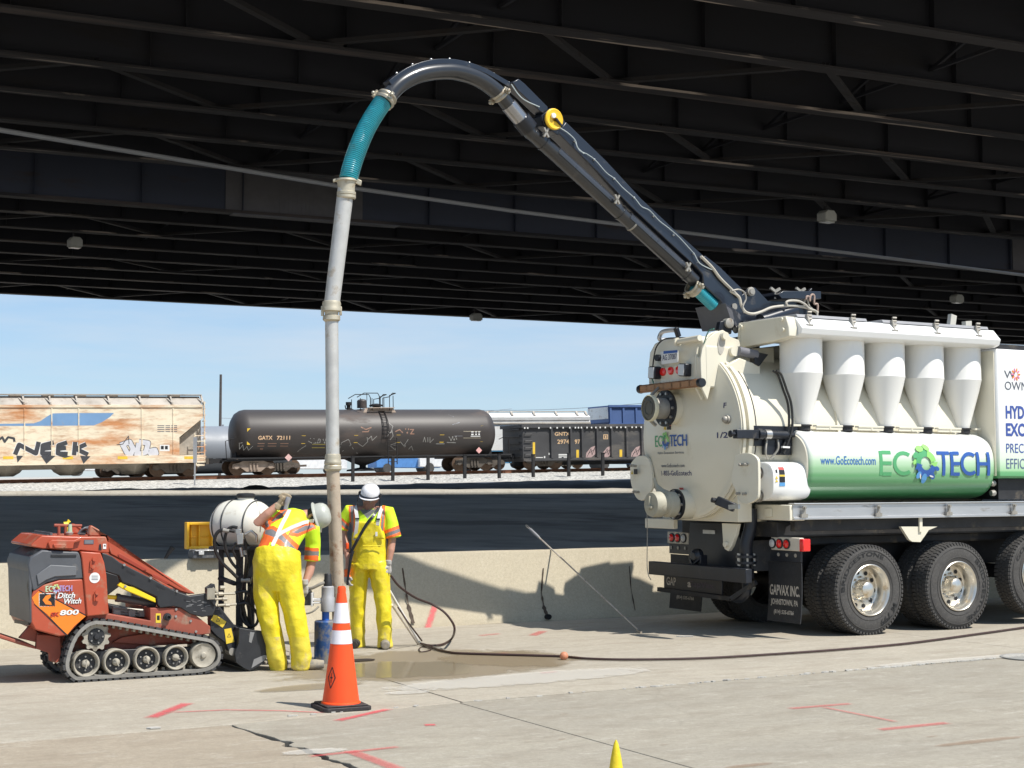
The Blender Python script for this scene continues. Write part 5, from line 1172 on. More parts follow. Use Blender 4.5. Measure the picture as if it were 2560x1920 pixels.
mb = MB(); mb.tube([(-1.93, v, z+.1), (-1.93, *kr(z1, 320, 1290, -1.93)), (-1.95, *kr(z1, 287, 1235, -1.95)), (-1.97, *kr(z1, 272, 1185, -1.97))], [.06, .055, .022, .018], 10); mb.bar((-2.18, v, z-.06), (-2.18, v, z+.1), .03, .025).bar((-2.19, v+.06, z-.03), (-2.19, v-.06, z-.03), .03, .025); build('valve_lever', mb, m_valve, lp)
mb = MB(); mb.box(-1.62, -1.55, TV+.35, TV+.95, TZ-1.12, TZ-1.0); build('lower_bracket', mb, cream, tr, bevel=.01)
# ear plates
def earplate(pts, U, th, name, lab=None):
    P = [kr(z1, x, y, U) for x, y in pts]; P = [(q.x, q.y) for q in [Vector(p) for p in spl([Vector((a, b, 0)) for a, b in P+[P[0]]], 4)[:-1]]]
    mb = MB(); mb.prism(P, U, U+th, 'x'); return build(name, mb, cream, tr, lab, bevel=.004)
e1_ = earplate([(850,1030),(900,1010),(960,1012),(1005,1045),(1015,1100),(1015,1300),(995,1345),(940,1372),(895,1362),(870,1330),(850,1270),(825,1200),(840,1100)], -1.75, .035, 'hinge_plate', 'right hinge plate beside the rear door')
e2_ = earplate([(150,1030),(200,1028),(235,1060),(255,1150),(255,1260),(215,1325),(180,1348),(140,1320),(110,1240),(100,1150),(108,1080)], -1.70, .035, 'hinge_plate', 'left hinge plate beside the rear door')
for e_, pts in ((e1_, ((900,1092),(935,1090),(880,1298),(925,1300))), (e2_, ((120,1098),(140,1100),(140,1285),(160,1287)))):
    mb = MB()
    for x, y in pts: a_, b_ = kr(z1, x, y, -1.76); mb.cyl((-1.75, a_, b_), (-1.80, a_, b_), .016, n=8)
    mb.bar(*[(-1.785, *kr(z1, *pts[i], -1.78)) for i in (0, 1)], .015, .015); build('lynch_pin', mb, dull, e_)
m_tape = [mat('sticker_dark', (.03,.03,.03), .5), mat('sticker_amber', (.5,.35,.03), .5)]
strokes('warning_sticker', [([kr(z1,128,1122,-1.74), kr(z1,155,1122,-1.74), kr(z1,155,1160,-1.74), kr(z1,128,1160,-1.74)], 0), ([kr(z1,108,1160,-1.74), kr(z1,124,1160,-1.74), kr(z1,116,1128,-1.74)], 1)], lambda a, b, d=0: (-1.742, a, b), m_tape, e2_)
# door lock cylinders
mb = MB(); a_, b_ = ks(z1, 850, 872, .26); c_2, d_ = ks(z1, 1040, 875, .26)
mb.box(a_, c_2-.02, .22, .30, b_-.05, b_+.05).cyl((a_-.05, .26, b_), (a_, .26, b_), .025, n=10).lathe([(.04,0),(.04,.02),(.02,.025)], (a_-.05, .26, b_), (-1,0,0), 12)
mb.cyl((c_2, .26, b_), (c_2+.36, .26, b_-.005), .05, n=16).lathe([(.065,0),(.065,.06)], (c_2-.06, .26, b_), (1,0,0), 14).cyl((c_2+.36, .26, b_), (c_2+.47, .26, b_), .03, n=10); lk = build('door_lock_cylinder', mb, black, tr, bevel=.006)
mb = MB(); mb.cyl((c_2+.04, .258, b_), (c_2+.12, .258, b_), .056, n=16); build('chrome_sleeve', mb, steel, lk)
mb = MB(); mb.box(a_+.3, a_+.95, .30, .34, b_-.13, b_+.10); build('lock_bracket', mb, black, tr)
mb = MB()
for (x, y, x2, y2, x3, y3) in ((1080,900,1062,1000,1095,1050), (1155,900,1150,980,1115,1050)): mb.tube(spl([(*ks(z1,x,y,.27),)[:1]+(.27,)+(ks(z1,x,y,.27)[1],), (ks(z1,x2,y2,.27)[0], .25, ks(z1,x2,y2,.27)[1]), (ks(z1,x3,y3,.27)[0], .3, ks(z1,x3,y3,.27)[1])], 6), .012, 8)
build('lock_hose', mb, dull, tr)
p = kr(z1, 690, 1345, -1.80); q = kr(z1, 860, 1400, -1.62)
mb = MB(); mb.bar((-1.80, *kr(z1, 720, 1345, -1.8)), (-1.66, *kr(z1, 850, 1400, -1.66)), .09, .10).cyl((-1.86, *kr(z1, 680, 1342, -1.86)), (-1.8, *kr(z1, 720, 1350, -1.8)), .03, n=10); build('lower_door_latch', mb, black, tr, bevel=.01)
mb = MB(); mb.bar((-1.80, *kr(z1, 810, 1395, -1.8)), (-1.78, *kr(z1, 880, 1390, -1.78)), .03, .05); build('latch_pin', mb, steel, tr)
# lower saddle
mb = MB(); mb.prism([(TV-.75, 1.30), (TV-.75, 1.62), (TV-.4, 1.42), (TV, 1.345), (TV+.4, 1.42), (TV+.75, 1.62), (TV+.75, 1.30)], -1.5, -1.3, 'x'); build('tank_saddle', mb, cream, tr, bevel=.01)
mb = MB(); mb.prism([(.62, 1.28), (.66, 1.16), (.74, 1.02), (.80, .96), (.87, .98), (.90, 1.06), (.92, 1.28)], -1.42, -1.37, 'x').cyl((-1.36, .82, 1.04), (-1.46, .82, 1.04), .035, n=12); build('hinge_lug', mb, cream, tr, bevel=.006)
mb = MB(); mb.box(-1.3, -1.0, .60, 1.0, 1.30, 1.42); mb.box(-1.32, -1.30, .8, .92, 1.33, 1.40); build('lug_beam', mb, cream, tr, bevel=.01)
# top hinge arm plates
hp_pts = [(612,540),(605,335),(618,262),(655,190),(712,145),(765,128),(800,150),(818,178),(880,200),(890,240),(842,285),(850,300),(765,362),(750,392),(718,400),(700,440),(655,628)]
for V_, nm in ((.70, 'near'), (.80, 'far')):
    P = [ks(z1, x, y, .70) for x, y in hp_pts]; mb = MB(); mb.prism(P, V_, V_+.035); ha = build('door_arm', mb, cream, tr, 'white plate arm of the tank door hinge' if nm == 'near' else None, bevel=.005)
    if nm == 'near':
        p = ks(z1, 772, 172, .68); mb = MB(); mb.cyl((p[0], .69, p[1]), (p[0], .64, p[1]), .045, n=16); build('pivot_pin', mb, cream, ha)
        p = ks(z1, 845, 280, .66); mb = MB(); mb.lathe([(.06, 0), (.06, .06)], (p[0], .70, p[1]), (0,-1,0), 16); build('pivot_boss', mb, cream, ha)
        q = [ks(z1, 725, 190, .69), ks(z1, 745, 255, .69)]; 
        mb = MB(); mb.prism([(a, b) for a, b in ell(q[1][0]+.02, q[1][1]+.05, .05, .13, -.15)], .688, .699); build('slot', mb, mat('slot_shadow_paint', (.45,.43,.38), .5), ha, smooth=0)
p = ks(z1, 880, 278, .62); q = ks(z1, 1010, 305, .62); r_ = ks(z1, 1075, 325, .62)
mb = MB(); mb.cyl((p[0], .64, p[1]), (q[0], .64, q[1]), .055, n=18); build('lift_cylinder', mb, mat('cylinder_grey', (.16,.16,.18), .4), tr)
mb = MB(); mb.prism([ks(z1, 985, 285, .64), ks(z1, 1075, 305, .64), ks(z1, 1010, 390, .64), ks(z1, 975, 370, .64)], .60, .70); build('cylinder_clevis', mb, black, tr, bevel=.005)
mb = MB(); mb.prism([ks(z1, 860, 330, .68), ks(z1, 1010, 385, .68), ks(z1, 1010, 480, .68), ks(z1, 855, 465, .68), ks(z1, 760, 390, .68)], .62, 1.9); build('hinge_base', mb, cream, tr, bevel=.01)
mb = MB(); P = [ks(z1, 985, 260, .9), ks(z1, 1120, 250, .9), ks(z1, 1130, 420, .9), ks(z1, 1010, 420, .9)]; mb.prism(P, .88, 1.6); build('tank_riser', mb, cream, tr, bevel=.01)
# rear crossover housing with plate, lamps
UH = -1.80
hp2 = [(232,565),(230,380),(240,290),(275,225),(335,190),(470,180),(600,172),(640,240),(640,540)]
P = [kr(z1, x, y, UH) for x, y in hp2]
mb = MB(); mb.prism(P, UH, UH+.42, 'x'); hs = build('rear_housing', mb, cream, tr, 'cream housing above the door with plate and round red lamps', bevel=.02)
mb = MB(); P = [kr(z1, x, y, UH-.03) for x, y in ((285,300),(285,580),(560,560),(600,300),(560,285),(480,350),(300,350))]; mb.prism([kr(z1, x, y, UH-.05) for x, y in ((275,330),(275,560),(598,540),(598,330),(560,310),(470,375),(330,400))], UH-.05, UH-.002, 'x'); build('lamp_panel', mb, cream, hs, bevel=.006)
mb = MB(); mb.cyl((UH-.08, *kr(z1, 450, 212, UH-.08)), (UH-.08, *kr(z1, 600, 185, UH-.08)), .035, n=14).lathe([(.05,0),(.05,.03)], (UH-.08, *kr(z1, 445, 213, UH-.08)), (0,1,0), 14); build('pivot_tube', mb, cream, hs)
P = lambda x, y: kr(z1, x, y, UH-.075)
mb = MB(); mb.prism([P(322,285), P(330,375), P(447,360), P(445,272)], UH-.085, UH-.075, 'x'); lp_ = build('licence_plate', mb, whitep, hs, smooth=0)
strokes('lettering', [([P(345,280), P(345,300), P(446,290), P(445,272)], 0)], lambda a, b, d=0: (UH-.087, a, b), [blue_l], lp_)
rtext('AG 37087', UH-.086, P(338,340)[0], P(440,340)[0], P(338,348)[1], P(338,308)[1], mat('plate_lettering', (.08,.08,.14), .5), lp_, bold=.01)
for x, y in ((329,428),(384,420),(440,415)):
    a_, b_ = P(x, y); mb = MB(); mb.lathe([(.048, 0), (.048, .02), (.04, .03), (.0, .034)], (UH-.05, a_, b_), (-1,0,0), 18); build('red_lamp', mb, red_lens, hs)
for x, y in ((290,435),(505,415)):
    a_, b_ = P(x, y); mb = MB(); mb.obox((UH-.10, a_, b_), (.10,0,0), (0,.13,.01), (0,-.01,.15)); wl = build('work_lamp', mb, black, hs, bevel=.015)
    mb = MB(); mb.obox((UH-.155, a_, b_), (.012,0,0), (0,.11,.01), (0,-.01,.13)); build('lamp_lens', mb, grey_lens, wl, bevel=.004)
a_, b_ = P(315, 328); mb = MB(); mb.cyl((UH-.05, a_, b_), (UH-.13, a_, b_), .04, n=14); build('camera', mb, black, hs)
m_amb = mat('amber_light_bar', (.24,.115,.05), .35, var=.2, scale=8); 
mb = MB(); UB = -1.88; p = kr(z1, 178, 552, UB); q = kr(z1, 608, 505, UB); mb.bar((UB, *p), (UB, *q), .06, .095); ab = build('light_bar', mb, m_amb, tr, 'amber brown light bar across the top of the rear door', bevel=.012)
for k in range(7): t = (k+.5)/7; c = Vector((UB, *p)).lerp(Vector((UB, *q)), t); mb = MB(); mb.obox(c-Vector((.034,0,0)), (.008,0,0), (0,-.205,.0), (0,0,.06)); build('light_segment', mb, mat('amber_segment', (.33,.16,.06), .3) if k == 0 else bpy.data.materials['amber_segment'], ab)
mb = MB(); mb.lathe([(.05, -.03), (.055, 0), (.05, .03)], (UB, *q), (0,1,0), 14).lathe([(.05, -.03), (.055, 0), (.05, .03)], (UB, *p), (0,1,0), 14); build('end_fitting', mb, black, ab)
mb = MB(); mb.bar((UB+.02, *kr(z1, 295, 560, UB)), (-1.65, *kr(z1, 320, 600, -1.65)), .04, .06).bar((UB+.02, *kr(z1, 590, 520, UB)), (-1.6, *kr(z1, 600, 560, -1.6)), .04, .06); build('bar_bracket', mb, cream, ab)
mb = MB(); P3 = [(-1.1, *kr(z1, x, y, -1.1)) for x, y in ((312,195),(318,160),(345,138),(415,130),(440,150))]; mb.tube(spl([(-1.0, P3[0][1], P3[0][2])]+P3, 4), .028, 10); build('grab_loop', mb, alub, tr)
mb = MB(); mb.bar((-1.1, *kr(z1, 448, 178, -1.1)), (-1.15, *kr(z1, 428, 112, -1.15)), .05, .06); build('stop_post', mb, black, tr, bevel=.008)
m_cab = mat('black_cable', (.015,.015,.015), .5)
def cable(name, pts, r, m=m_cab, par=tr, n=8): mb = MB(); mb.tube(spl(pts, 6), r, n); return build(name, mb, m, par)
cable('wiring', [(UH-.06, *kr(z1, x, y, UH-.06)) for x, y in ((300,430),(265,440),(262,400),(285,260),(345,195),(440,185),(500,185))], .008)
cable('wiring', [(UH-.1, *kr(z1, x, y, UH-.1)) for x, y in ((262,410),(258,470),(268,510))], .008, mat('green_cable', (.08,.25,.2), .5))
cable('wiring', [(-1.8, *kr(z1, x, y, -1.8)) for x, y in ((555,480),(590,420),(610,340),(625,240),(660,140),(700,120))], .007, bpy.data.materials['green_cable'])
for dx in (0, 12): cable('body_hose', [(ks(z1, x+dx, y, .24)[0], .26-(.03 if dx else 0), ks(z1, x+dx, y, .24)[1]) for x, y in ((1130,420),(1165,450),(1205,560),(1235,650),(1245,760),(1240,850),(1215,930),(1185,1010))], .014)
mb = MB(); mb.bar((ks(z1, 1175, 965, .25)[0], .22, ks(z1, 1175, 965, .25)[1]), (ks(z1, 1225, 968, .25)[0], .22, ks(z1, 1225, 968, .25)[1]), .03, .02); build('hose_clip', mb, white, tr)
mb = MB(); mb.box(-1.30, -.90, .28, .32, TZ-.25, TZ+.02); build('black_side_plate', mb, black, tr)
# thin wire from the lower valve to the bumper
cable('hanging_wire', [(-1.9, *kr(z1, x, y, -1.9)) for x, y in ((222,1440),(224,1600),(222,1800),(232,1880),(250,1915))], .005, dull)
# body box ahead of the tanks -------------------------------------------------
m_box = mat('white_box_paint', (.80,.80,.79), .3, var=.02, coat=.3)
nt = m_box.node_tree; N = nt.nodes; L = nt.links; tc = N.new('ShaderNodeTexCoord'); sx = N.new('ShaderNodeSeparateXYZ'); L.new(tc.outputs['Object'], sx.inputs[0])
mr = N.new('ShaderNodeMapRange'); mr.inputs[1].default_value = 1.80; mr.inputs[2].default_value = 2.3; L.new(sx.outputs[2], mr.inputs[0])
cr = N.new('ShaderNodeValToRGB'); L.new(mr.outputs[0], cr.inputs[0]); e = cr.color_ramp.elements
e[0].position = 0; e[0].color = (.08,.30,.12,1); e[1].position = 1; e[1].color = (.80,.80,.78,1)
for p, c in ((.15, (.14,.40,.17,1)), (.2, (.36,.60,.34,1)), (.5, (.66,.76,.62,1))): q = e.new(p); q.color = c
L.new(cr.outputs[0], N['Principled BSDF'].inputs['Base Color'])
mb = MB(); mb.box(2.10, 6.6, .0, 2.45, 1.80, 3.395); bx = build('equipment_box', mb, m_box, tr, 'tall white equipment box with blue lettering at the right edge', bevel=.03)
mb = MB(); mb.box(2.085, 2.099, .03, 2.42, 1.83, 3.37); build('box_rear_panel', mb, cream, bx, bevel=.004)
mb = MB(); mb.box(2.3, 6.5, .15, 2.3, 3.40, 3.47); build('box_roof_rack', mb, blacku, bx)
bf = lambda a, b, d=.002: (a, -d-.0015, b)
def btext(s, x0, x1, y0, y1, m, full, bold=0.0):
    A = ks(z2, x0, y1); B = ks(z2, x1, y1); C_ = ks(z2, x0, y0)
    lettering(s, bf, A[0], A[0]+(B[0]-A[0])*full, A[1], C_[1], m, bx, bold=bold)
btext('W   MAN', 2025, 2190, 485, 548, greyp, 2.25); btext('OWNED', 2030, 2190, 575, 645, greyp, 1.75)
btext('HYDRO', 2038, 2190, 775, 885, mat('box_blue', (.05,.09,.33), .4), 1.72, .035); btext('EXCAVATION', 2040, 2190, 920, 1030, bpy.data.materials['box_blue'], 3.5, .035)
btext('PRECISION', 2042, 2190, 1090, 1168, bpy.data.materials['box_blue'], 2.1); btext('EFFICIENCY', 2043, 2190, 1215, 1300, mat('box_dull_blue', (.10,.14,.25), .4), 2.35)
cxy = ks(z2, 2120, 518); fl = []
for k in range(10): t = 2*PI*k/10; fl.append((ell(cxy[0]+.055*math.cos(t), cxy[1]+.055*math.sin(t), .026, .010, t), k % 2))
strokes('flower_logo', fl, bf, [orangep, pinkp], bx)
mb = MB(); mb.box(2.2, 6.6, .1, 2.35, 1.54, 1.79); build('box_floor', mb, blacku, tr)
# boom turret and base on the roof ---------------------------------------------
def kt(x, y, v): q = KF.side(*z4(x, y), v); return (q.x, q.z)
def plate(pts, v0, v1, name, m, lab=None, par=tr): mb = MB(); mb.prism([kt(x, y, (v0+v1)/2) for x, y in pts], v0, v1); return build(name, mb, m, par, lab, bevel=.006)
m_tur = boomp
tb = plate([(830,780),(1190,725),(1180,850),(840,905)], .75, 1.9, 'turret_base', black)
tu = plate([(680,370),(760,320),(850,255),(930,195),(975,190),(1130,350),(1440,355),(1500,400),(1560,430),(1720,555),(1650,610),(1500,500),(1400,470),(1080,560),(1060,600),(920,590),(790,630),(760,500),(690,460)], 1.12, 1.20, 'boom_turret', m_tur, 'dark blue pivoted turret of the boom')
plate([(680,370),(760,320),(850,255),(930,195),(975,190),(1130,350),(1440,355),(1500,400),(1560,430),(1720,555),(1650,610),(1500,500),(1400,470),(1080,560),(920,590),(790,630),(690,460)], 1.45, 1.53, 'turret_cheek', m_tur)
plate([(1090,300),(1150,258),(1600,262),(1600,352),(1450,354),(1130,350)], 1.0, 1.6, 'turret_beam', m_tur)
mb = MB()
for x, y in ((735,415),(950,235)): p = kt(x, y, 1.1); mb.lathe([(.055,0),(.055,.03),(.035,.035),(.035,.05)], (p[0], 1.12, p[1]), (0,-1,0), 16)
build('pivot_cap', mb, dull, tu)
for x in (1240, 1545):
    p = kt(x, 235, 1.1); mb = MB(); mb.cyl((p[0], 1.1, p[1]-.09), (p[0], 1.1, p[1]+.02), .014, n=8)
    for s in (-1, 1): mb.bar((p[0], 1.1, p[1]-.0), (p[0]+s*.07, 1.1, p[1]+.04), .03, .03)
    build('wing_bolt', mb, dull, tu)
a_ = kt(755, 690, 1.0); b_ = kt(1085, 592, 1.0); c_3 = kt(1475, 460, 1.0)
mb = MB(); mb.cyl((a_[0], 1.0, a_[1]), (b_[0], 1.0, b_[1]), .038, n=16); rd = build('lift_rod', mb, steel, tr)
mb = MB(); mb.cyl((a_[0], 1.0, a_[1]), (a_[0]+(b_[0]-a_[0])*.35, 1.0, a_[1]+(b_[1]-a_[1])*.35), .05, n=16); build('rod_end', mb, black, rd)
mb = MB(); mb.cyl((b_[0]-.02, 1.0, b_[1]), (c_3[0], 1.0, c_3[1]), .08, n=20).lathe([(.088, 0), (.088, .05)], (b_[0]-.02, 1.0, b_[1]), (1, 0, .3), 18); build('lift_cylinder', mb, m_tur, tr)
pp = [kt(x, y, .95) for x, y in ((690,230),(790,300),(820,400),(870,480),(960,505),(1060,480),(1180,430),(1330,410),(1460,410),(1600,430),(1740,490))]
cable('hydraulic_hose', [(a, .93, b) for a, b in pp], .017, mat('pale_hose', (.50,.46,.38), .5)); m_ph = bpy.data.materials['pale_hose']
cable('hydraulic_hose', [(a, .90, b) for a, b in [kt(x, y, .9) for x, y in ((720,225),(800,210),(870,245),(890,320),(860,390),(850,440),(870,490))]], .010, dull)
cable('hydraulic_hose', [(a, .90, b) for a, b in [kt(x, y, .9) for x, y in ((1385,400),(1372,365),(1420,345),(1520,350),(1600,390),(1650,440),(1730,470),(1745,520),(1730,600))]], .014, m_ph)
cable('hydraulic_hose', [(a, 1.0, b) for a, b in [kt(x, y, 1.) for x, y in ((1610,330),(1620,295),(1650,300),(1655,350),(1665,290),(1690,270),(1710,290),(1710,380),(1750,390),(1745,500),(1735,600))]], .013, mat('worn_hose', (.35,.25,.2), .6))
cable('hydraulic_hose', [(a, 1.05, b) for a, b in [kt(x, y, 1.) for x, y in ((1620,400),(1630,310),(1660,330),(1680,400),(1720,440))]], .012, m_ph)
plate([(1600,262),(1660,195),(1672,205),(1630,270)], 1.2, 1.26, 'turret_lever', black)
plate([(455,400),(560,465),(640,540),(640,690),(540,690),(500,540)], 1.0, 1.6, 'boom_foot', mat('foot_grey', (.10,.10,.11), .5))
plate([(560,600),(620,580),(660,600),(700,720),(690,750),(540,700)], .95, 1.02, 'foot_plate', black)
p = kt(690, 615, .93); mb = MB(); mb.lathe([(.06, 0), (.06, .08), (.03, .09)], (p[0], 1.0, p[1]), (0,-1,0), 16); build('foot_pin', mb, dull, tr)
mb = MB(); mb.box(*sorted((kt(940,700,1.2)[0], kt(990,700,1.2)[0])), 1.1, 1.3, 3.2, kt(960,660,1.2)[1]); build('turret_column', mb, black, tr)
# ------------------------------------------------------------------ boom (its own vertical plane)
PV = Vector((2.871, 18.52, 0)); TIP = Vector((-1.656, 15.30, 0)); db = TIP-PV
BMF = Frame(PV, math.degrees(math.atan2(db.y, db.x)))
Mi = tr.matrix_world.inverted() @ (Matrix.Translation(BMF.O) @ BMF.M.to_4x4())
def bp(x, y, v=0): q = BMF.side(x, y, -v); return Vector((q.x, -v, q.z))      # in boom frame
def zb(x, y): return (1300+x*.33760, 300+y*.33760)
def zc(x, y): return (780+x*.30741, 120+y*.30741)
boom = bpy.data.objects.new('boom', None); COL.objects.link(boom); boom.parent = tr; boom.matrix_local = Mi; boom['label'] = 'dark blue telescopic vacuum boom arching over the workers'
def bb(name, mb, m, **k): o = build(name, mb, m, boom, **k); return o
m_bpipe = mat('boom_pipe_black', (.020,.021,.024), .28, var=.2, scale=3, coat=.5, dirt=((.09,.08,.07), .14, 4))
n_ = 0
# box beam
up = [zb(305,25), zb(600,310), zb(860,590), zb(1140,850), zb(1330,1020), zb(1440,1110)]
lo = [zb(245,105), zb(520,375), zb(780,645), zb(1060,905), zb(1250,1080), zb(1310,1150)]
mb = MB(); secs = [[tuple(bp(*a)+Vector((0,dv,0)))  for a, dv in ((p, -.09), (q, -.09), (q, .09), (p, .09))] for p, q in zip(up, lo)]
mb.loft(secs); bb('boom_beam', mb, boomp, bevel=.008)
mb = MB(); P = [bp(*zb(x, y)) for x, y in ((1250,1075),(1310,1150),(1320,1230),(1440,1340),(1530,1500),(1620,1500),(1600,1250),(1560,1215),(1440,1095),(1330,1010))]
mb.prism([(p.x, p.z) for p in P], -.10, .10); bb('boom_root', mb, boomp, bevel=.01)
a, b = bp(*zb(90, 95)), bp(*zb(1290, 1190))
R8 = .082
mb = MB(); mb.tube([a, b], R8, 28); bb('boom_pipe', mb, m_bpipe)
# half shrouds and joints along the pipe
d = (b-a).normalized(); L_ = (b-a).length; UPN = d.cross(Vector((0,1,0))); UPN = UPN if UPN.z > 0 else -UPN
for t0, t1 in ((.13, .50), (.56, .93)):
    mb = MB(); x_, y_ = basis(d); s0 = a+d*L_*t0; s1 = a+d*L_*t1; ring = []
    for P_ in (s0, s1):
        ring.append([tuple(P_+(Vector((0,1,0))*math.cos(t)+UPN*math.sin(t))*(R8+.010)) for t in [math.radians(g) for g in range(-10, 100, 10)]]+[tuple(P_+(Vector((0,1,0))*math.cos(t)+UPN*math.sin(t))*(R8+.004)) for t in [math.radians(g) for g in range(90, -20, -10)]])
    mb.loft(ring); bb('pipe_shroud', mb, mat('shroud_grey', (.035,.038,.045), .3, coat=.4) if t0 < .2 else bpy.data.materials['shroud_grey'])
for t in (.065, .525, .60, .95):
    c = a+d*L_*t; mb = MB(); mb.lathe([(R8-.002, -.012), (R8+.008, -.01), (R8+.008, .01), (R8-.002, .012)], c, d, 28, caps=False); bb('pipe_band', mb, dull if t == .60 else m_bpipe)
for (x, y) in ((185, 95), (710, 590), (1238, 1090)):
    c = bp(*zb(x, y), -.11); mb = MB(); mb.cyl(c+Vector((0,-.03,0)), c+Vector((0,.02,0)), .014, n=8)
    for s in (-1, 1): mb.bar(c+Vector((0,.02,0)), c+Vector((s*.03,.02,.05)), .025, .02).bar(c+Vector((0,.02,0)), c+Vector((s*.03,.02,-.05)), .025, .02)
    bb('wing_bolt', mb, dull)
def ring_clamp(name, c, d, r, w, m, par, lugs=True):
    mb = MB(); mb.lathe([(r-.004, -w/2), (r+.012, -w/2), (r+.018, -w/4), (r+.006, 0), (r+.018, w/4), (r+.012, w/2), (r-.004, w/2)], c, d, 32, caps=False)
    o = build(name, mb, m, par)
    if lugs:
        x, y = basis(d); mb = MB()
        for an in (0.2, 2.2, 4.1):
            q = Vector(c)+(x*math.cos(an)+y*math.sin(an))*(r+.03); mb.obox(q, Vector(d).normalized()*w*.9, x*.035, y*.035); mb.ball(q+(x*math.cos(an)+y*math.sin(an))*.025, .02, 8, 6)
        build('clamp_lug', mb, m, o)
    return o
m_clamp = mat('clamp_metal', (.42,.38,.30), .45, .6, var=.2, scale=12, dirt=((.3,.2,.12), .3, 9))
# inner extension: straight piece up to the elbow
e0 = bp(*zc(1530, 380)); e1x = bp(*zc(1720, 610)); 
mb = MB(); mb.tube([e0, e1x], .078, 28); bb('extension_pipe', mb, m_bpipe)
mb = MB(); mb.tube([e0.lerp(e1x, .35)-Vector((0,.0,0)), e0.lerp(e1x, .95)], .088, 20); bb('chrome_sleeve', mb, mat('worn_chrome', (.35,.35,.36), .22, .8, dirt=((.05,.05,.05), .3, 8)))
mb = MB(); mb.tube([e1x, bp(*zc(1780, 690)), bp(*zb(120, 120))], .080, 24); bb('extension_pipe', mb, m_bpipe)
mb = MB(); c = bp(*zc(1725, 610)); mb.tube([c-(e1x-e0).normalized()*.06, c+(e1x-e0).normalized()*.09], .105, 28); bb('pipe_collar', mb, black)
P = [bp(*zc(x, y)) for x, y in ((1600,290),(1650,260),(1700,300),(1890,490),(1880,560),(1830,530),(1640,350))]
mb = MB(); mb.prism([(p.x, p.z) for p in P], -.07, .07); bb('boom_head', mb, boomp, bevel=.008)
P = [bp(*zc(x, y)) for x, y in ((1830,560),(1900,500),(1990,560),(2040,640),(2060,700),(1960,720),(1850,640))]
mb = MB(); mb.prism([(p.x, p.z) for p in P], -.085, .085); bb('boom_head', mb, boomp, bevel=.008)
ring_clamp('clamp', bp(*zc(1530, 378)), (e1x-e0), .085, .07, m_clamp, boom)
# elbow
ec = [(622,395),(660,345),(720,290),(800,243),(880,213),(970,195),(1060,188),(1150,190),(1250,212),(1350,250),(1440,305),(1530,378)]
E_ = spl([bp(*zc(x, y)) for x, y in ec], 4)
mb = MB(); mb.tube(E_, .088, 28); bb('elbow_pipe', mb, m_bpipe)
oc = [(600,275),(680,215),(760,165),(860,125),(960,102),(1060,97),(1160,104),(1270,130),(1400,180),(1530,255),(1590,290)]
O_ = spl([bp(*zc(x, y)) for x, y in oc], 4)
mb = MB(); secs = []
for i, p in enumerate(O_):
    dd = (O_[min(i+1, len(O_)-1)]-O_[max(i-1, 0)]).normalized(); nn = Vector((dd.z, 0, -dd.x)); nn = nn if nn.z < 0 else -nn
    secs.append([tuple(p+Vector((0,-.06,0))), tuple(p+Vector((0,.06,0))), tuple(p+Vector((0,.06,0))+nn*.055), tuple(p+Vector((0,-.06,0))+nn*.055)])
mb.loft(secs); bb('elbow_guard', mb, boomp, bevel=.004)
mb = MB()
for i in range(4, len(O_), 6): mb.ball(O_[i]+Vector((0,.02,.008)), .014, 8, 6)
bb('bolts', mb, steel, kind='stuff')
# yellow winch reel
c = bp(1382, 299, -.13); mb = MB(); mb.lathe([(.112, .0), (.118, .012), (.118, .03), (.105, .04), (.09, .034), (.03, .034), (.03, .0)], c, (0,1,0), 36); rl = bb('cable_reel', mb, mat('reel_yellow', (.90,.55,.03), .35, var=.04))
mb = MB(); mb.lathe([(.118, -.05), (.06, -.05), (.06, .0)], c, (0,1,0), 28); bb('reel_back', mb, black)
mb = MB(); c2 = c+Vector((.03,.045,.03)); mb.lathe([(.03,0),(.028,.02),(.0,.024)], c2, (0,1,0), 14); bb('reel_hub', mb, whitep)
mb = MB(); mb.bar(c+Vector((-.0,.05,0)), bp(*zc(2030, 640), -.16), .035, .02); bb('reel_arm', mb, black)
def bcable(pts, zf, r, v=-.12, m=m_ph): mb = MB(); mb.tube(spl([bp(*zf(x, y), v) for x, y in pts], 5), r, 6); bb('hydraulic_line', mb, m)
bcable(((2000,640),(2080,690),(2140,750),(2160,810),(2212,860)), zc, .006, m=mat('pale_line', (.45,.5,.5), .5))
m_pl = bpy.data.materials['pale_line']
bcable(((410,165),(440,225),(500,255),(560,300),(640,390),(700,435),(760,500),(850,580),(900,640),(960,670),(1030,745),(1100,800),(1180,870),(1290,990)), zb, .005, m=m_pl)
bcable(((1290,990),(1330,1060),(1400,1100),(1430,1110)), zb, .006, m=m_pl)
bcable(((1340,1010),(1420,1090),(1480,1170),(1560,1250),(1620,1310)), zb, .018)
bcable(((1620,295),(1680,380),(1740,430),(1850,480)), zc, .006, v=-.085, m=m_pl)
mb = MB()
for x, y in ((405,158),(550,293),(698,435),(845,575),(990,712),(1137,852),(1285,990)): mb.ball(bp(*zb(x, y), -.1), .014, 6, 5)
bb('bolts', mb, steel, kind='stuff')
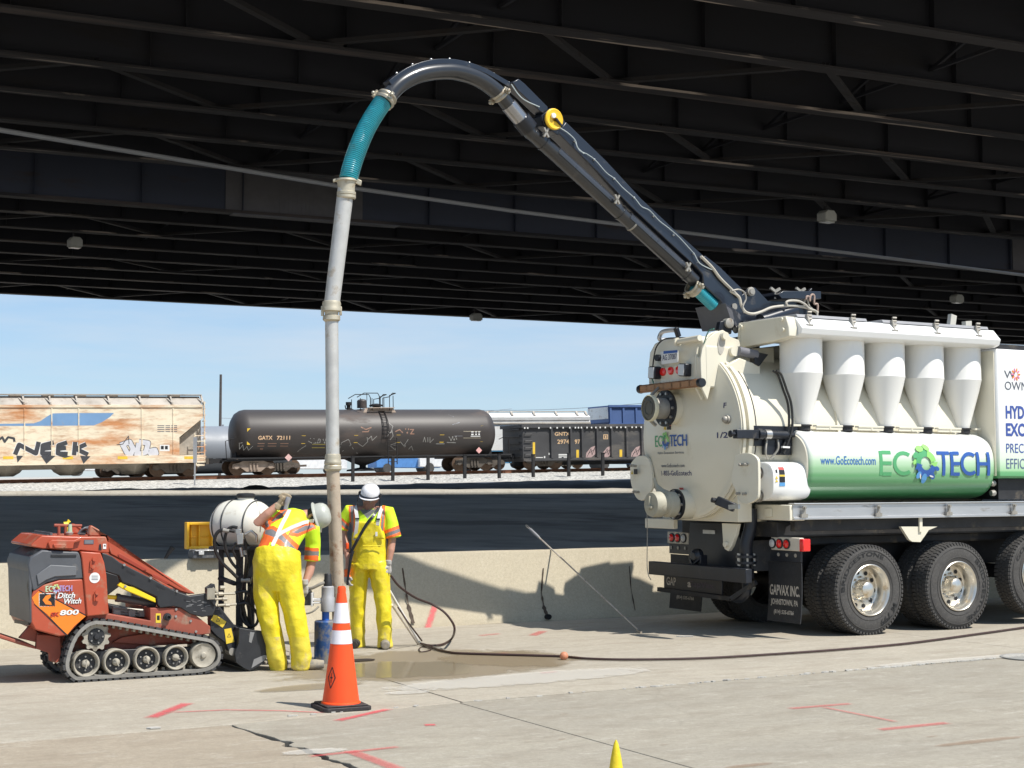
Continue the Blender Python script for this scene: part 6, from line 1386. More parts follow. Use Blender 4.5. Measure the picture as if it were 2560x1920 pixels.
# short teal hose at the boom root
q0, q1 = bp(*zb(1290, 1235)), bp(*zb(1450, 1390))
def corr(p, r, amp, n, m, par, name):
    pts = spl(p, 40); L2 = [0]
    for i in range(1, len(pts)): L2.append(L2[-1]+(pts[i]-pts[i-1]).length)
    tot = L2[-1]; N2 = n*4; out = []; rs = []; j = 0
    for k in range(N2+1):
        s = tot*k/N2
        while j < len(L2)-2 and L2[j+1] < s: j += 1
        t = (s-L2[j])/max(1e-6, L2[j+1]-L2[j]); out.append(pts[j].lerp(pts[j+1], t)); rs.append(r+amp*(.5-.5*math.cos(k*PI/2)))
    mb = MB(); mb.tube(out, rs, 30); return build(name, mb, m, par, smooth=80)
m_teal = mat('teal_hose', (.012,.27,.33), .35, var=.12, scale=6, coat=.3, dirt=((.03,.16,.18), .15, 5))
corr([q0, q0.lerp(q1, .45), q0.lerp(q1, .9)], .070, .007, 14, m_teal, boom, 'teal_hose')
ring_clamp('clamp', bp(*zb(1285, 1245)), d, .086, .10, m_clamp, boom)
# ------------------------------------------------------------------ hanging vacuum tube
VT0 = gz(852, 1648); vt = root('vacuum_tube', 'long hanging vacuum tube of teal hose and aluminium pipe lengths down to the hole', 'pipe', (VT0.x, VT0.y, 0))
Ob = Vector((VT0.x, VT0.y, 0))
def bw(v): return BMF.O+BMF.M@Vector(v)
def lv(x, y): return at(x, y, 15.3)-Ob
top_ = bw(bp(*zc(600, 415)))-Ob
hp_ = [(575,440),(505,545),(445,650),(395,760),(350,880),(318,980),(297,1068)]
b_end = lv(*zc(297, 1068)); dY = top_.y-b_end.y
H_ = [Vector(at(*zc(x, y), 15.3+dY*((len(hp_)-1-i)/(len(hp_)-1))**1.6)-Ob) for i, (x, y) in enumerate(hp_)]
corr(H_, .088, .009, 46, m_teal, vt, 'teal_hose')
ring_clamp('clamp', top_, (E_[0]-E_[1]) if False else (Vector(H_[0])-Vector(H_[1])), .092, .09, m_clamp, vt)
def al(p, q, r, m, name='pipe_length', r1=None): mb = MB(); n = 10; pts = [Vector(p).lerp(Vector(q), i/n) for i in range(n+1)]; mb.tube(pts, [r+((r1 or r)-r)*i/n for i in range(n+1)], 32); return build(name, mb, m, vt)
t1a, t1b = lv(866, 462), lv(829, 765); t2a, t2b = lv(829, 785), lv(832, 1150); t3a = lv(832, 1175); t3b = Vector((VT0.x, VT0.y, -.04))-Ob
t3b = Vector((.0, .0, -.06))
al(t1a, t1b, .083, galv, r1=.078); al(t2a, t2b, .066, galv); al(t3a, t3b, .066, galvd)
def coup(p, prof, m=m_clamp): mb = MB(); mb.lathe(prof, p, (0,0,1), 32, caps=False); return build('coupling', mb, m, vt)
m_cpl = mat('aluminium_coupling', (.52,.47,.36), .5, .4, var=.12, scale=10, dirt=((.35,.27,.17), .25, 8))
coup(t1a, [(.08, .06), (.108, .055), (.112, .035), (.095, .03), (.086, -.03), (.086, -.07), (.096, -.075), (.096, -.10), (.088, -.105), (.096, -.11), (.096, -.135), (.083, -.15)], m_cpl)
mb = MB(); mb.obox(t1a+Vector((.115,-.0,.03)), (.07,0,-.03), (0,.04,0), (.01,0,.05)); build('clamp_lug', mb, m_cpl, vt, bevel=.005); mb = MB(); mb.obox(t1a+Vector((-.11,0,.045)), (.05,0,.01), (0,.03,0), (0,0,.03)); build('clamp_lug', mb, m_cpl, vt, bevel=.005)
coup(t1b, [(.078, .05), (.088, .045), (.094, .02), (.09, 0), (.098, -.02), (.098, -.05), (.07, -.06), (.066, -.09), (.085, -.10), (.088, -.14), (.066, -.16)], m_cpl)
mb = MB(); mb.obox(t1b+Vector((-.09,0,-.05)), (.03,0,0), (0,.03,0), (0,0,.10)); build('clamp_lug', mb, m_cpl, vt, bevel=.005); mb = MB(); mb.obox(t1b+Vector((.09,0,-.05)), (.025,0,0), (0,.03,0), (0,0,.09)); build('clamp_lug', mb, m_cpl, vt, bevel=.005)
coup(t2b, [(.066, .06), (.074, .055), (.08, .02), (.078, 0), (.086, -.015), (.086, -.04), (.08, -.05), (.088, -.06), (.088, -.09), (.07, -.11)], m_cpl)
# ================================================================== COMPACT TRACK LOADER
LO = gz(355, 1697); LF = Frame(LO, 28.9)
def zl(x, y): return (x*.2652, 1280+y*.2652)
def kl(x, y, v=.1): q = LF.side(*zl(x, y), v); return (q.x, q.z)
ld = root('track_loader', 'red compact stand-on track loader with black arms parked at the left', 'loader', LF.O, LF.M)
m_red = mat('loader_red', (.42,.075,.034), .42, var=.08, scale=4, coat=.15, dirt=((.34,.19,.12), .38, 5))
m_redd = mat('dusty_loader_red', (.30,.075,.045), .65, var=.12, scale=4, dirt=((.30,.22,.16), .35, 5))
m_lgry = mat('loader_grey_plastic', (.085,.09,.10), .5, var=.12, scale=6, dirt=((.20,.18,.16), .22, 6))
m_lblk = mat('loader_black', (.022,.023,.026), .5, var=.2, scale=6, dirt=((.12,.11,.10), .22, 7))
m_trk = mat('track_rubber_dusty', (.23,.22,.20), .85, var=.2, scale=8, dust=(.33,.31,.27), bump=.2)
m_trkd = mat('track_lug_rubber', (.045,.045,.047), .8, var=.2, scale=8, dust=(.15,.14,.12))
m_rol = mat('roller_dusty_cream', (.36,.33,.27), .8, var=.2, scale=12, dirt=((.15,.13,.10), .3, 9))
def lp_(pts, v0, v1, name, m, lab=None, par=ld, bev=.006, vk=None, sm=35):
    mb = MB(); mb.prism([kl(x, y, v0 if vk is None else vk) for x, y in pts], v0, v1); return build(name, mb, m, par, lab, smooth=sm, bevel=bev)
# tracks
belt = [(905,1025),(840,1045),(780,1085),(720,1150),(680,1220),(650,1300),(628,1380),(620,1450),(635,1510),(680,1560),(750,1592),(900,1585),(1100,1572),(1300,1558),(1500,1545),(1700,1530),(1900,1510),(2000,1480),(2060,1430),(2085,1360),(2075,1290),(2040,1235),(1980,1198),(1800,1165),(1600,1130),(1400,1095),(1200,1060),(1050,1035)]
# the near track is built on v=0; the far one is a copy
def make_track():
    P = [Vector((*kl(x, y, 0), 0)) for x, y in belt]; P = spl(P+[P[0]], 5)[:-1]; n = len(P)
    P = [Vector((p.x, max(p.y, .022), 0)) for p in P]
    mb = MB(); th = .030; secs = []; nrm = []
    for i, p in enumerate(P):
        d = (P[(i+1) % n]-P[i-1]).normalized(); nn = Vector((-d.y, d.x, 0))
        if nn.dot(Vector((.05, .28, 0))-p) < 0: nn = -nn
        nrm.append((d, nn)); o, q = p, p+nn*th
        secs.append([(o.x, .004, o.y), (o.x, .228, o.y), (q.x, .232, q.y), (q.x, .0, q.y)])
    mb.loft(secs+[secs[0]], caps=False); t = build('track', mb, m_trk, ld, 'dusty rubber track on the camera side', smooth=60)
    L = [0]; 
    for i in range(n): L.append(L[-1]+(P[(i+1) % n]-P[i]).length)
    tot = L[-1]; N2 = 52; mb = MB(); mc = MB(); j = 0
    for k in range(N2):
        s = tot*k/N2
        while L[j+1] < s: j += 1
        p = P[j].lerp(P[(j+1) % n], (s-L[j])/max(1e-6, L[j+1]-L[j])); d, nn = nrm[j]; c = p-nn*.010
        for (ya, yb, sh) in ((.006, .075, 0), (.085, .150, .02), (.160, .226, 0)):
            if c.y < .012: cc = Vector((c.x, .008, 0)); hh = .016
            else: cc = c; hh = .022
            q = cc+d*sh; mb.obox((q.x, (ya+yb)/2, q.y), Vector((d.x, 0, d.y))*.045, Vector((0, yb-ya, 0)), Vector((nn.x, 0, nn.y))*hh)
        q = p+nn*(th+.012); mc.obox((q.x, .115, q.y), Vector((d.x, 0, d.y))*.022, Vector((0, .05, 0)), Vector((nn.x, 0, nn.y))*.032)
    build('track_lugs', mb, m_trkd, t, kind='stuff', smooth=0); build('track_guides', mc, m_rol, t, kind='stuff', smooth=0)
    return t
tk1 = make_track(); t2_ = copyo(tk1, ld, (0, .72, 0)); t2_['label'] = 'rubber track on the barrier side, seen past the rear'
def roller(x, y, r, name, lab=None, teeth=0):
    c = kl(x, y, .02); R = r*.2652/ (FPX/14.0)
    mb = MB(); mb.lathe([(R*.99, .03), (R, .012), (R*.93, .0), (R*.86, .004), (R*.80, .045), (R*.72, .06), (R*.3, .06)], (c[0], .0, c[1]), (0,1,0), 40, caps=False).lathe([(R*.98, .03), (R*.98, .17)], (c[0], 0, c[1]), (0,1,0), 32, caps=False)
    o = build(name, mb, m_rol, ld, lab)
    mb = MB(); mb.lathe([(R*.74, .052), (R*.70, .05), (.0, .05)], (c[0], 0, c[1]), (0,1,0), 32); build('roller_disc', mb, m_lblk, o, smooth=0)
    mb = MB()
    for k in range(6): a = k*PI/3+x; mb.cyl((c[0]+R*.5*math.cos(a), .05, c[1]+R*.5*math.sin(a)), (c[0]+R*.5*math.cos(a), .036, c[1]+R*.5*math.sin(a)), .008, n=6)
    build('bolts', mb, steel, o, kind='stuff', smooth=0)
    mb = MB(); mb.lathe([(R*.28, .05), (R*.27, .02), (R*.15, .005), (0, .0)], (c[0], 0, c[1]), (0,1,0), 18); a = x*.7; mb.bar((c[0]-R*.33*math.cos(a), .004, c[1]-R*.33*math.sin(a)), (c[0]+R*.33*math.cos(a), .004, c[1]+R*.33*math.sin(a)), .008, .01); build('hub', mb, m_rol, o)
for x, y, r in ((810,1430,124), (1098,1415,122), (1385,1391,120), (1660,1372,116)): roller(x, y, r, 'road_roller')
c = kl(905, 1175, .06); mb = MB(); pts = []
for k in range(44):
    a = 2*PI*k/44; R = .128 if k % 4 in (0, 1) else .108; pts.append((c[0]+R*math.cos(a), c[1]+R*math.sin(a)))
mb.prism(pts, .05, .09); sprk = build('drive_sprocket', mb, m_rol, ld, smooth=0)
mb = MB(); mb.lathe([(.075, .048), (.07, .04), (.0, .04)], (c[0], 0, c[1]), (0,1,0), 24).lathe([(.03, .04), (.022, .02), (0, .018)], (c[0], 0, c[1]), (0,1,0), 14); build('sprocket_disc', mb, m_lblk, sprk)
mb = MB()
for k in range(5): a = 2*PI*k/5; mb.cyl((c[0]+.055*math.cos(a), .041, c[1]+.055*math.sin(a)), (c[0]+.055*math.cos(a), .03, c[1]+.055*math.sin(a)), .008, n=6)
build('bolts', mb, steel, sprk, kind='stuff', smooth=0)
c = kl(1915, 1350, .03); mb = MB(); mb.lathe([(.115, .18), (.118, .03), (.108, .012), (.10, .02), (.07, .028), (.03, .02), (.02, .006), (0, .004)], (c[0], 0, c[1]), (0,1,0), 32); build('front_idler', mb, m_rol, ld)
# chassis
lp_([(600,1330),(560,1180),(700,1080),(860,1010),(1030,1015),(1410,1080),(1980,1170),(1960,1235),(1500,1260),(1060,1320),(760,1400)], .235, .70, 'track_frame', m_redd, bev=.01)
lp_([(1060,1230),(1150,1180),(1400,1140),(1830,1200),(1800,1235),(1500,1235),(1420,1255)], .20, .234, 'frame_web', m_redd)
lp_([(640,1330),(1060,1300),(1880,1270),(1900,1400),(640,1480)], .09, .16, 'roller_beam', m_lblk)
lp_([(830,960),(1030,960),(1420,1025),(1415,905),(1700,900),(1830,960),(1985,1080),(1985,1150),(1840,1165),(1400,1085),(1060,1025),(905,1010),(800,1040)], .04, .90, 'lower_body', m_redd, bev=.008)
c = kl(1585, 990, .0); mb = MB(); mb.lathe([(.034, .04), (.034, .01), (.022, .008), (.022, -.02), (.014, -.022), (.014, .0)], (c[0], 0, c[1]), (0,1,0), 20); build('pivot_port', mb, m_lblk, ld)
lf = lambda v0: (lambda a, b, d=.003: (a, v0-d, b))
def lq(x0, y0, x1, y1, v): return [kl(x0, y0, v), kl(x1, y0, v), kl(x1, y1, v), kl(x0, y1, v)]
strokes('warning_sticker', [(lq(1468,955,1515,1045,.04), 1), (lq(1478,975,1505,1020,.04), 2)], lf(.04), m_st, ld)
# engine bay
sideP = [(315,740),(400,690),(560,640),(790,632),(825,968),(760,1030),(640,1160),(560,1175),(330,1112),(292,1040),(288,820)]
lp_(sideP, .0, .93, 'side_panel', m_red, 'red engine side panel with orange flash and white lettering', bev=.012)
lp_([(262,500),(290,425),(400,358),(740,376),(772,440),(788,630),(560,638),(440,668),(330,748),(305,735),(282,620)], -.005, .935, 'hood', m_lgry, 'dark grey moulded engine hood', bev=.015)
lp_([(345,592),(480,498),(720,512),(722,598),(520,610),(440,640),(362,690)], -.018, -.004, 'hood_recess', mat('hood_panel', (.14,.145,.155), .45, var=.08), bev=.006)
lp_([(480,400),(720,400),(720,425),(480,425)], -.012, -.004, 'hood_slot', m_lblk, bev=.003)
strokes('orange_flash', [([kl(x, y, 0) for x, y in ((300,808),(362,745),(600,870),(808,982),(700,1075),(630,1160),(560,1085),(440,960),(330,872))], 0), ([kl(x, y, 0) for x, y in ((362,740),(372,736),(815,972),(808,982))], 1), ([kl(x, y, 0) for x, y in ((318,868),(330,868),(640,1160),(625,1165))], 1)], lf(0), [orangep, blackp], ld)
m_wl = whitep
def ltext(s, x0, y0, x1, y1, m, bold=.02, shear=0.0, v0=-.003, par=ld):
    A = kl(x0, y1, v0); B = kl(x1, y1, v0); C_ = kl(x0, y0, v0); lettering(s, lf(v0), A[0], B[0], A[1], C_[1], m, par, bold=bold, shear=shear)
ltext('Ditch', 540,762,702,815, blackp, .06, .25, -.002); ltext('Ditch', 540,762,702,815, m_wl, .025, .25, -.005)
ltext('Witch', 590,815,760,868, blackp, .06, .25, -.002); ltext('Witch', 590,815,760,868, m_wl, .025, .25, -.005)
ltext('SK', 472,948,556,988, blackp, .06, .2, -.0025); ltext('SK', 472,948,556,988, mat('print_red', (.5,.04,.02), .4), .02, .2, -.0055)
ltext('800', 560,925,738,975, blackp, .07, .2, -.0025); ltext('800', 560,925,738,975, m_wl, .035, .2, -.0055)
strokes('square_badge', [(lq(366,766,522,892,0), 0), (lq(374,773,516,885,0), 1), ([kl(x, y, 0) for x, y in ((400,830),(430,790),(475,775),(480,800),(450,830),(480,850),(488,875),(430,870))], 2)], lf(.0+0), [whitep, blackp, orangep], ld)
pe0, pe1 = kl(428, 752, -.003), kl(678, 690, -.003)
ecotech(lf(-.004), pe0[0], pe1[0], pe0[1], pe1[1], ld, cols=(mat('sticker_pale_green', (.45,.62,.40), .4), mat('sticker_lime', (.55,.65,.25), .4), mat('sticker_pale_purple', (.38,.28,.52), .4), mat('sticker_sky', (.35,.55,.7), .4)), wf=.2)
# upright and top
lp_([(760,372),(950,385),(985,480),(1005,600),(1028,965),(820,985),(790,640),(772,450)], -.02, .95, 'upright_post', m_red, bev=.01)
strokes('round_sticker', [([ (kl(892,620,-.02)[0]+.047*math.cos(t), kl(892,620,-.02)[1]+.047*math.sin(t)) for t in [2*PI*i/24 for i in range(24)]], 0)]+[(seg(kl(862,y,-.02), kl(922,y,-.02), .007), 1) for y in (604,622,638)], lf(-.02), [whitep, greyp], ld)
for pts in (((885,445),(850,540),(872,515)), ((910,760),(890,840),(912,820))):
    mb = MB(); 
    for x, y in (pts[0], pts[2]): c = kl(x, y, -.02); mb.cyl((c[0], -.02, c[1]), (c[0], -.045, c[1]), .018, n=14)
    mb.tube([(*[kl(x, y, -.03)[0]], -.03, kl(x, y, -.03)[1]) for x, y in ((858,460),(850,545))] if pts[0][1] < 500 else [(kl(x, y, -.03)[0], -.03, kl(x, y, -.03)[1]) for x, y in ((890,770),(888,840))], .008, 8); build('hinge_pin', mb, m_red, ld)
lp_([(288,312),(395,222),(510,225),(750,232),(1000,232),(1022,300),(1032,385),(950,383),(760,362),(735,372),(480,352),(400,348),(300,330)], .02, .91, 'top_deck', m_red, bev=.01)
mb = MB()
for k in range(5): x0, y0 = 330+k*28, 305-k*20; a = kl(x0, y0, .3); b = kl(x0+22, y0-22, .3); mb.bar((a[0], .12, a[1]+.02), (a[0], .8, a[1]+.02), .02, .03)
build('vent_louvres', mb, m_lgry, ld, smooth=0)
lp_([(455,290),(490,262),(700,268),(755,240),(770,270),(700,290),(690,345),(470,345)], -.02, .02, 'side_guard', m_red); lp_([(500,300),(625,300),(620,335),(590,345),(515,340)], -.035, -.02, 'side_guard', m_red)
strokes('serial_plate', [(lq(792,262,882,302,.02), 0)]+[(lq(800,270+i*10,875,274+i*10,.02), 1) for i in range(3)], lf(.018), [greyp, mat('plate_print', (.3,.3,.3), .5)], ld)
strokes('white_label', [(lq(970,300,1000,348,.02), 0), (lq(980,310,994,326,.02), 1)], lf(.018), [whitep, blackp], ld)
strokes('slot', [([kl(x, y, .02) for x, y in ((935,305),(950,300),(958,360),(928,358))], 0)], lf(.018), [blackp], ld)
mb = MB(); q = lambda x, y, v: (kl(x, y, v)[0], v, kl(x, y, v)[1])
mb.tube([q(510,125,.3), q(770,130,.3)], .014, 10)
for x, y in ((555,225), (618,225)): mb.tube([q(x, y, .3), q(x, 130, .3)], .014, 8)
build('grab_bar', mb, m_redd, ld)
mb = MB(); mb.tube([q(640,220,.36), q(632,120,.36), q(650,75,.36), q(655,95,.36)], .013, 8).tube([q(600,115,.33), q(640,112,.33)], .02, 8); build('yellow_lever', mb, yellowp, ld)
mb = MB(); mb.tube([q(660,205,.28), q(660,115,.28)], [.022,.016], 12); build('green_knob', mb, mat('pale_green_plastic', (.35,.5,.35), .5), ld)
mb = MB(); mb.lathe([(.03,0),(.035,.02),(.02,.03)], q(655,215,.28), n=14); build('knob_base', mb, dull, ld)
mb = MB(); rr = random.Random(4)
for k in range(7): x = 735+rr.random()*90; mb.tube(spl([q(735+k*10, 210, .4), q(760+k*8, 175, .4+.02*k), q(800+k*6, 150, .4), q(835, 140+k*12, .42)], 4), .009, 6)
build('hose_bundle', mb, m_lgry, ld)
# rear shroud and platform
def q3(x, y, v): p = kl(x, y, v); return Vector((p[0], v, p[1]))
NE = [(330,345),(262,500),(262,700),(270,900),(285,1055)]; FA = [(172,420),(104,466),(128,760),(138,900),(150,1035)]; secs = []
for (n0, f0) in zip(NE, FA):
    a, b = q3(*n0, .05), q3(*f0, .80); t = Vector((.02, 0, .0)); secs.append([a, b, b+t, a+t])
mb = MB(); mb.loft(secs); a = [q3(*p, .05) for p in NE]; mb.add([p+Vector((0,-.012,0)) for p in a]+[p+Vector((.06,-.012,0)) for p in a], [(i, i+1, i+6, i+5) for i in range(4)]); build('rear_shroud', mb, m_lblk, ld, 'black plastic shroud around the rear operator station')
mb = MB(); mb.bar(q3(285,1050,.1), q3(150,1030,.8), .03, .03); build('shroud_rail', mb, m_lblk, ld)
lp_([(270,520),(300,420),(320,420),(300,740),(300,1040),(285,1050)], .0, .92, 'rear_frame', m_lgry)
lp_([(-60,1140),(0,1155),(330,1262),(345,1295),(180,1250),(0,1192),(-60,1172)], .16, .80, 'standing_platform', m_redd, 'sloping steel standing platform at the rear', bev=.008)
lp_([(290,1060),(350,1130),(345,1230),(180,1190),(250,1110)], .20, .26, 'platform_bracket', m_redd); lp_([(350,1155),(460,1160),(570,1180),(580,1400),(530,1425),(470,1405),(465,1330),(340,1290)], .16, .22, 'platform_bracket', m_redd)
lp_([(370,1140),(560,1150),(600,1180),(620,1400),(560,1420),(500,1300),(360,1220)], .35, .8, 'rear_housing', m_redd)
# lift arms
armR = [(852,125),(870,128),(935,165),(968,230),(1010,252),(1300,425),(1600,615),(1845,770),(1780,775),(1700,750),(1500,640),(1040,400),(1012,320),(1000,232),(850,228),(832,215)]
for v0, lab in ((.10, 'red lift arm on the camera side'), (.78, None)): lp_(armR, v0, v0+.07, 'lift_arm', m_red, lab, vk=.10, bev=.012)
for P in (((1110,400),(1130,390),(1380,535),(1382,550),(1345,552),(1125,430)), ((1430,595),(1450,582),(1600,668),(1600,680),(1570,682),(1440,612))): lp_(P, .094, .099, 'arm_pocket', mat('arm_pocket_red', (.33,.045,.022), .5), bev=.003)
armB = [(960,385),(990,390),(1060,420),(1130,475),(1420,622),(1660,748),(1790,790),(1980,765),(2015,830),(2045,900),(2010,975),(1905,992),(1790,960),(1705,905),(1640,890),(1510,905),(1485,870),(1478,800),(1250,695),(1150,662),(1120,600),(980,555)]
lp_(armB, .02, .09, 'lower_arm', m_lblk, 'black scuffed lower lift arm with slots', bev=.008); lp_(armB, .86, .93, 'lower_arm', m_lblk, vk=.02)
m_sc = mat('bare_scuff', (.22,.22,.22), .5)
pol = []
for (x, y) in ((1235,575),(1512,710),(1780,845)): pol += [([kl(x+a, y+b, .02) for a, b in ((-42,-24),(-30,-26),(42,12),(44,24),(32,22),(-40,-12))], 0)]
strokes('arm_slot', pol, lf(.02), [blackp], ld)
mb = MB()
for x, y in ((1168,498),(1417,622),(1663,745),(1178,702),(1665,918),(1662,985),(1802,1028),(1852,1128)): c = kl(x, y, .02); mb.cyl((c[0], .02 if y < 800 else .04, c[1]), (c[0], .004 if y < 800 else .03, c[1]), .012, n=8)
build('bolts', mb, steel, ld, kind='stuff', smooth=0)
rr = random.Random(9); pol = []
for k in range(16): x, y = rr.uniform(1750, 2010), rr.uniform(830, 960); pol.append((seg(kl(x, y, .02), kl(x+rr.uniform(20, 60), y+rr.uniform(-14, 8), .02), .004), 0))
strokes('scratches', pol, lf(.02), [m_sc], ld)
lp_([(1110,692),(1142,660),(1215,702),(1262,706),(1465,812),(1470,856),(1330,800),(1215,752),(1150,720)], .03, .08, 'yellow_guard', mat('safety_yellow', (.85,.62,.02), .4, var=.04))
a, b, c = q(1000,800,.16), q(1095,806,.16), q(1465,868,.16)
mb = MB(); mb.tube([a, b], .02, 14); cy = build('cylinder_eye', mb, bpy.data.materials['safety_yellow'], ld)
mb = MB(); mb.tube([b, c], .034, 20).lathe([(.039, 0), (.039, .03)], b, Vector(c)-Vector(b), 18); build('tilt_cylinder', mb, mat('cylinder_dark', (.06,.06,.065), .35), ld)
lp_([(1020,870),(1400,940),(1410,1000),(1040,960)], .3, .75, 'engine_block', m_lblk); lp_([(980,560),(1110,600),(1130,700),(1010,790)], .4, .8, 'engine_block', m_lblk)
mb = MB()
for y in (900, 925, 950): mb.tube([q(1060, y, .25), q(1200, y+15, .27), q(1390, y+30, .25)], .012, 6)
for x in (1100, 1240, 1340): mb.box(kl(x, 940, .26)[0]-.03, kl(x, 940, .26)[0]+.03, .24, .3, kl(x, 985, .26)[1], kl(x, 925, .26)[1])
build('valve_block', mb, dull, ld, smooth=30)
# coupler at the nose with warning stickers
def zm(x, y): return (440+x*.3135, 1200+y*.3135)
def km(x, y, v=.1): q_ = LF.side(*zm(x, y), v); return (q_.x, q_.z)
def qm(x, y, v): p = km(x, y, v); return (p[0], v, p[1])
def mp_(pts, v0, v1, name, m, lab=None, par=ld, bev=.005): mb = MB(); mb.prism([km(x, y, v0) for x, y in pts], v0, v1); return build(name, mb, m, par, lab, bevel=bev)
mp_([(270,1110),(300,1050),(345,1030),(390,1110),(440,1160),(470,1250),(480,1360),(455,1400),(425,1385),(400,1300),(330,1250),(275,1190)], .10, .18, 'coupler_arm', m_lblk, 'black coupler arm with yellow warning stickers')
mp_([(270,1190),(320,1180),(350,1190),(330,1250),(300,1235)], .18, .24, 'coupler_link', galv)
for P in (((300,1075),(322,1078),(402,1130),(372,1178),(278,1118)), ((385,1190),(440,1180),(465,1290),(402,1308))):
    s_ = [km(x, y, .095) for x, y in P]; cx_ = sum(p[0] for p in s_)/len(s_); cz_ = sum(p[1] for p in s_)/len(s_)
    strokes('warning_sticker', [(s_, 1), ([(cx_-.02, cz_-.015), (cx_+.02, cz_-.015), (cx_, cz_+.025)], 2), ([(cx_-.012, cz_-.010), (cx_+.012, cz_-.010), (cx_, cz_+.015)], 1)], lf(.097), m_st, ld)
c = qm(452, 1370, .08); mb = MB(); mb.cyl(c, (c[0], .2, c[2]), .035, n=16); build('coupler_pin', mb, dull, ld)
mp_([(330,1030),(350,1010),(470,1160),(620,1190),(610,1230),(440,1200)], .2, .75, 'coupler_plate', m_lblk)
bk = [(505,1180),(600,1195),(700,1205),(740,1280),(735,1400),(690,1470),(590,1522),(540,1500),(480,1455),(470,1380),(500,1300)]
mp_(bk, .02, .06, 'bucket_side', m_lblk, 'black bucket cheek plate', bev=.004)
mp_([(480,1455),(590,1522),(600,1505),(500,1430)], .06, .92, 'bucket_floor', m_lblk); mp_([(500,1180),(520,1180),(500,1440),(478,1450)], .06, .92, 'bucket_back', m_lblk); mp_(bk, .92, .96, 'bucket_side', m_lblk)
strokes('bare_patch', [([km(x, y, .02) for x, y in ((590,1210),(625,1215),(600,1300),(580,1290))], 0), ([km(x, y, .02) for x, y in ((620,1430),(700,1395),(735,1400),(700,1440),(600,1500))], 0)], lf(.018), [m_sc], ld)
# hydraulic couplings at the arm tip
mb = MB()
for (x0, y0, x1, y1) in ((275,910,470,905), (310,950,400,945), (330,1000,480,990), (290,860,330,900)): mb.tube([qm(x0, y0, .0), qm(x1, y1, .0)], .012, 10).tube([qm(x0+60, y0-1, .0), qm(x0+95, y0-2, .0)], .020, 10)
mb.box(*sorted((km(240,850,.02)[0], km(300,850,.02)[0])), -.02, .06, km(0,960,.02)[1], km(0,870,.02)[1]); build('hydraulic_coupler', mb, m_clamp, ld)
mp_([(240,860),(290,825),(310,830),(330,950),(310,1010),(250,930)], .0, .05, 'coupler_block', m_lblk)

# ================================================================== CORE DRILL RIG: stand, tank, hoses
m_poly = mat('white_poly_tank', (.68,.66,.58), .45, var=.04, scale=3, dirt=((.45,.38,.28), .18, 5)); m_poly.node_tree.nodes['Principled BSDF'].inputs['Subsurface Weight'].default_value = .0
RO = gz(600, 1675); rg = root('drill_stand', 'black upright drill stand with coiled hydraulic hoses in front of the white tank', 'drill stand', RO)
def rp(x, y, dy): return Vector(at(*zm(x, y), RO.y+dy))-RO
mb = MB()
for x, dy in ((362, .55), (508, .5), (600, .6)): a = rp(x, 530, dy); b = rp(x, 1180, dy); b = Vector((b.x, b.y, .0)); mb.bar(a, b, .05 if x < 400 else .065, .05)
build('upright_rail', mb, m_lblk, rg, bevel=.004)
mb = MB(); mb.bar(rp(350, 780, .52), rp(480, 830, .48), .035, .10, up=(0,-1,0)); build('cross_brace', mb, m_lblk, rg, bevel=.003)
mb = MB(); mb.bar(rp(340, 560, .55), rp(660, 560, .55), .04, .05); build('cross_brace', mb, m_lblk, rg, bevel=.003)
mb = MB(); mb.bar(rp(490, 780, .45), rp(600, 800, .45), .05, .07); build('cross_brace', mb, m_lblk, rg, bevel=.003)
mb = MB(); mb.bar(rp(300, 535, .6), rp(680, 535, .6), .5, .03, up=(0,0,1)); build('tank_shelf', mb, m_lblk, rg)
a = rp(515, 470, .15); mb = MB(); mb.obox(a, (.06,0,.01), (0,.06,0), (-.01,0,.10)); mb.cyl(a+Vector((0,0,-.08)), a+Vector((.02,0,-.17)), .016, n=10); mb.obox(a+Vector((-.02,0,.07)), (.05,0,0), (0,.05,0), (0,0,.05)); mb.tube([a+Vector((.04,0,.04)), rp(600,405,.15), rp(640,440,.15), rp(643,500,.15)], .014, 8); build('valve_block', mb, steel, rg, bevel=.004)
mhose = mat('hydraulic_hose_black', (.015,.014,.014), .45, dust=(.06,.055,.05))
def hz_(name, pts, r=.014, m=mhose, n=8): mb = MB(); mb.tube(spl([rp(*p) for p in pts], 6), r, n); return build(name, mb, m, rg)
hz_('hose', [(470,410,.13),(400,400,.12),(340,410,.12),(308,470,.12),(318,570,.14),(370,660,.16),(440,730,.18),(490,780,.2)], .017)
hz_('hose', [(490,380,.15),(450,375,.15),(410,400,.15),(390,470,.15),(400,560,.16),(440,650,.18),(490,710,.2)], .015)
hz_('hose', [(545,470,.15),(555,540,.16),(560,620,.16),(555,700,.18),(545,790,.2),(530,900,.22)], .014)
hz_('hose', [(480,500,.15),(455,545,.15),(470,600,.16),(520,700,.2)], .013); hz_('hose', [(575,600,.2),(570,720,.2),(550,850,.2),(570,1000,.2),(600,1120,.2)], .012)
hz_('hose', [(470,900,.05),(560,890,.05),(620,950,.08),(660,1060,.1),(640,1150,.12),(590,1165,.12),(540,1120,.12),(515,1040,.12),(530,960,.12)], .014)
hz_('hose', [(480,990,.04),(570,985,.05),(630,1040,.08),(655,1110,.1),(620,1165,.1),(560,1150,.12),(520,1080,.12),(540,1000,.12),(560,900,.14)], .013)
hz_('hose', [(500,860,.1),(530,1000,.12),(560,1120,.14),(600,1190,.12)], .02); hz_('hose', [(590,850,.1),(580,1000,.12),(600,1160,.14)], .018)
mb = MB()
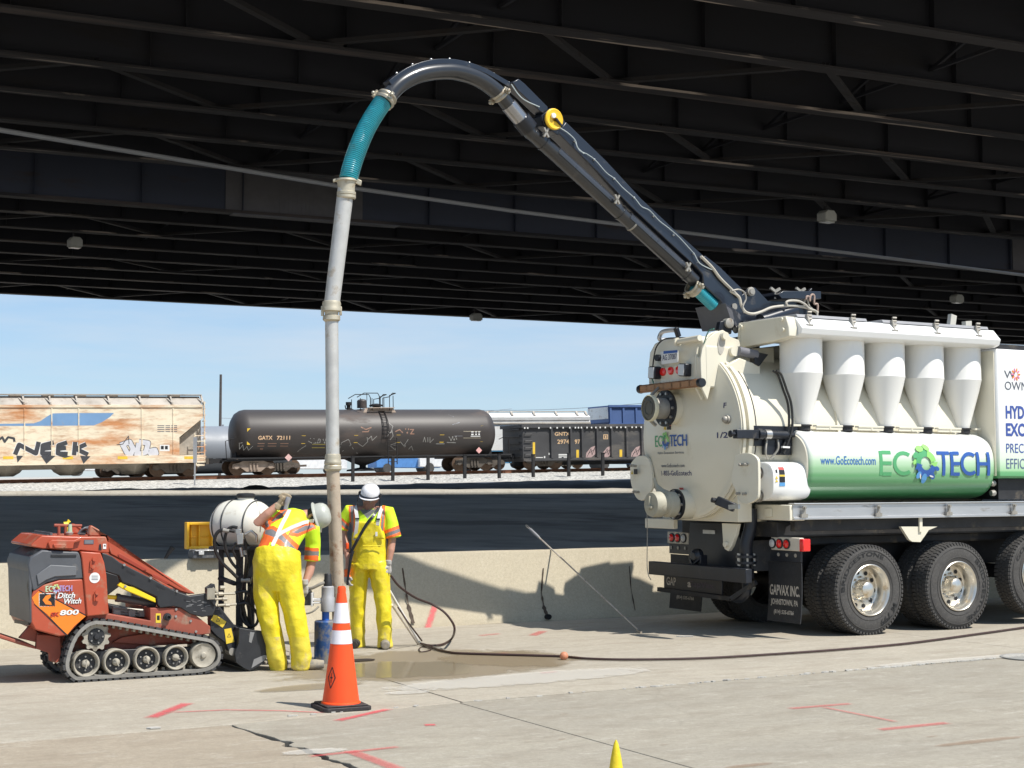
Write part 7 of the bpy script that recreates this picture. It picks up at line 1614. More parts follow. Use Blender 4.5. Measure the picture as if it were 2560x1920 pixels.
for p, q2 in (((375,400,.12),(425,408,.12)), ((548,560,.16),(552,595,.16)), ((520,800,.2),(590,800,.2))): mb.tube([rp(*p), rp(*q2)], .021, 10)
build('hose_fitting', mb, dull, rg)
mb = MB(); mb.bar(rp(660, 1515, .0)*1.0, rp(900, 1520, .0), .2, .02, up=(0,0,1)); 
# tank
TC = rp(530, 345, .62)+RO; tt = root('water_barrel', 'white plastic horizontal water tank with dark straps and black lid on the drill stand', 'water tank', (TC.x, TC.y, TC.z-.27))
ax = Vector((math.cos(-.42), math.sin(-.42), 0)); ay = Vector((-ax.y, ax.x, 0)); secs = []
nT = 22
for i in range(nT+1):
    t = -1+2*i/nT; r = (1-abs(t)**3.2)**(1/2.2) if abs(t) < 1 else 0.02
    r = max(r, .05); ring = []
    for k in range(40):
        a = 2*PI*k/40; y_ = math.cos(a); z_ = math.sin(a); zz = .25*r*z_; 
        if zz < -.20: zz = -.20-(abs(zz)-.20)*.2
        ring.append(Vector((0,0,.255))+ax*t*.31+ay*y_*.27*r+Vector((0,0,zz)))
    secs.append(ring)
mb = MB(); mb.loft(secs); build('tank_body', mb, m_poly, tt, smooth=60)
for t in (-.62, -.22, .55):
    r = (1-abs(t)**3.2)**(1/2.2); mb = MB(); pts = [Vector((0,0,.255))+ax*t*.31+ay*math.cos(a)*.274*r+Vector((0,0,max(-.212, .254*r*math.sin(a)))) for a in [2*PI*k/48 for k in range(48)]]; mb.tube(pts, .007, 6, closed=True); build('strap', mb, m_lblk, tt)
mb = MB(); mb.lathe([(.085, -.04), (.08, .0), (.08, .02)], Vector((.03,0,.50)), n=28); build('filler_neck', mb, m_poly, tt)
mb = MB(); mb.lathe([(.087, 0), (.092, .01), (.090, .035), (.07, .045), (.0, .048)], Vector((.03,0,.52)), n=32); build('black_lid', mb, m_lblk, tt)
mb = MB(); mb.tube(spl([Vector((.14,-.05,.50)), Vector((.17,-.16,.44)), Vector((.22,-.22,.33)), Vector((.235,-.24,.24))], 5), .008, 8); build('vent_hose', mb, dull, tt)
# core drill head and barrel
DO = gz(813, 1657); dr = root('core_drill', 'grey core drill motor on a dented blue core barrel beside the tube', 'drill', DO)
m_bar2 = mat('blue_barrel_worn', (.03,.09,.26), .5, .3, var=.2, scale=8, dirt=((.23,.22,.20), .72, 7)); m_dgry = mat('cast_grey', (.42,.42,.43), .45, .3, var=.06)
mb = MB(); mb.lathe([(.108, .0), (.108, .40), (.10, .41), (.03, .412)], (0,0,.0), n=40); build('core_barrel', mb, m_bar2, dr, 'blue metal core barrel streaked with dried slurry')
mb = MB(); mb.lathe([(.036, .41), (.036, .50)], (0,0,0), n=18); build('chuck', mb, mat('bright_blue_paint', (.02,.12,.5), .4), dr)
mb = MB(); mb.lathe([(.05, .495), (.068, .50), (.068, .63), (.062, .64), (.062, .735), (.05, .745)], (.02,0,0), n=28); build('gearbox', mb, m_dgry, dr)
mb = MB(); mb.lathe([(.042, .745), (.042, .80), (.036, .81), (.036, .855), (.030, .865)], (.02,0,0), n=24); build('motor_cap', mb, m_lblk, dr)
mb = MB(); mb.tube(spl([(-.01,-.02,.78), (-.06,-.03,.76), (-.12,-.03,.73), (-.17,-.02,.72)], 4), .016, 10); build('motor_cable', mb, dull, dr)
mb = MB(); mb.box(-.13, -.04, -.03, .03, .60, .625).box(-.14, -.12, -.05, .05, .55, .68).box(-.13, -.04, -.03, .03, .575, .59); build('clamp_bracket', mb, mat('white_bracket', (.7,.7,.7), .4), dr, bevel=.004)
mb = MB(); mb.box(-.25, -.142, -.06, .06, .56, .70); build('carriage', mb, m_lblk, dr, bevel=.006)
mb = MB(); mb.bar((-.30, .08, 0), (-.30, .08, 1.0), .06, .06); build('drill_column', mb, alub, dr)
mb = MB(); mb.tube(spl([(-.06,-.05,.55), (-.12,-.07,.50), (-.2,-.05,.48), (-.3,.0,.50)], 5), .009, 8); build('water_hose', mb, dull, dr)
mb = MB(); mb.box(-.55, -.05, -.12, .25, .005, .03); mb.box(-.35, -.25, .0, .16, .03, .10); build('base_plate', mb, galv, dr, bevel=.005)
# small metal plate on ground by the worker
# ================================================================== TOOL BOX on the barrier
tp = R_.side(500, 1398, VB+.32); TBx = R_.w(tp.x, VB+.23, .888)
tbx = root('tool_box', 'open yellow and grey tool box standing on the barrier left of the tank', 'tool box', TBx, R_.M)
m_tby = mat('tool_box_yellow', (.85,.46,.02), .4, var=.05)
w_ = .34
mb = MB(); mb.box(-w_/2+.03, w_/2+.06, -.09, .10, .0, .085); build('tray', mb, m_lgry, tbx, bevel=.01)
mb = MB(); mb.box(-w_/2+.05, w_/2, -.12, .12, .086, .10); mb.box(-.08, -.02, -.125, -.10, .045, .085).box(.12, .17, -.125, -.10, .045, .085); build('latch', mb, grey_lens, tbx, bevel=.004)
mb = MB(); z0, z1_ = .105, .41; x0, x1 = -w_/2-.01, w_/2-.02
mb.box(x0, x1, .10, .115, z0, z1_); mb.box(x0, x0+.03, .02, .10, z0, z1_).box(x1-.03, x1, .02, .10, z0, z1_).box(x0+.03, x1-.03, .02, .10, z1_-.03, z1_).box(x0+.03, x1-.03, .03, .10, z0, z0+.03)
mb.box(-.03, -.018, .05, .099, z0+.03, z1_-.03).box(x0+.06, x0+.07, .07, .099, z0+.03, z1_-.03).box(x0+.031, x1-.031, .085, .099, z0+.13, z0+.14)
build('lid', mb, m_tby, tbx, 'open yellow lid standing upright, its ribbed inside facing the road', bevel=.006)

# ================================================================== CONES
def zp(x, y): return (760+x*.398, 1160+y*.398)
CO = gz(852, 1771)
cn = root('traffic_cone', 'orange traffic cone with two white reflective bands and black base', 'traffic cone', CO, Matrix.Rotation(.42, 3, 'Z'), group='cones on the near lane')
m_or = mat('cone_orange', (.90,.085,.012), .42, var=.05, scale=6, dirt=((.5,.10,.04), .15, 6)); m_band = mat('reflective_white', (.80,.77,.80), .35, var=.04, scale=20); m_cb = mat('cone_base_rubber', (.03,.026,.028), .7, dust=(.09,.08,.07))
mb = MB(); a = .195; mb.prism([(-a,-a+.03),(-a+.03,-a),(a-.03,-a),(a,-a+.03),(a,a-.03),(a-.03,a),(-a+.03,a),(-a,a-.03)], 0, .032, 'z'); mb.prism([(-.16,-.17),(.16,-.17),(.17,-.16),(.17,.16),(.16,.17),(-.16,.17),(-.17,.16),(-.17,-.16)], .032, .045, 'z'); build('base', mb, m_cb, cn, bevel=.006)
H_c = .945
def cr_(h): return .142-(.142-.029)*((h-.06)/(H_c-.06))
hs_ = [.046, .052, .06, .2, .35]; mb = MB()
mb.lathe([(.155, .045), (.152, .055), (.144, .06)]+[(cr_(h), h) for h in (.2, .35, .50, .52, .56, .60, .62, .68, .75, .82, H_c-.055)]+[(.034, H_c-.055), (.033, H_c-.05), (.034, H_c-.015), (.029, H_c), (.022, H_c+.004), (.022, H_c-.03)], (0,0,0), n=56, caps=False); build('cone_body', mb, m_or, cn)
for h0, h1 in ((.505, .61), (.665, .82)): mb = MB(); mb.lathe([(cr_(h0)+.002, h0), (cr_(h1)+.002, h1)], (0,0,0), n=56, caps=False); build('reflective_band', mb, m_band, cn)
def conef(a_, b_, d=.002): r = cr_(b_)+d; an = -2.55+a_/.12; return (r*math.cos(an), r*math.sin(an), b_)
pol = [(seg(p, q_, .008), 0) for p, q_ in (((0,.33),(.035,.25)), ((.035,.25),(0,.17)), ((0,.17),(-.035,.25)), ((-.035,.25),(0,.33)))]+[(seg((-.012,.25), (.012,.25), .01), 0), (seg((0,.285),(0,.21),.006), 0)]
strokes('diamond_mark', pol, conef, [blackp], cn)
YO = at(1540, 1850, 6.9); c2_ = root('yellow_cone', 'tip of a worn yellow cone poking up at the bottom edge', 'cone', (YO.x, YO.y, 0), group='cones on the near lane')
mb = MB(); hz2 = YO.z; mb.lathe([(.16, 0), (.15, .03), (.10, .06), (.031, hz2-.13), (.024, hz2-.08), (.017, hz2-.045), (.010, hz2-.015), (.003, hz2)], (0,0,0), n=28); build('cone_body', mb, mat('worn_yellow', (.72,.55,.02), .6, var=.1, scale=9, dirt=((.30,.24,.05), .35, 12), bump=.4, bscale=25), c2_)

# ================================================================== HOSE, LANCES
m_hr = mat('jetting_hose', (.045,.022,.018), .5, var=.2, scale=10)
def W2(x, y, z=.018): return gz(x, y, z)
def z4b(x, y): return (1300+x*.56962, 1560+y*.56962)
A = [at(*zp(545, 700), 16.15), at(*zp(600, 770), 16.2), at(*zp(700, 840), 16.35), at(*zp(800, 880), 16.5), at(*zp(880, 930), 16.5), at(*zp(935, 1000), 16.4), at(*zp(945, 1050), 16.3)]
B = [W2(*zp(925, 1100)), W2(*zp(870, 1133)), W2(*zp(790, 1140)), W2(*zp(735, 1128))]
tag(build('jetting_hose_loop', MB().tube(spl(A+B, 6), .0125, 10), m_hr), 'dark hose loop hanging from the standing worker down to the ground', 'hose', 'jetting hoses')
Cc_ = [W2(*zp(735, 1128)), W2(*zp(780, 1145)), W2(*zp(830, 1163)), W2(*zp(910, 1182)), W2(*zp(1005, 1190))]+[W2(*z4b(x, y)) for x, y in ((60,138),(180,142),(300,152),(500,156),(800,150),(1100,133),(1400,112),(1700,85),(2000,45),(2212,15),(2500,-30))]
tag(build('jetting_hose', MB().tube(spl(Cc_, 8), .0125, 10), m_hr), 'long dark hose lying across the shoulder from the workers to the right edge', 'hose', 'jetting hoses')
tag(build('thin_hose', MB().tube(spl([W2(*zp(720, 1165), .012), W2(*zp(740, 1150), .012), W2(*zp(800, 1165), .012), W2(*zp(735, 1180), .012), W2(*zp(722, 1160), .012)], 5), .006, 6), m_hr), 'thin curled end of hose beside the lance tips', 'hose')
c = gz(1410, 1650); tag(build('hose_ball', MB().ball((c.x, c.y, .04), .042, 20, 12), mat('orange_clay_ball', (.55,.22,.12), .6, var=.12, scale=20)), 'small orange ball threaded on the hose lying on the shoulder', 'ball')
m_ln = mat('lance_steel', (.66,.60,.52), .45, .5, var=.2, scale=9, dirt=((.32,.20,.13), .3, 12))
t0 = gz(1050, 1612); l1 = root('water_lance', 'pair of long steel water lance rods slanting from behind the standing worker to the ground', 'lance', (t0.x, t0.y, 0))
f_ = lambda x, y, Y: Vector(at(*zp(x, y), Y))-Vector((t0.x, t0.y, 0))
mb = MB(); mb.tube([f_(730,1130,t0.y), f_(540,800,16.5), f_(440,628,16.7)], .014, 10); build('lance_rod', mb, mat('pale_lance_rod', (.62,.60,.55), .5, var=.1), l1)
mb = MB(); mb.tube([f_(718,1132,t0.y), f_(555,890,16.45), f_(430,700,16.7)], .012, 10); build('lance_rod', mb, m_ln, l1)
mb = MB(); mb.tube([f_(740,1110,t0.y), f_(650,990,16.25), f_(590,900,16.4)], .009, 8); build('lance_hose', mb, m_hr, l1)
b0 = gz(1603, 1584); Q = R_.hit(1382, 1376, 1, VB+.20); Qw = R_.w(Q.x, VB+.20, Q.z); tpw = b0+(Qw-b0)*1.345
l2 = root('leaning_lance', 'long thin lance leaning on the barrier beside the rear of the truck', 'lance', b0)
d = tpw-b0; mb = MB(); mb.tube([Vector((0,0,.01)), d*.98], .010, 10); build('lance_tube', mb, m_ln, l2)
mb = MB(); mb.tube([d*.87, d*.88, d*.96, d*.965], [.011, .019, .019, .011], 12); build('hand_grip', mb, mat('grey_grip', (.25,.25,.26), .6), l2)
mb = MB(); mb.tube([d*.97, d*.985, d*1.0], [.01,.016,.012], 10); mb.tube([Vector((0,0,.012)), d*.03], .016, 10); build('nozzle', mb, steel, l2)
c = bface(1370, 1546, .006); mb = MB(); mb.prism([(c.x+a, c.z+.02+b) for a, b in ell(0, 0, .045, .035, 0, 16)], c.y-.012, c.y+.02); build('drain_hole', mb, mat('hole_black', (.01,.01,.01), .95), bar_, smooth=0)
# drain cover ring at the right, small litter
c = gz(2548, 1645); mh = root('manhole_cover', 'round steel cover cut by the right edge of the photo', 'manhole cover', (c.x+.12, c.y, .004)); mb = MB(); mb.lathe([(.30, 0), (.30, .01), (.27, .012), (.265, .004), (0, .004)], (0,0,0), n=40); build('cover', mb, mat('iron_cover', (.30,.29,.27), .7, .2), mh)
for (x, y, r, lab) in ((1712, 1592, .10, 'pale scrap lying in the shadow by the truck bumper'), (385, 1822, .05, 'small white scrap on the shoulder below the red arrow')):
    c = gz(x, y); mb = MB(); mb.prism([(-r, -.02), (-r*.3, -.035), (r, -.01), (r*.9, .02), (r*.1, .03), (-r*.8, .01)], .003, .012, 'z'); o = build('scrap', mb, m_mort, smooth=0); o.location = c; tag(o, lab, 'scrap')
# debris on the dark bank: low mound and stake
c = BF.top(640, 1236, 1.3); c = at(640, 1232, 58); mb = MB(); mb.ball((0,0,0), .5, 16, 8, (1.3,.8,.6)); o = build('rock_pile', mb, m_verge); o.location = c; tag(o, 'small dark heap on the bank above the white water tank', 'heap')
c = gz(425, 1400, .3); 
P0 = at(410, 1400, 24); P1 = at(432, 1368, 24); tag(build('stake', MB().tube([P0, P1], [.02, .045], 6), m_post), 'dark leaning stake just behind the barrier near the tool box', 'stake')
c = at(487, 1180, 84); mb = MB(); mb.box(-.04, .04, -.02, .02, -1.2, 1.1); mb.box(-.1, .1, -.03, .03, .5, 1.9); o = build('track_marker', mb, mat('marker_grey', (.35,.36,.38), .6), smooth=0); o.location = c; tag(o, 'slim grey marker post between hopper and tank wagons', 'marker post')
# ================================================================== PEOPLE
def inpoly(x, y, P):
    r = False; n = len(P); j = n-1
    for i in range(n):
        if (P[i][1] > y) != (P[j][1] > y) and x < (P[j][0]-P[i][0])*(y-P[i][1])/(P[j][1]-P[i][1]+1e-12)+P[i][0]: r = not r
        j = i
    return r
def band(p, q, w): return seg(p, q, w)
def organic(name, mb, vox, it, mats, par, label=None, folds=None, pick=None, off=0):
    me = bpy.data.meshes.new('tmp'); me.from_pydata([tuple(p) for p in mb.v], [], mb.f)
    bm = bmesh.new(); bm.from_mesh(me); bmesh.ops.recalc_face_normals(bm, faces=bm.faces); bm.to_mesh(me); bm.free()
    o = bpy.data.objects.new('tmp', me); COL.objects.link(o)
    r = o.modifiers.new('r', 'REMESH'); r.mode = 'VOXEL'; r.voxel_size = vox
    s = o.modifiers.new('s', 'SMOOTH'); s.factor = .6; s.iterations = it
    m2 = evalmesh(o); bpy.data.objects.remove(o); m2.name = name
    if folds:
        amp, sx, sy, sz, seed = folds; V0 = [v.co.copy() for v in m2.vertices]; Nn = [v.normal.copy() for v in m2.vertices]
        for i, v in enumerate(m2.vertices):
            c = V0[i]; n1 = noise.noise(Vector((c.x*sx+seed, c.y*sy, c.z*sz))); n2 = noise.noise(Vector((c.x*sx*2.1, c.y*sy*2.1+seed, c.z*sz*2.4)))
            v.co = c+Nn[i]*amp*(((1-2.4*abs(n1))*.7+n2*.35)*(.55+.7*math.exp(-max(0, c.z)/.28)))
    if not isinstance(mats, (list, tuple)): mats = [mats]
    m2.materials.clear()
    for m in mats: m2.materials.append(m)
    if pick:
        for p in m2.polygons: p.material_index = pick(p.center, p.normal)
    else: m2.polygons.foreach_set('material_index', [0]*len(m2.polygons))
    m2.polygons.foreach_set('use_smooth', [True]*len(m2.polygons)); m2.update()
    o = bpy.data.objects.new(name, m2); COL.objects.link(o); o.parent = par
    if label: o['label'] = label
    return o
def hand(mb, w, d, side, nrm, s=1.0, curl=.5, g=0.0, spread=.02):
    """w wrist point, d direction of the hand, side = direction towards the thumb, nrm = palm normal (fingers curl that way)"""
    d, side, nrm = Vector(d).normalized(), Vector(side).normalized(), Vector(nrm).normalized(); r = .0085*s+g
    c = Vector(w)+d*.045*s
    mb.tube([Vector(w), w+d*.03*s, w+d*.065*s, w+d*.088*s], [(.024*s+g, .018*s+g), (.034*s+g, .015*s+g), (.040*s+g, .014*s+g), (.036*s+g, .011*s+g)], 14)
    for k, (off, L) in enumerate(((.028, .072), (.010, .080), (-.009, .075), (-.027, .060))):
        p = w+d*.078*s+side*off*s; pts = [p-d*.02*s, p]; dd = d+side*(off*spread*20)
        for j, f in enumerate((.45, .30, .25)):
            a = curl*(.5+.6*j); q = dd*math.cos(a)+nrm*math.sin(a); q.normalize(); pts.append(pts[-1]+q*L*f*s)
        mb.tube(pts, [r*1.05, r*1.05, r, r*.92, r*.75], 10)
    p = w+d*.025*s+side*.026*s; q = (d*.65+side*.65+nrm*.35).normalized(); q2 = (d*.85+side*.15+nrm*.5).normalized()
    mb.tube([p-side*.015*s, p, p+q*.032*s, p+q*.032*s+q2*.028*s], [r*1.4, r*1.35, r*1.15, r*.85], 10)
skin = mat('skin', (.46,.24,.17), .5, var=.08, scale=20, spec=.4)
m_yel = mat('yellow_rain_overall', (.76,.62,.022), .38, bump=1.0, bscale=9, var=.06, scale=6, dirt=((.58,.45,.06), .3, 4))
m_yelb = mat('yellow_rain_overall_muddy', (.74,.60,.05), .5, bump=1.0, bscale=9, var=.08, scale=6, dirt=((.55,.45,.18), .4, 6))
m_lime = mat('hi_vis_lime', (.60,.86,.02), .7, var=.05, scale=10)
m_hor = mat('hi_vis_orange_trim', (.92,.16,.03), .6, var=.05); m_slv = mat('silver_reflective_tape', (.20,.19,.19), .4, var=.1, scale=20)
m_brace = mat('pale_elastic_brace', (.58,.57,.54), .7); m_glv = mat('grey_work_glove', (.42,.40,.37), .85, var=.15, scale=25, dirt=((.30,.22,.14), .3, 12)); m_glb = mat('brown_work_glove', (.33,.26,.17), .85, var=.15, scale=25)
m_boot = mat('muddy_boot', (.22,.20,.17), .8, var=.2, scale=14, dirt=((.35,.30,.22), .35, 8)); m_bootd = mat('dark_boot', (.04,.035,.03), .7, var=.2, scale=14, dust=(.15,.12,.1))
m_hair = mat('short_dark_hair', (.035,.025,.02), .8, var=.2, scale=60, bump=.5, bscale=150); m_hatw = mat('hard_hat_white', (.80,.80,.82), .25, coat=.5, var=.02)
m_hatg = mat('hard_hat_grey_stickers', (.42,.43,.38), .35, coat=.3, var=.06, scale=20); m_gry = mat('grey_undershirt', (.22,.22,.23), .9)
def head(par, c, up, fwd, s=1.0, hairm=True):
    """face parts for a head centred at c; returns transform"""
    up = Vector(up).normalized(); fwd = (Vector(fwd)-up*Vector(fwd).dot(up)).normalized(); rt = fwd.cross(up)
    return lambda x, y, z: Vector(c)+(rt*x+fwd*y+up*z)*s
def headmb(mb, T):
    def loft_(secs):
        mb.loft([[T(x*math.cos(a), yo+y*math.sin(a), z) for a in [2*PI*k/20 for k in range(20)]] for x, y, yo, z in secs])
    loft_([(.030,.030,.055,-.118), (.045,.055,.030,-.105), (.058,.075,.012,-.075), (.066,.085,.004,-.035), (.072,.093,-.004,.01), (.074,.097,-.008,.05), (.066,.088,-.010,.085), (.045,.062,-.012,.108), (.012,.02,-.012,.118)])
    mb.tube([T(0,.082,.012), T(0,.100,-.015), T(0,.108,-.032), T(0,.090,-.040)], [.009,.011,.014,.008], 8)
    mb.tube([T(-.022,.082,-.066), T(0,.090,-.066), T(.022,.082,-.066)], [.006,.009,.006], 8); mb.tube([T(-.018,.080,-.076), T(0,.088,-.077), T(.018,.080,-.076)], [.006,.008,.006], 8)
    mb.tube([T(-.04,.078,.024), T(0,.094,.026), T(.04,.078,.024)], [.009,.010,.009], 8)
    for s in (-1, 1): mb.tube([T(s*.070,-.005,-.03), T(s*.082,-.015,-.01), T(s*.084,-.018,.012), T(s*.070,-.005,.02)], [.008,.012,.013,.008], 8)
def eyes(T, par):
    for s in (-1, 1):
        mb = MB(); mb.ball(T(s*.030,.076,.004), .0125, 12, 8); build('eye', mb, mat('eye_white', (.6,.58,.55), .3) if 'eye_white' not in bpy.data.materials else bpy.data.materials['eye_white'], par)
        mb = MB(); mb.ball(T(s*.030,.084,.003), .0065, 10, 6); build('iris', mb, mat('iris_brown', (.04,.025,.015), .2) if 'iris_brown' not in bpy.data.materials else bpy.data.materials['iris_brown'], par)
def hat(T, par, m, z0=.045, s=1.0):
    def R(a, x, y, z, yo=0): return T(x*math.cos(a), yo+y*math.sin(a), z)
    A_ = [2*PI*k/36 for k in range(36)]
    mb = MB(); prof = [(.100,.122,.0), (.101,.123,.02), (.098,.119,.05), (.088,.108,.080), (.068,.085,.104), (.038,.05,.118), (.004,.006,.122)]
    mb.loft([[R(a, x*s, y*s, z0+z*s, -.006) for a in A_] for x, y, z in prof], caps=True)
    crown = build('crown', mb, m, None, smooth=50); return crown, R, A_
# ---------------------------------------------------------------- standing worker (right)
AO = gz(930, 1621); pA = root('person', 'standing worker in yellow bib overalls and white hard hat with mesh face shield', 'person', AO, group='road workers')
Y0 = AO.y+.02
def PA(x, y, dy=0): return Vector(at(*zp(x, y), Y0+dy))-AO
def pxA(p): 
    P = p+AO-EYE; Zc = P.y*CP+P.z*SP; return ((1280+FPX*P.x/Zc-760)/.398, (960-FPX*(-P.y*SP+P.z*CP)/Zc-1160)/.398)
U_ = .00168
def fl(z, p): return Vector((p.x, p.y, z))
TA_ = head(None, PA(412, 222, .03), (.10, -.32, 1), (-.22, -1, -.42), 1.0)
mb = MB(); headmb(mb, TA_)
mb.tube([TA_(0,-.02,-.05), PA(410,300,.06), PA(410,330,.07)], [.055,.055,.062], 14)
mb.tube([PA(408,600,.03), PA(408,540,.03), PA(405,450,.03), PA(405,370,.04), PA(408,310,.05)], [(.155,.11),(.15,.105),(.155,.11),(.175,.115),(.09,.07)], 20)
sL, sR = PA(288, 300, .05), PA(528, 305, .05); mb.tube([sL, PA(408,300,.05), sR], [.058,.07,.058], 14)
eL, wL = PA(246, 440, .06), PA(278, 600, -.06); mb.tube([sL, PA(258,370,.07), eL, PA(262,510,.0), wL], [.054,.048,.042,.042,.029], 14)
wL2 = PA(272, 690, -.08); mb.tube([wL, wL2], [.029,.026], 12)
eR, wR = PA(553, 480, .03), PA(530, 632, -.02); mb.tube([sR, PA(545,390,.04), eR, PA(545,540,.0), wR], [.054,.050,.043,.042,.028], 14)
hA1 = (wL2, Vector((.0,-.1,-1)), Vector((.6,-.6,0)), Vector((.8,.5,0))); hA2 = (wR, Vector((-.12,-.1,-1)), Vector((-.5,-.8,0)), Vector((-.7,.6,0)))
hand(mb, *hA1, s=.98, curl=.9); hand(mb, *hA2, s=1.0, curl=.45)
lA, rA = PA(338, 1130, .10), PA(508, 1140, .0)
mb.tube([PA(355,620,.03), PA(345,760,.05), PA(338,900,.07), PA(338,1000,.10), lA], [.09,.082,.058,.055,.042], 14); mb.tube([PA(465,620,.03), PA(485,760,.02), PA(500,900,.0), PA(505,1000,.0), rA], [.09,.082,.058,.055,.042], 14)
mb.tube([lA, fl(.04, lA), fl(.04, lA)+Vector((-.03,-.13,0))], [.042,.04,.035], 12); mb.tube([rA, fl(.04, rA), fl(.04, rA)+Vector((.02,-.15,0))], [.042,.04,.035], 12)
bA = organic('body', mb, .0075, 3, skin, pA); eyes(TA_, bA)
# shirt
mb = MB(); mb.tube([PA(408,520,.03), PA(406,450,.03), PA(405,380,.03), PA(406,330,.045), PA(408,300,.055), PA(408,278,.06)], [(.165,.125),(.17,.125),(.185,.128),(.20,.115),(.155,.09),(.075,.065)], 22)
mb.tube([PA(330,300,.05), sL+Vector((-.0,0,.01)), PA(250,355,.07), PA(238,412,.075)], [.07,.072,.066,.072], 16); mb.tube([PA(490,300,.05), sR+Vector((0,0,.01)), PA(548,370,.04), PA(562,462,.03)], [.07,.072,.072,.086], 16)
ORA = [[(278,262),(322,258),(318,470),(296,468)], [(490,262),(512,258),(506,420),(474,440)], [(215,352),(225,325),(290,385),(280,430)], [(490,425),(598,382),(610,445),(505,475)], [(205,372),(218,342),(262,388),(262,418)]]
SLA = [[(290,264),(312,262),(310,462),(300,460)], [(494,290),(506,288),(496,420),(480,425)], [(218,368),(228,345),(286,398),(282,420)], [(495,444),(604,402),(608,425),(500,464)]]
def pickA(c, n):
    x, y = pxA(c)
    if n.y > .5: x = 816-x
    for P in SLA:
        if inpoly(x, y, P): return 2
    for P in ORA:
        if inpoly(x, y, P): return 1
    if 345 < x < 460 and y < 345 and y > 285-0 and abs(x-400) < (345-y)*.9: return 3
    return 0
organic('shirt', mb, .008, 3, [m_lime, m_hor, m_slv, m_gry], pA, 'lime hi-vis shirt with orange and silver tape', (.006, 9, 9, 6, 2), pickA)
# overalls: bib, hips, legs
mb = MB(); mb.tube([PA(412,660,.03), PA(412,600,.03), PA(410,540,.03), PA(408,470,.02), PA(405,420,.02)], [(.185,.15),(.19,.15),(.188,.148),(.182,.143),(.170,.138)], 24)
mb.loft([[PA(x, y, -.118+.0) for x, y in ((345,362),(470,362),(505,470),(310,470))], [PA(x, y, -.085) for x, y in ((345,362),(470,362),(505,470),(310,470))]])
mb.tube([PA(352,620,.03), PA(345,700,.04), PA(340,800,.05), PA(336,900,.06), PA(338,1000,.08), PA(338,1100,.09), PA(338,1150,.09)], [(.105,.13),(.108,.118),(.092,.10),(.085,.09),(.076,.085),(.074,.082),(.080,.086)], 20)
mb.tube([PA(468,620,.03), PA(475,700,.02), PA(488,800,.01), PA(500,900,-.01), PA(503,1000,-.01), PA(508,1100,.0), PA(509,1150,.0)], [(.105,.13),(.108,.118),(.092,.10),(.085,.09),(.078,.085),(.074,.082),(.080,.086)], 20)
organic('overalls', mb, .009, 3, [m_yel, m_yelb], pA, 'bright yellow waterproof bib overalls', (.012, 9, 9, 6, 5), lambda c, n: 1 if c.z < .22 else 0)
mb = MB(); mb.tube([PA(370,512,-.135), PA(425,515,-.14), PA(500,512,-.115)], .006, 6); build('bib_seam', mb, m_yel, pA)
def strap(name, pts, w, m, th=.006, par=pA, nrm=(0,-1,0)):
    mb = MB(); P = spl(pts, 5); secs = []
    for i, p in enumerate(P):
        d = (P[min(i+1, len(P)-1)]-P[max(i-1, 0)]).normalized(); s = d.cross(Vector(nrm)).normalized(); t = s.cross(d)
        secs.append([p+s*w/2+t*th/2, p-s*w/2+t*th/2, p-s*w/2-t*th/2, p+s*w/2-t*th/2])
    mb.loft(secs); return build(name, mb, m, par, smooth=0)
strap('brace', [PA(322,262,.03), PA(326,290,-.06), PA(334,345,-.115), PA(330,400,-.118), PA(318,478,-.10)], .036, m_brace); strap('brace', [PA(494,268,.03), PA(480,300,-.06), PA(468,345,-.115), PA(462,385,-.12)], .036, m_brace)
mb = MB()
for x, y in ((335,343), (465,346)): mb.obox(PA(x, y, -.128), (.045,0,0), (0,.008,0), (0,0,.014))
build('buckle', mb, black, pA)
mb = MB(); mb.obox(PA(455,440,-.133), (.022,0,0), (0,.004,0), (0,0,.045)); build('white_tag', mb, whitep, pA)
strap('shoulder_strap', [PA(470,275,.0), PA(435,325,-.12), PA(395,375,-.14), PA(345,460,-.14), PA(302,540,-.13), PA(290,560,-.12)], .030, black, .008)
mb = MB(); hand(mb, *hA1, s=.98, curl=.9, g=.004); mb.tube([wL2+Vector((0,.0,.05)), wL2], [.035,.032], 14); organic('glove', mb, .006, 2, [m_glv, m_hor], pA, 'grey glove with orange cuff', pick=lambda c, n: 1 if (c-wL2).z > -.03 else 0)
mb = MB(); hand(mb, *hA2, s=1.03, curl=.45, g=.004); mb.tube([wR+Vector((.0,.0,.05)), wR], [.036,.034], 14); organic('glove', mb, .006, 2, m_glv, pA, 'pale grey glove hanging open')
mb = MB(); mb.obox(PA(272,515,-.10), (.03,0,0), (0,.04,0), (0,0,.07)); build('orange_tag', mb, m_or, pA, bevel=.01)
for nm, a_, dx, m in (('boot', lA, -.03, m_bootd), ('boot', rA, .02, m_boot)):
    mb = MB(); mb.tube([fl(.16, a_)+Vector((0,.02,0)), fl(.09, a_)+Vector((0,.02,0)), fl(.055, a_)], [.058,.058,.052], 14); mb.tube([fl(.05, a_)+Vector((0,.07,0)), fl(.05, a_), fl(.05, a_)+Vector((dx*.6,-.10,0)), fl(.045, a_)+Vector((dx,-.17,0))], [(.045,.05),(.05,.052),(.052,.05),(.045,.044)], 14)
    for v in mb.v: v.z = max(v.z, .004)
    organic(nm, mb, .008, 2, m, pA)
crown, Rf, A_ = hat(TA_, pA, m_hatw); crown.parent = pA; crown.name = 'hard_hat'
mb = MB(); mb.loft([[Rf(a, .100, .122, .047, -.006) for a in A_], [Rf(a, .112, .15 if 0 < a < PI else .128, .040, .0) for a in A_], [Rf(a, .112, .15 if 0 < a < PI else .128, .034, .0) for a in A_], [Rf(a, .097, .119, .040, -.006) for a in A_]], caps=False); build('hat_brim', mb, m_hatw, crown)
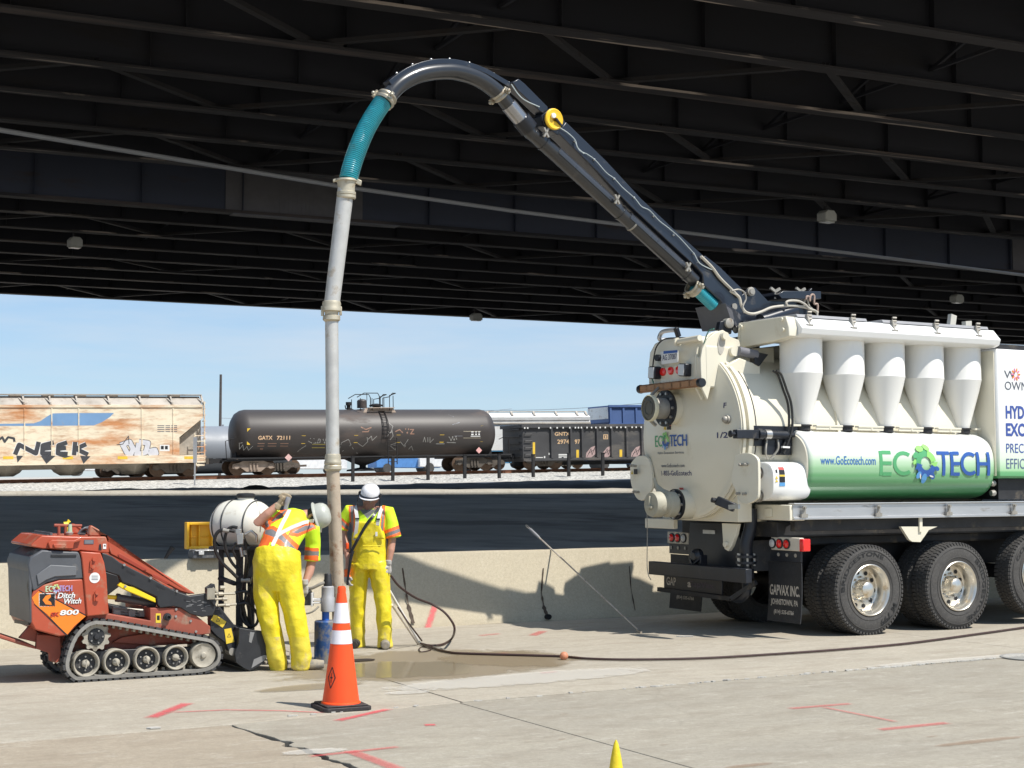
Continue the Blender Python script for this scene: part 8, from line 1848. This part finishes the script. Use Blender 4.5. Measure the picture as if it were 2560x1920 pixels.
mb = MB(); mb.tube([TA_(.106*math.cos(a), -.006+.128*math.sin(a), .055) for a in [2*PI*k/30 for k in range(30)]], .008, 8, closed=True)
for s in (-1, 1): mb.obox(TA_(s*.112, .0, .055), TA_(.02,0,0)-TA_(0,0,0), TA_(0,.05,0)-TA_(0,0,0), TA_(0,0,.035)-TA_(0,0,0))
build('shield_bracket', mb, black, crown)
m_mesh = mat('dark_mesh_visor', (.02,.02,.022), .4); m_mesh.node_tree.nodes['Principled BSDF'].inputs['Alpha'].default_value = .3
mb = MB(); rows_ = [(.118,.150,.035,.03), (.125,.160,-.02,.035), (.122,.158,-.09,.035), (.105,.145,-.145,.03), (.07,.13,-.165,.025)]; n = 18; vs = []
for x, y, z, yo in rows_:
    for k in range(n+1): a = math.radians(8+164*k/n); vs.append(TA_(x*math.cos(a), y*math.sin(a)+yo-.03, z))
mb.add(vs, [(j*(n+1)+k, j*(n+1)+k+1, (j+1)*(n+1)+k+1, (j+1)*(n+1)+k) for j in range(len(rows_)-1) for k in range(n)]); fs_ = build('face_shield', mb, m_mesh, pA, 'dark mesh face shield lowered over the face')
mb = MB(); e_l = [vs[j*(n+1)] for j in range(len(rows_))]+[vs[(len(rows_)-1)*(n+1)+k] for k in range(1, n)]+[vs[j*(n+1)+n] for j in range(len(rows_)-1, -1, -1)]; mb.tube(e_l, .005, 6); build('shield_rim', mb, black, fs_)
# control box on strap near the hand
mb = MB(); mb.tube([PA(305,545,-.12), PA(292,600,-.13), PA(280,690,-.12), PA(272,760,-.11)], [.022,.016,.013,.013], 10); o = build('lance_handle', mb, black); o.location = AO; tag(o, 'black lance handle held at the standing worker\'s right hip', 'lance handle')

# ---------------------------------------------------------------- bending worker (left)
BO = gz(728, 1676); pB = root('person', 'bending worker in yellow overalls seen from behind, reaching up with one glove', 'person', BO, group='road workers')
YB = BO.y
def PB(x, y, dy=0): return Vector(at(*zm(x, y), YB+dy))-BO
def pxB(p):
    P = p+BO-EYE; Zc = P.y*CP+P.z*SP; return ((1280+FPX*P.x/Zc-440)/.3135, (960-FPX*(-P.y*SP+P.z*CP)/Zc-1200)/.3135)
TBh = head(None, PB(1097, 306, .33), (.94, -.05, .30), (.33, -.28, -.9), 1.02)
mb = MB(); headmb(mb, TBh); mb.tube([TBh(0,-.03,-.04), PB(1060,290,.36), PB(1010,300,.32)], [.062,.068,.075], 14)
tor = [(815,640,0,.165,.13), (815,570,.03,.16,.125), (840,470,.12,.165,.12), (885,390,.20,.175,.12), (930,330,.27,.17,.11), (985,300,.31,.10,.08)]
mb.tube([PB(x, y, d) for x, y, d, a, b in tor], [(a, b) for *_, a, b in tor], 20)
shL, shR = PB(765, 300, .22), PB(1085, 400, .24); mb.tube([shL, PB(920,325,.27), shR], [.062,.08,.062], 14)
elL, wrL = PB(650, 345, .10), PB(815, 195, .12); mb.tube([shL, PB(700,320,.16), elL, PB(730,270,.10), wrL], [.056,.052,.046,.044,.030], 14)
elR, wrR = PB(1080, 650, .30), PB(1025, 835, .20); mb.tube([shR, PB(1092,520,.28), elR, PB(1062,740,.26), wrR], [.056,.052,.046,.044,.029], 14)
hB1 = (wrL, Vector((.45,.1,.75)), Vector((.7,0,-.5)), Vector((.6,-.2,-.5))); hB2 = (wrR, Vector((-.1,.1,-1)), Vector((.6,.6,0)), Vector((-.6,.5,0)))
hand(mb, *hB1, curl=.75); hand(mb, *hB2, curl=.8)
laB, raB = PB(822, 1490, .02), PB(1015, 1460, .02)
mb.tube([PB(735,680,.02), PB(725,880,.0), PB(755,1080,-.02), PB(795,1300,.02), laB], [.10,.088,.062,.056,.043], 14); mb.tube([PB(885,690,.02), PB(920,880,.0), PB(955,1080,-.03), PB(990,1300,.0), raB], [.10,.088,.062,.056,.043], 14)
for a_, dv in ((laB, Vector((.02,.14,0))), (raB, Vector((.13,.03,0)))): mb.tube([a_, fl(.04, a_), fl(.04, a_)+dv], [.043,.04,.035], 12)
bB = organic('body', mb, .0075, 3, skin, pB); eyes(TBh, bB)
mb = MB(); mb.loft([[TBh(x*math.cos(a), -.016+y*math.sin(a), z) for a in [2*PI*k/20 for k in range(20)]] for x, y, z in ((.070,.080,-.03), (.077,.088,.0), (.079,.094,.05), (.06,.07,.08))]); build('hair', mb, m_hair, pB)
mb = MB(); mb.tube([TBh(-.075,.0,.0), TBh(-.05,.098,.01), TBh(.05,.098,.01), TBh(.075,.0,.0)], .006, 6); mb.obox(TBh(-.034,.098,.0), TBh(.045,0,0)-TBh(0,0,0), TBh(0,.006,0)-TBh(0,0,0), TBh(0,0,.03)-TBh(0,0,0)).obox(TBh(.034,.098,.0), TBh(.045,0,0)-TBh(0,0,0), TBh(0,.006,0)-TBh(0,0,0), TBh(0,0,.03)-TBh(0,0,0)); build('safety_glasses', mb, black, pB)
mb = MB(); tsh = [(800,600,.01,.20,.15), (815,540,.05,.185,.14), (840,470,.12,.195,.14), (885,390,.20,.205,.14), (925,335,.26,.20,.125), (975,300,.30,.135,.095), (1005,295,.33,.075,.07)]
mb.tube([PB(x, y, d) for x, y, d, a, b in tsh], [(a, b) for *_, a, b in tsh], 22)
mb.tube([PB(830,310,.25), shL+Vector((0,0,.01)), PB(715,322,.17), PB(690,335,.15)], [.08,.076,.072,.078], 16); mb.tube([PB(1030,370,.27), shR, PB(1092,500,.28), PB(1085,640,.30)], [.085,.080,.072,.078], 16)
ORB = [[(640,560),(700,480),(760,470),(720,560),(690,600)], [(660,275),(720,262),(775,300),(740,400),(680,380)], [(835,235),(900,232),(850,300),(760,350),(745,330)], [(700,375),(780,365),(875,420),(1010,550),(1000,630),(915,610),(810,515),(690,470)], [(1000,345),(1100,330),(1120,385),(970,455),(890,440),(915,390)], [(1020,535),(1140,545),(1135,650),(1015,630)], [(840,490),(900,520),(920,600),(850,590)], [(625,580),(650,520),(700,440),(740,440),(700,500),(660,580)]]
SLB = [[(692,285),(720,280),(745,370),(715,380)], [(860,245),(885,240),(840,300),(770,335),(765,322)], [(712,398),(765,390),(850,440),(988,580),(985,600),(820,470),(710,430)], [(1030,362),(1098,358),(1104,375),(960,430),(930,415)], [(1020,562),(1140,570),(1138,605),(1018,598)], [(862,510),(885,520),(905,585),(870,580)]]
def pickB(c, n):
    x, y = pxB(c)
    for P in SLB:
        if inpoly(x, y, P): return 2
    for P in ORB:
        if inpoly(x, y, P): return 1
    return 0
organic('shirt', mb, .008, 3, [m_lime, m_hor, m_slv], pB, 'lime hi-vis shirt with crossed orange and silver tape', (.008, 9, 9, 7, 8), pickB)
mb = MB(); mb.tube([PB(812,880,.0), PB(810,800,.0), PB(806,720,.0), PB(806,650,.0), PB(808,600,.015), PB(812,566,.03)], [(.15,.11),(.195,.145),(.222,.168),(.226,.172),(.216,.165),(.213,.16)], 24)
mb.tube([PB(728,700,.01), PB(716,880,.0), PB(725,1000,-.01), PB(750,1150,-.02), PB(785,1300,.0), PB(808,1420,.01), PB(822,1515,.02)], [(.125,.135),(.118,.12),(.105,.11),(.092,.10),(.085,.09),(.083,.09),(.070,.078)], 22)
mb.tube([PB(885,700,.01), PB(906,880,.0), PB(935,1000,-.01), PB(960,1150,-.02), PB(990,1300,.0), PB(1000,1420,.01), PB(990,1500,.02)], [(.13,.135),(.12,.12),(.108,.11),(.098,.10),(.09,.095),(.088,.095),(.08,.085)], 22)
organic('overalls', mb, .009, 3, [m_yel, m_yelb], pB, 'baggy yellow waterproof overalls with muddy hems', (.016, 8, 8, 6, 11), lambda c, n: 1 if c.z < .32 else 0)
def onback(pts):
    sh = next(o for o in pB.children if o.name.startswith('shirt')); bv = BVHTree.FromPolygons([v.co for v in sh.data.vertices], [tuple(p.vertices) for p in sh.data.polygons]); out = []
    for x, y in pts:
        for d in (.0,):
            p = PB(x, y, 0); e = EYE-BO; r = (p-e).normalized(); h = bv.ray_cast(e, r)
            out.append((h[0] if h[0] is not None else PB(x, y, .1))-r*.008)
    return out
def bstrap(pts, w): 
    Q2 = []
    for a, b in zip(pts[:-1], pts[1:]): Q2 += [(a[0]+(b[0]-a[0])*t/3, a[1]+(b[1]-a[1])*t/3) for t in range(3)]
    strap('brace', onback(Q2+[pts[-1]]), w, m_brace, par=pB, nrm=(0,-1,.1))
bstrap([(905,238),(880,290),(850,345),(820,410),(795,470),(770,520)], .036); bstrap([(1095,325),(1020,340),(930,375),(850,415),(800,450)], .034); bstrap([(795,465),(775,510),(772,560)], .03)
mb = MB(); hand(mb, *hB1, curl=.75, g=.005); mb.tube([wrL-Vector((.45,.1,.75)).normalized()*.05, wrL], [.038,.036], 14); organic('glove', mb, .006, 2, m_glb, pB, 'dirty tan glove raised to head height')
mb = MB(); hand(mb, *hB2, curl=.8, g=.005); mb.tube([wrR+Vector((.0,.0,.05)), wrR], [.038,.036], 14); organic('glove', mb, .006, 2, m_glv, pB)
for a_, dv in ((laB, Vector((.02,.15,0))), (raB, Vector((.17,.04,0)))):
    mb = MB(); mb.tube([fl(.15, a_), fl(.09, a_), fl(.055, a_)], [.060,.060,.055], 14); dn = dv.normalized(); mb.tube([fl(.05, a_)-dn*.06, fl(.05, a_), fl(.05, a_)+dv*.6, fl(.045, a_)+dv*1.1], [(.048,.05),(.052,.052),(.054,.05),(.046,.044)], 14)
    for v in mb.v: v.z = max(v.z, .012)
    organic('boot', mb, .008, 2, m_boot, pB)
crown, Rf, A_ = hat(TBh, pB, m_hatg); crown.parent = pB; crown.name = 'hard_hat'; crown['label'] = 'dull grey hard hat with full brim and stickers'
mb = MB(); mb.loft([[Rf(a, .100, .122, .047, -.006) for a in A_], [Rf(a, .128, .150, .034, .0) for a in A_], [Rf(a, .129, .151, .026, .0) for a in A_], [Rf(a, .097, .119, .038, -.006) for a in A_]], caps=False); build('hat_brim', mb, m_hatg, crown)
mb = MB()
for a, z in ((3.6,.09), (4.0,.085), (4.4,.09), (3.3,.075)): 
    c = TBh(.098*math.cos(a), -.006+.118*math.sin(a), z); nn = (c-TBh(0,0,.04)).normalized(); mb.lathe([(.017, 0), (.017, .003), (0, .004)], c, nn, 12)
build('hat_sticker', mb, whitep, crown, smooth=0)
g = PB(885, 185, .10); mb = MB(); mb.lathe([(.020, -.06), (.022, .0), (.026, .01), (.026, .055), (.012, .06)], (0,0,0), (.25,0,1), 16); o = build('spray_can', mb, mat('grey_spray_can', (.45,.46,.50), .3, .6)); o.location = BO+g; tag(o, 'small grey can held up in the bending worker\'s tan glove', 'can')
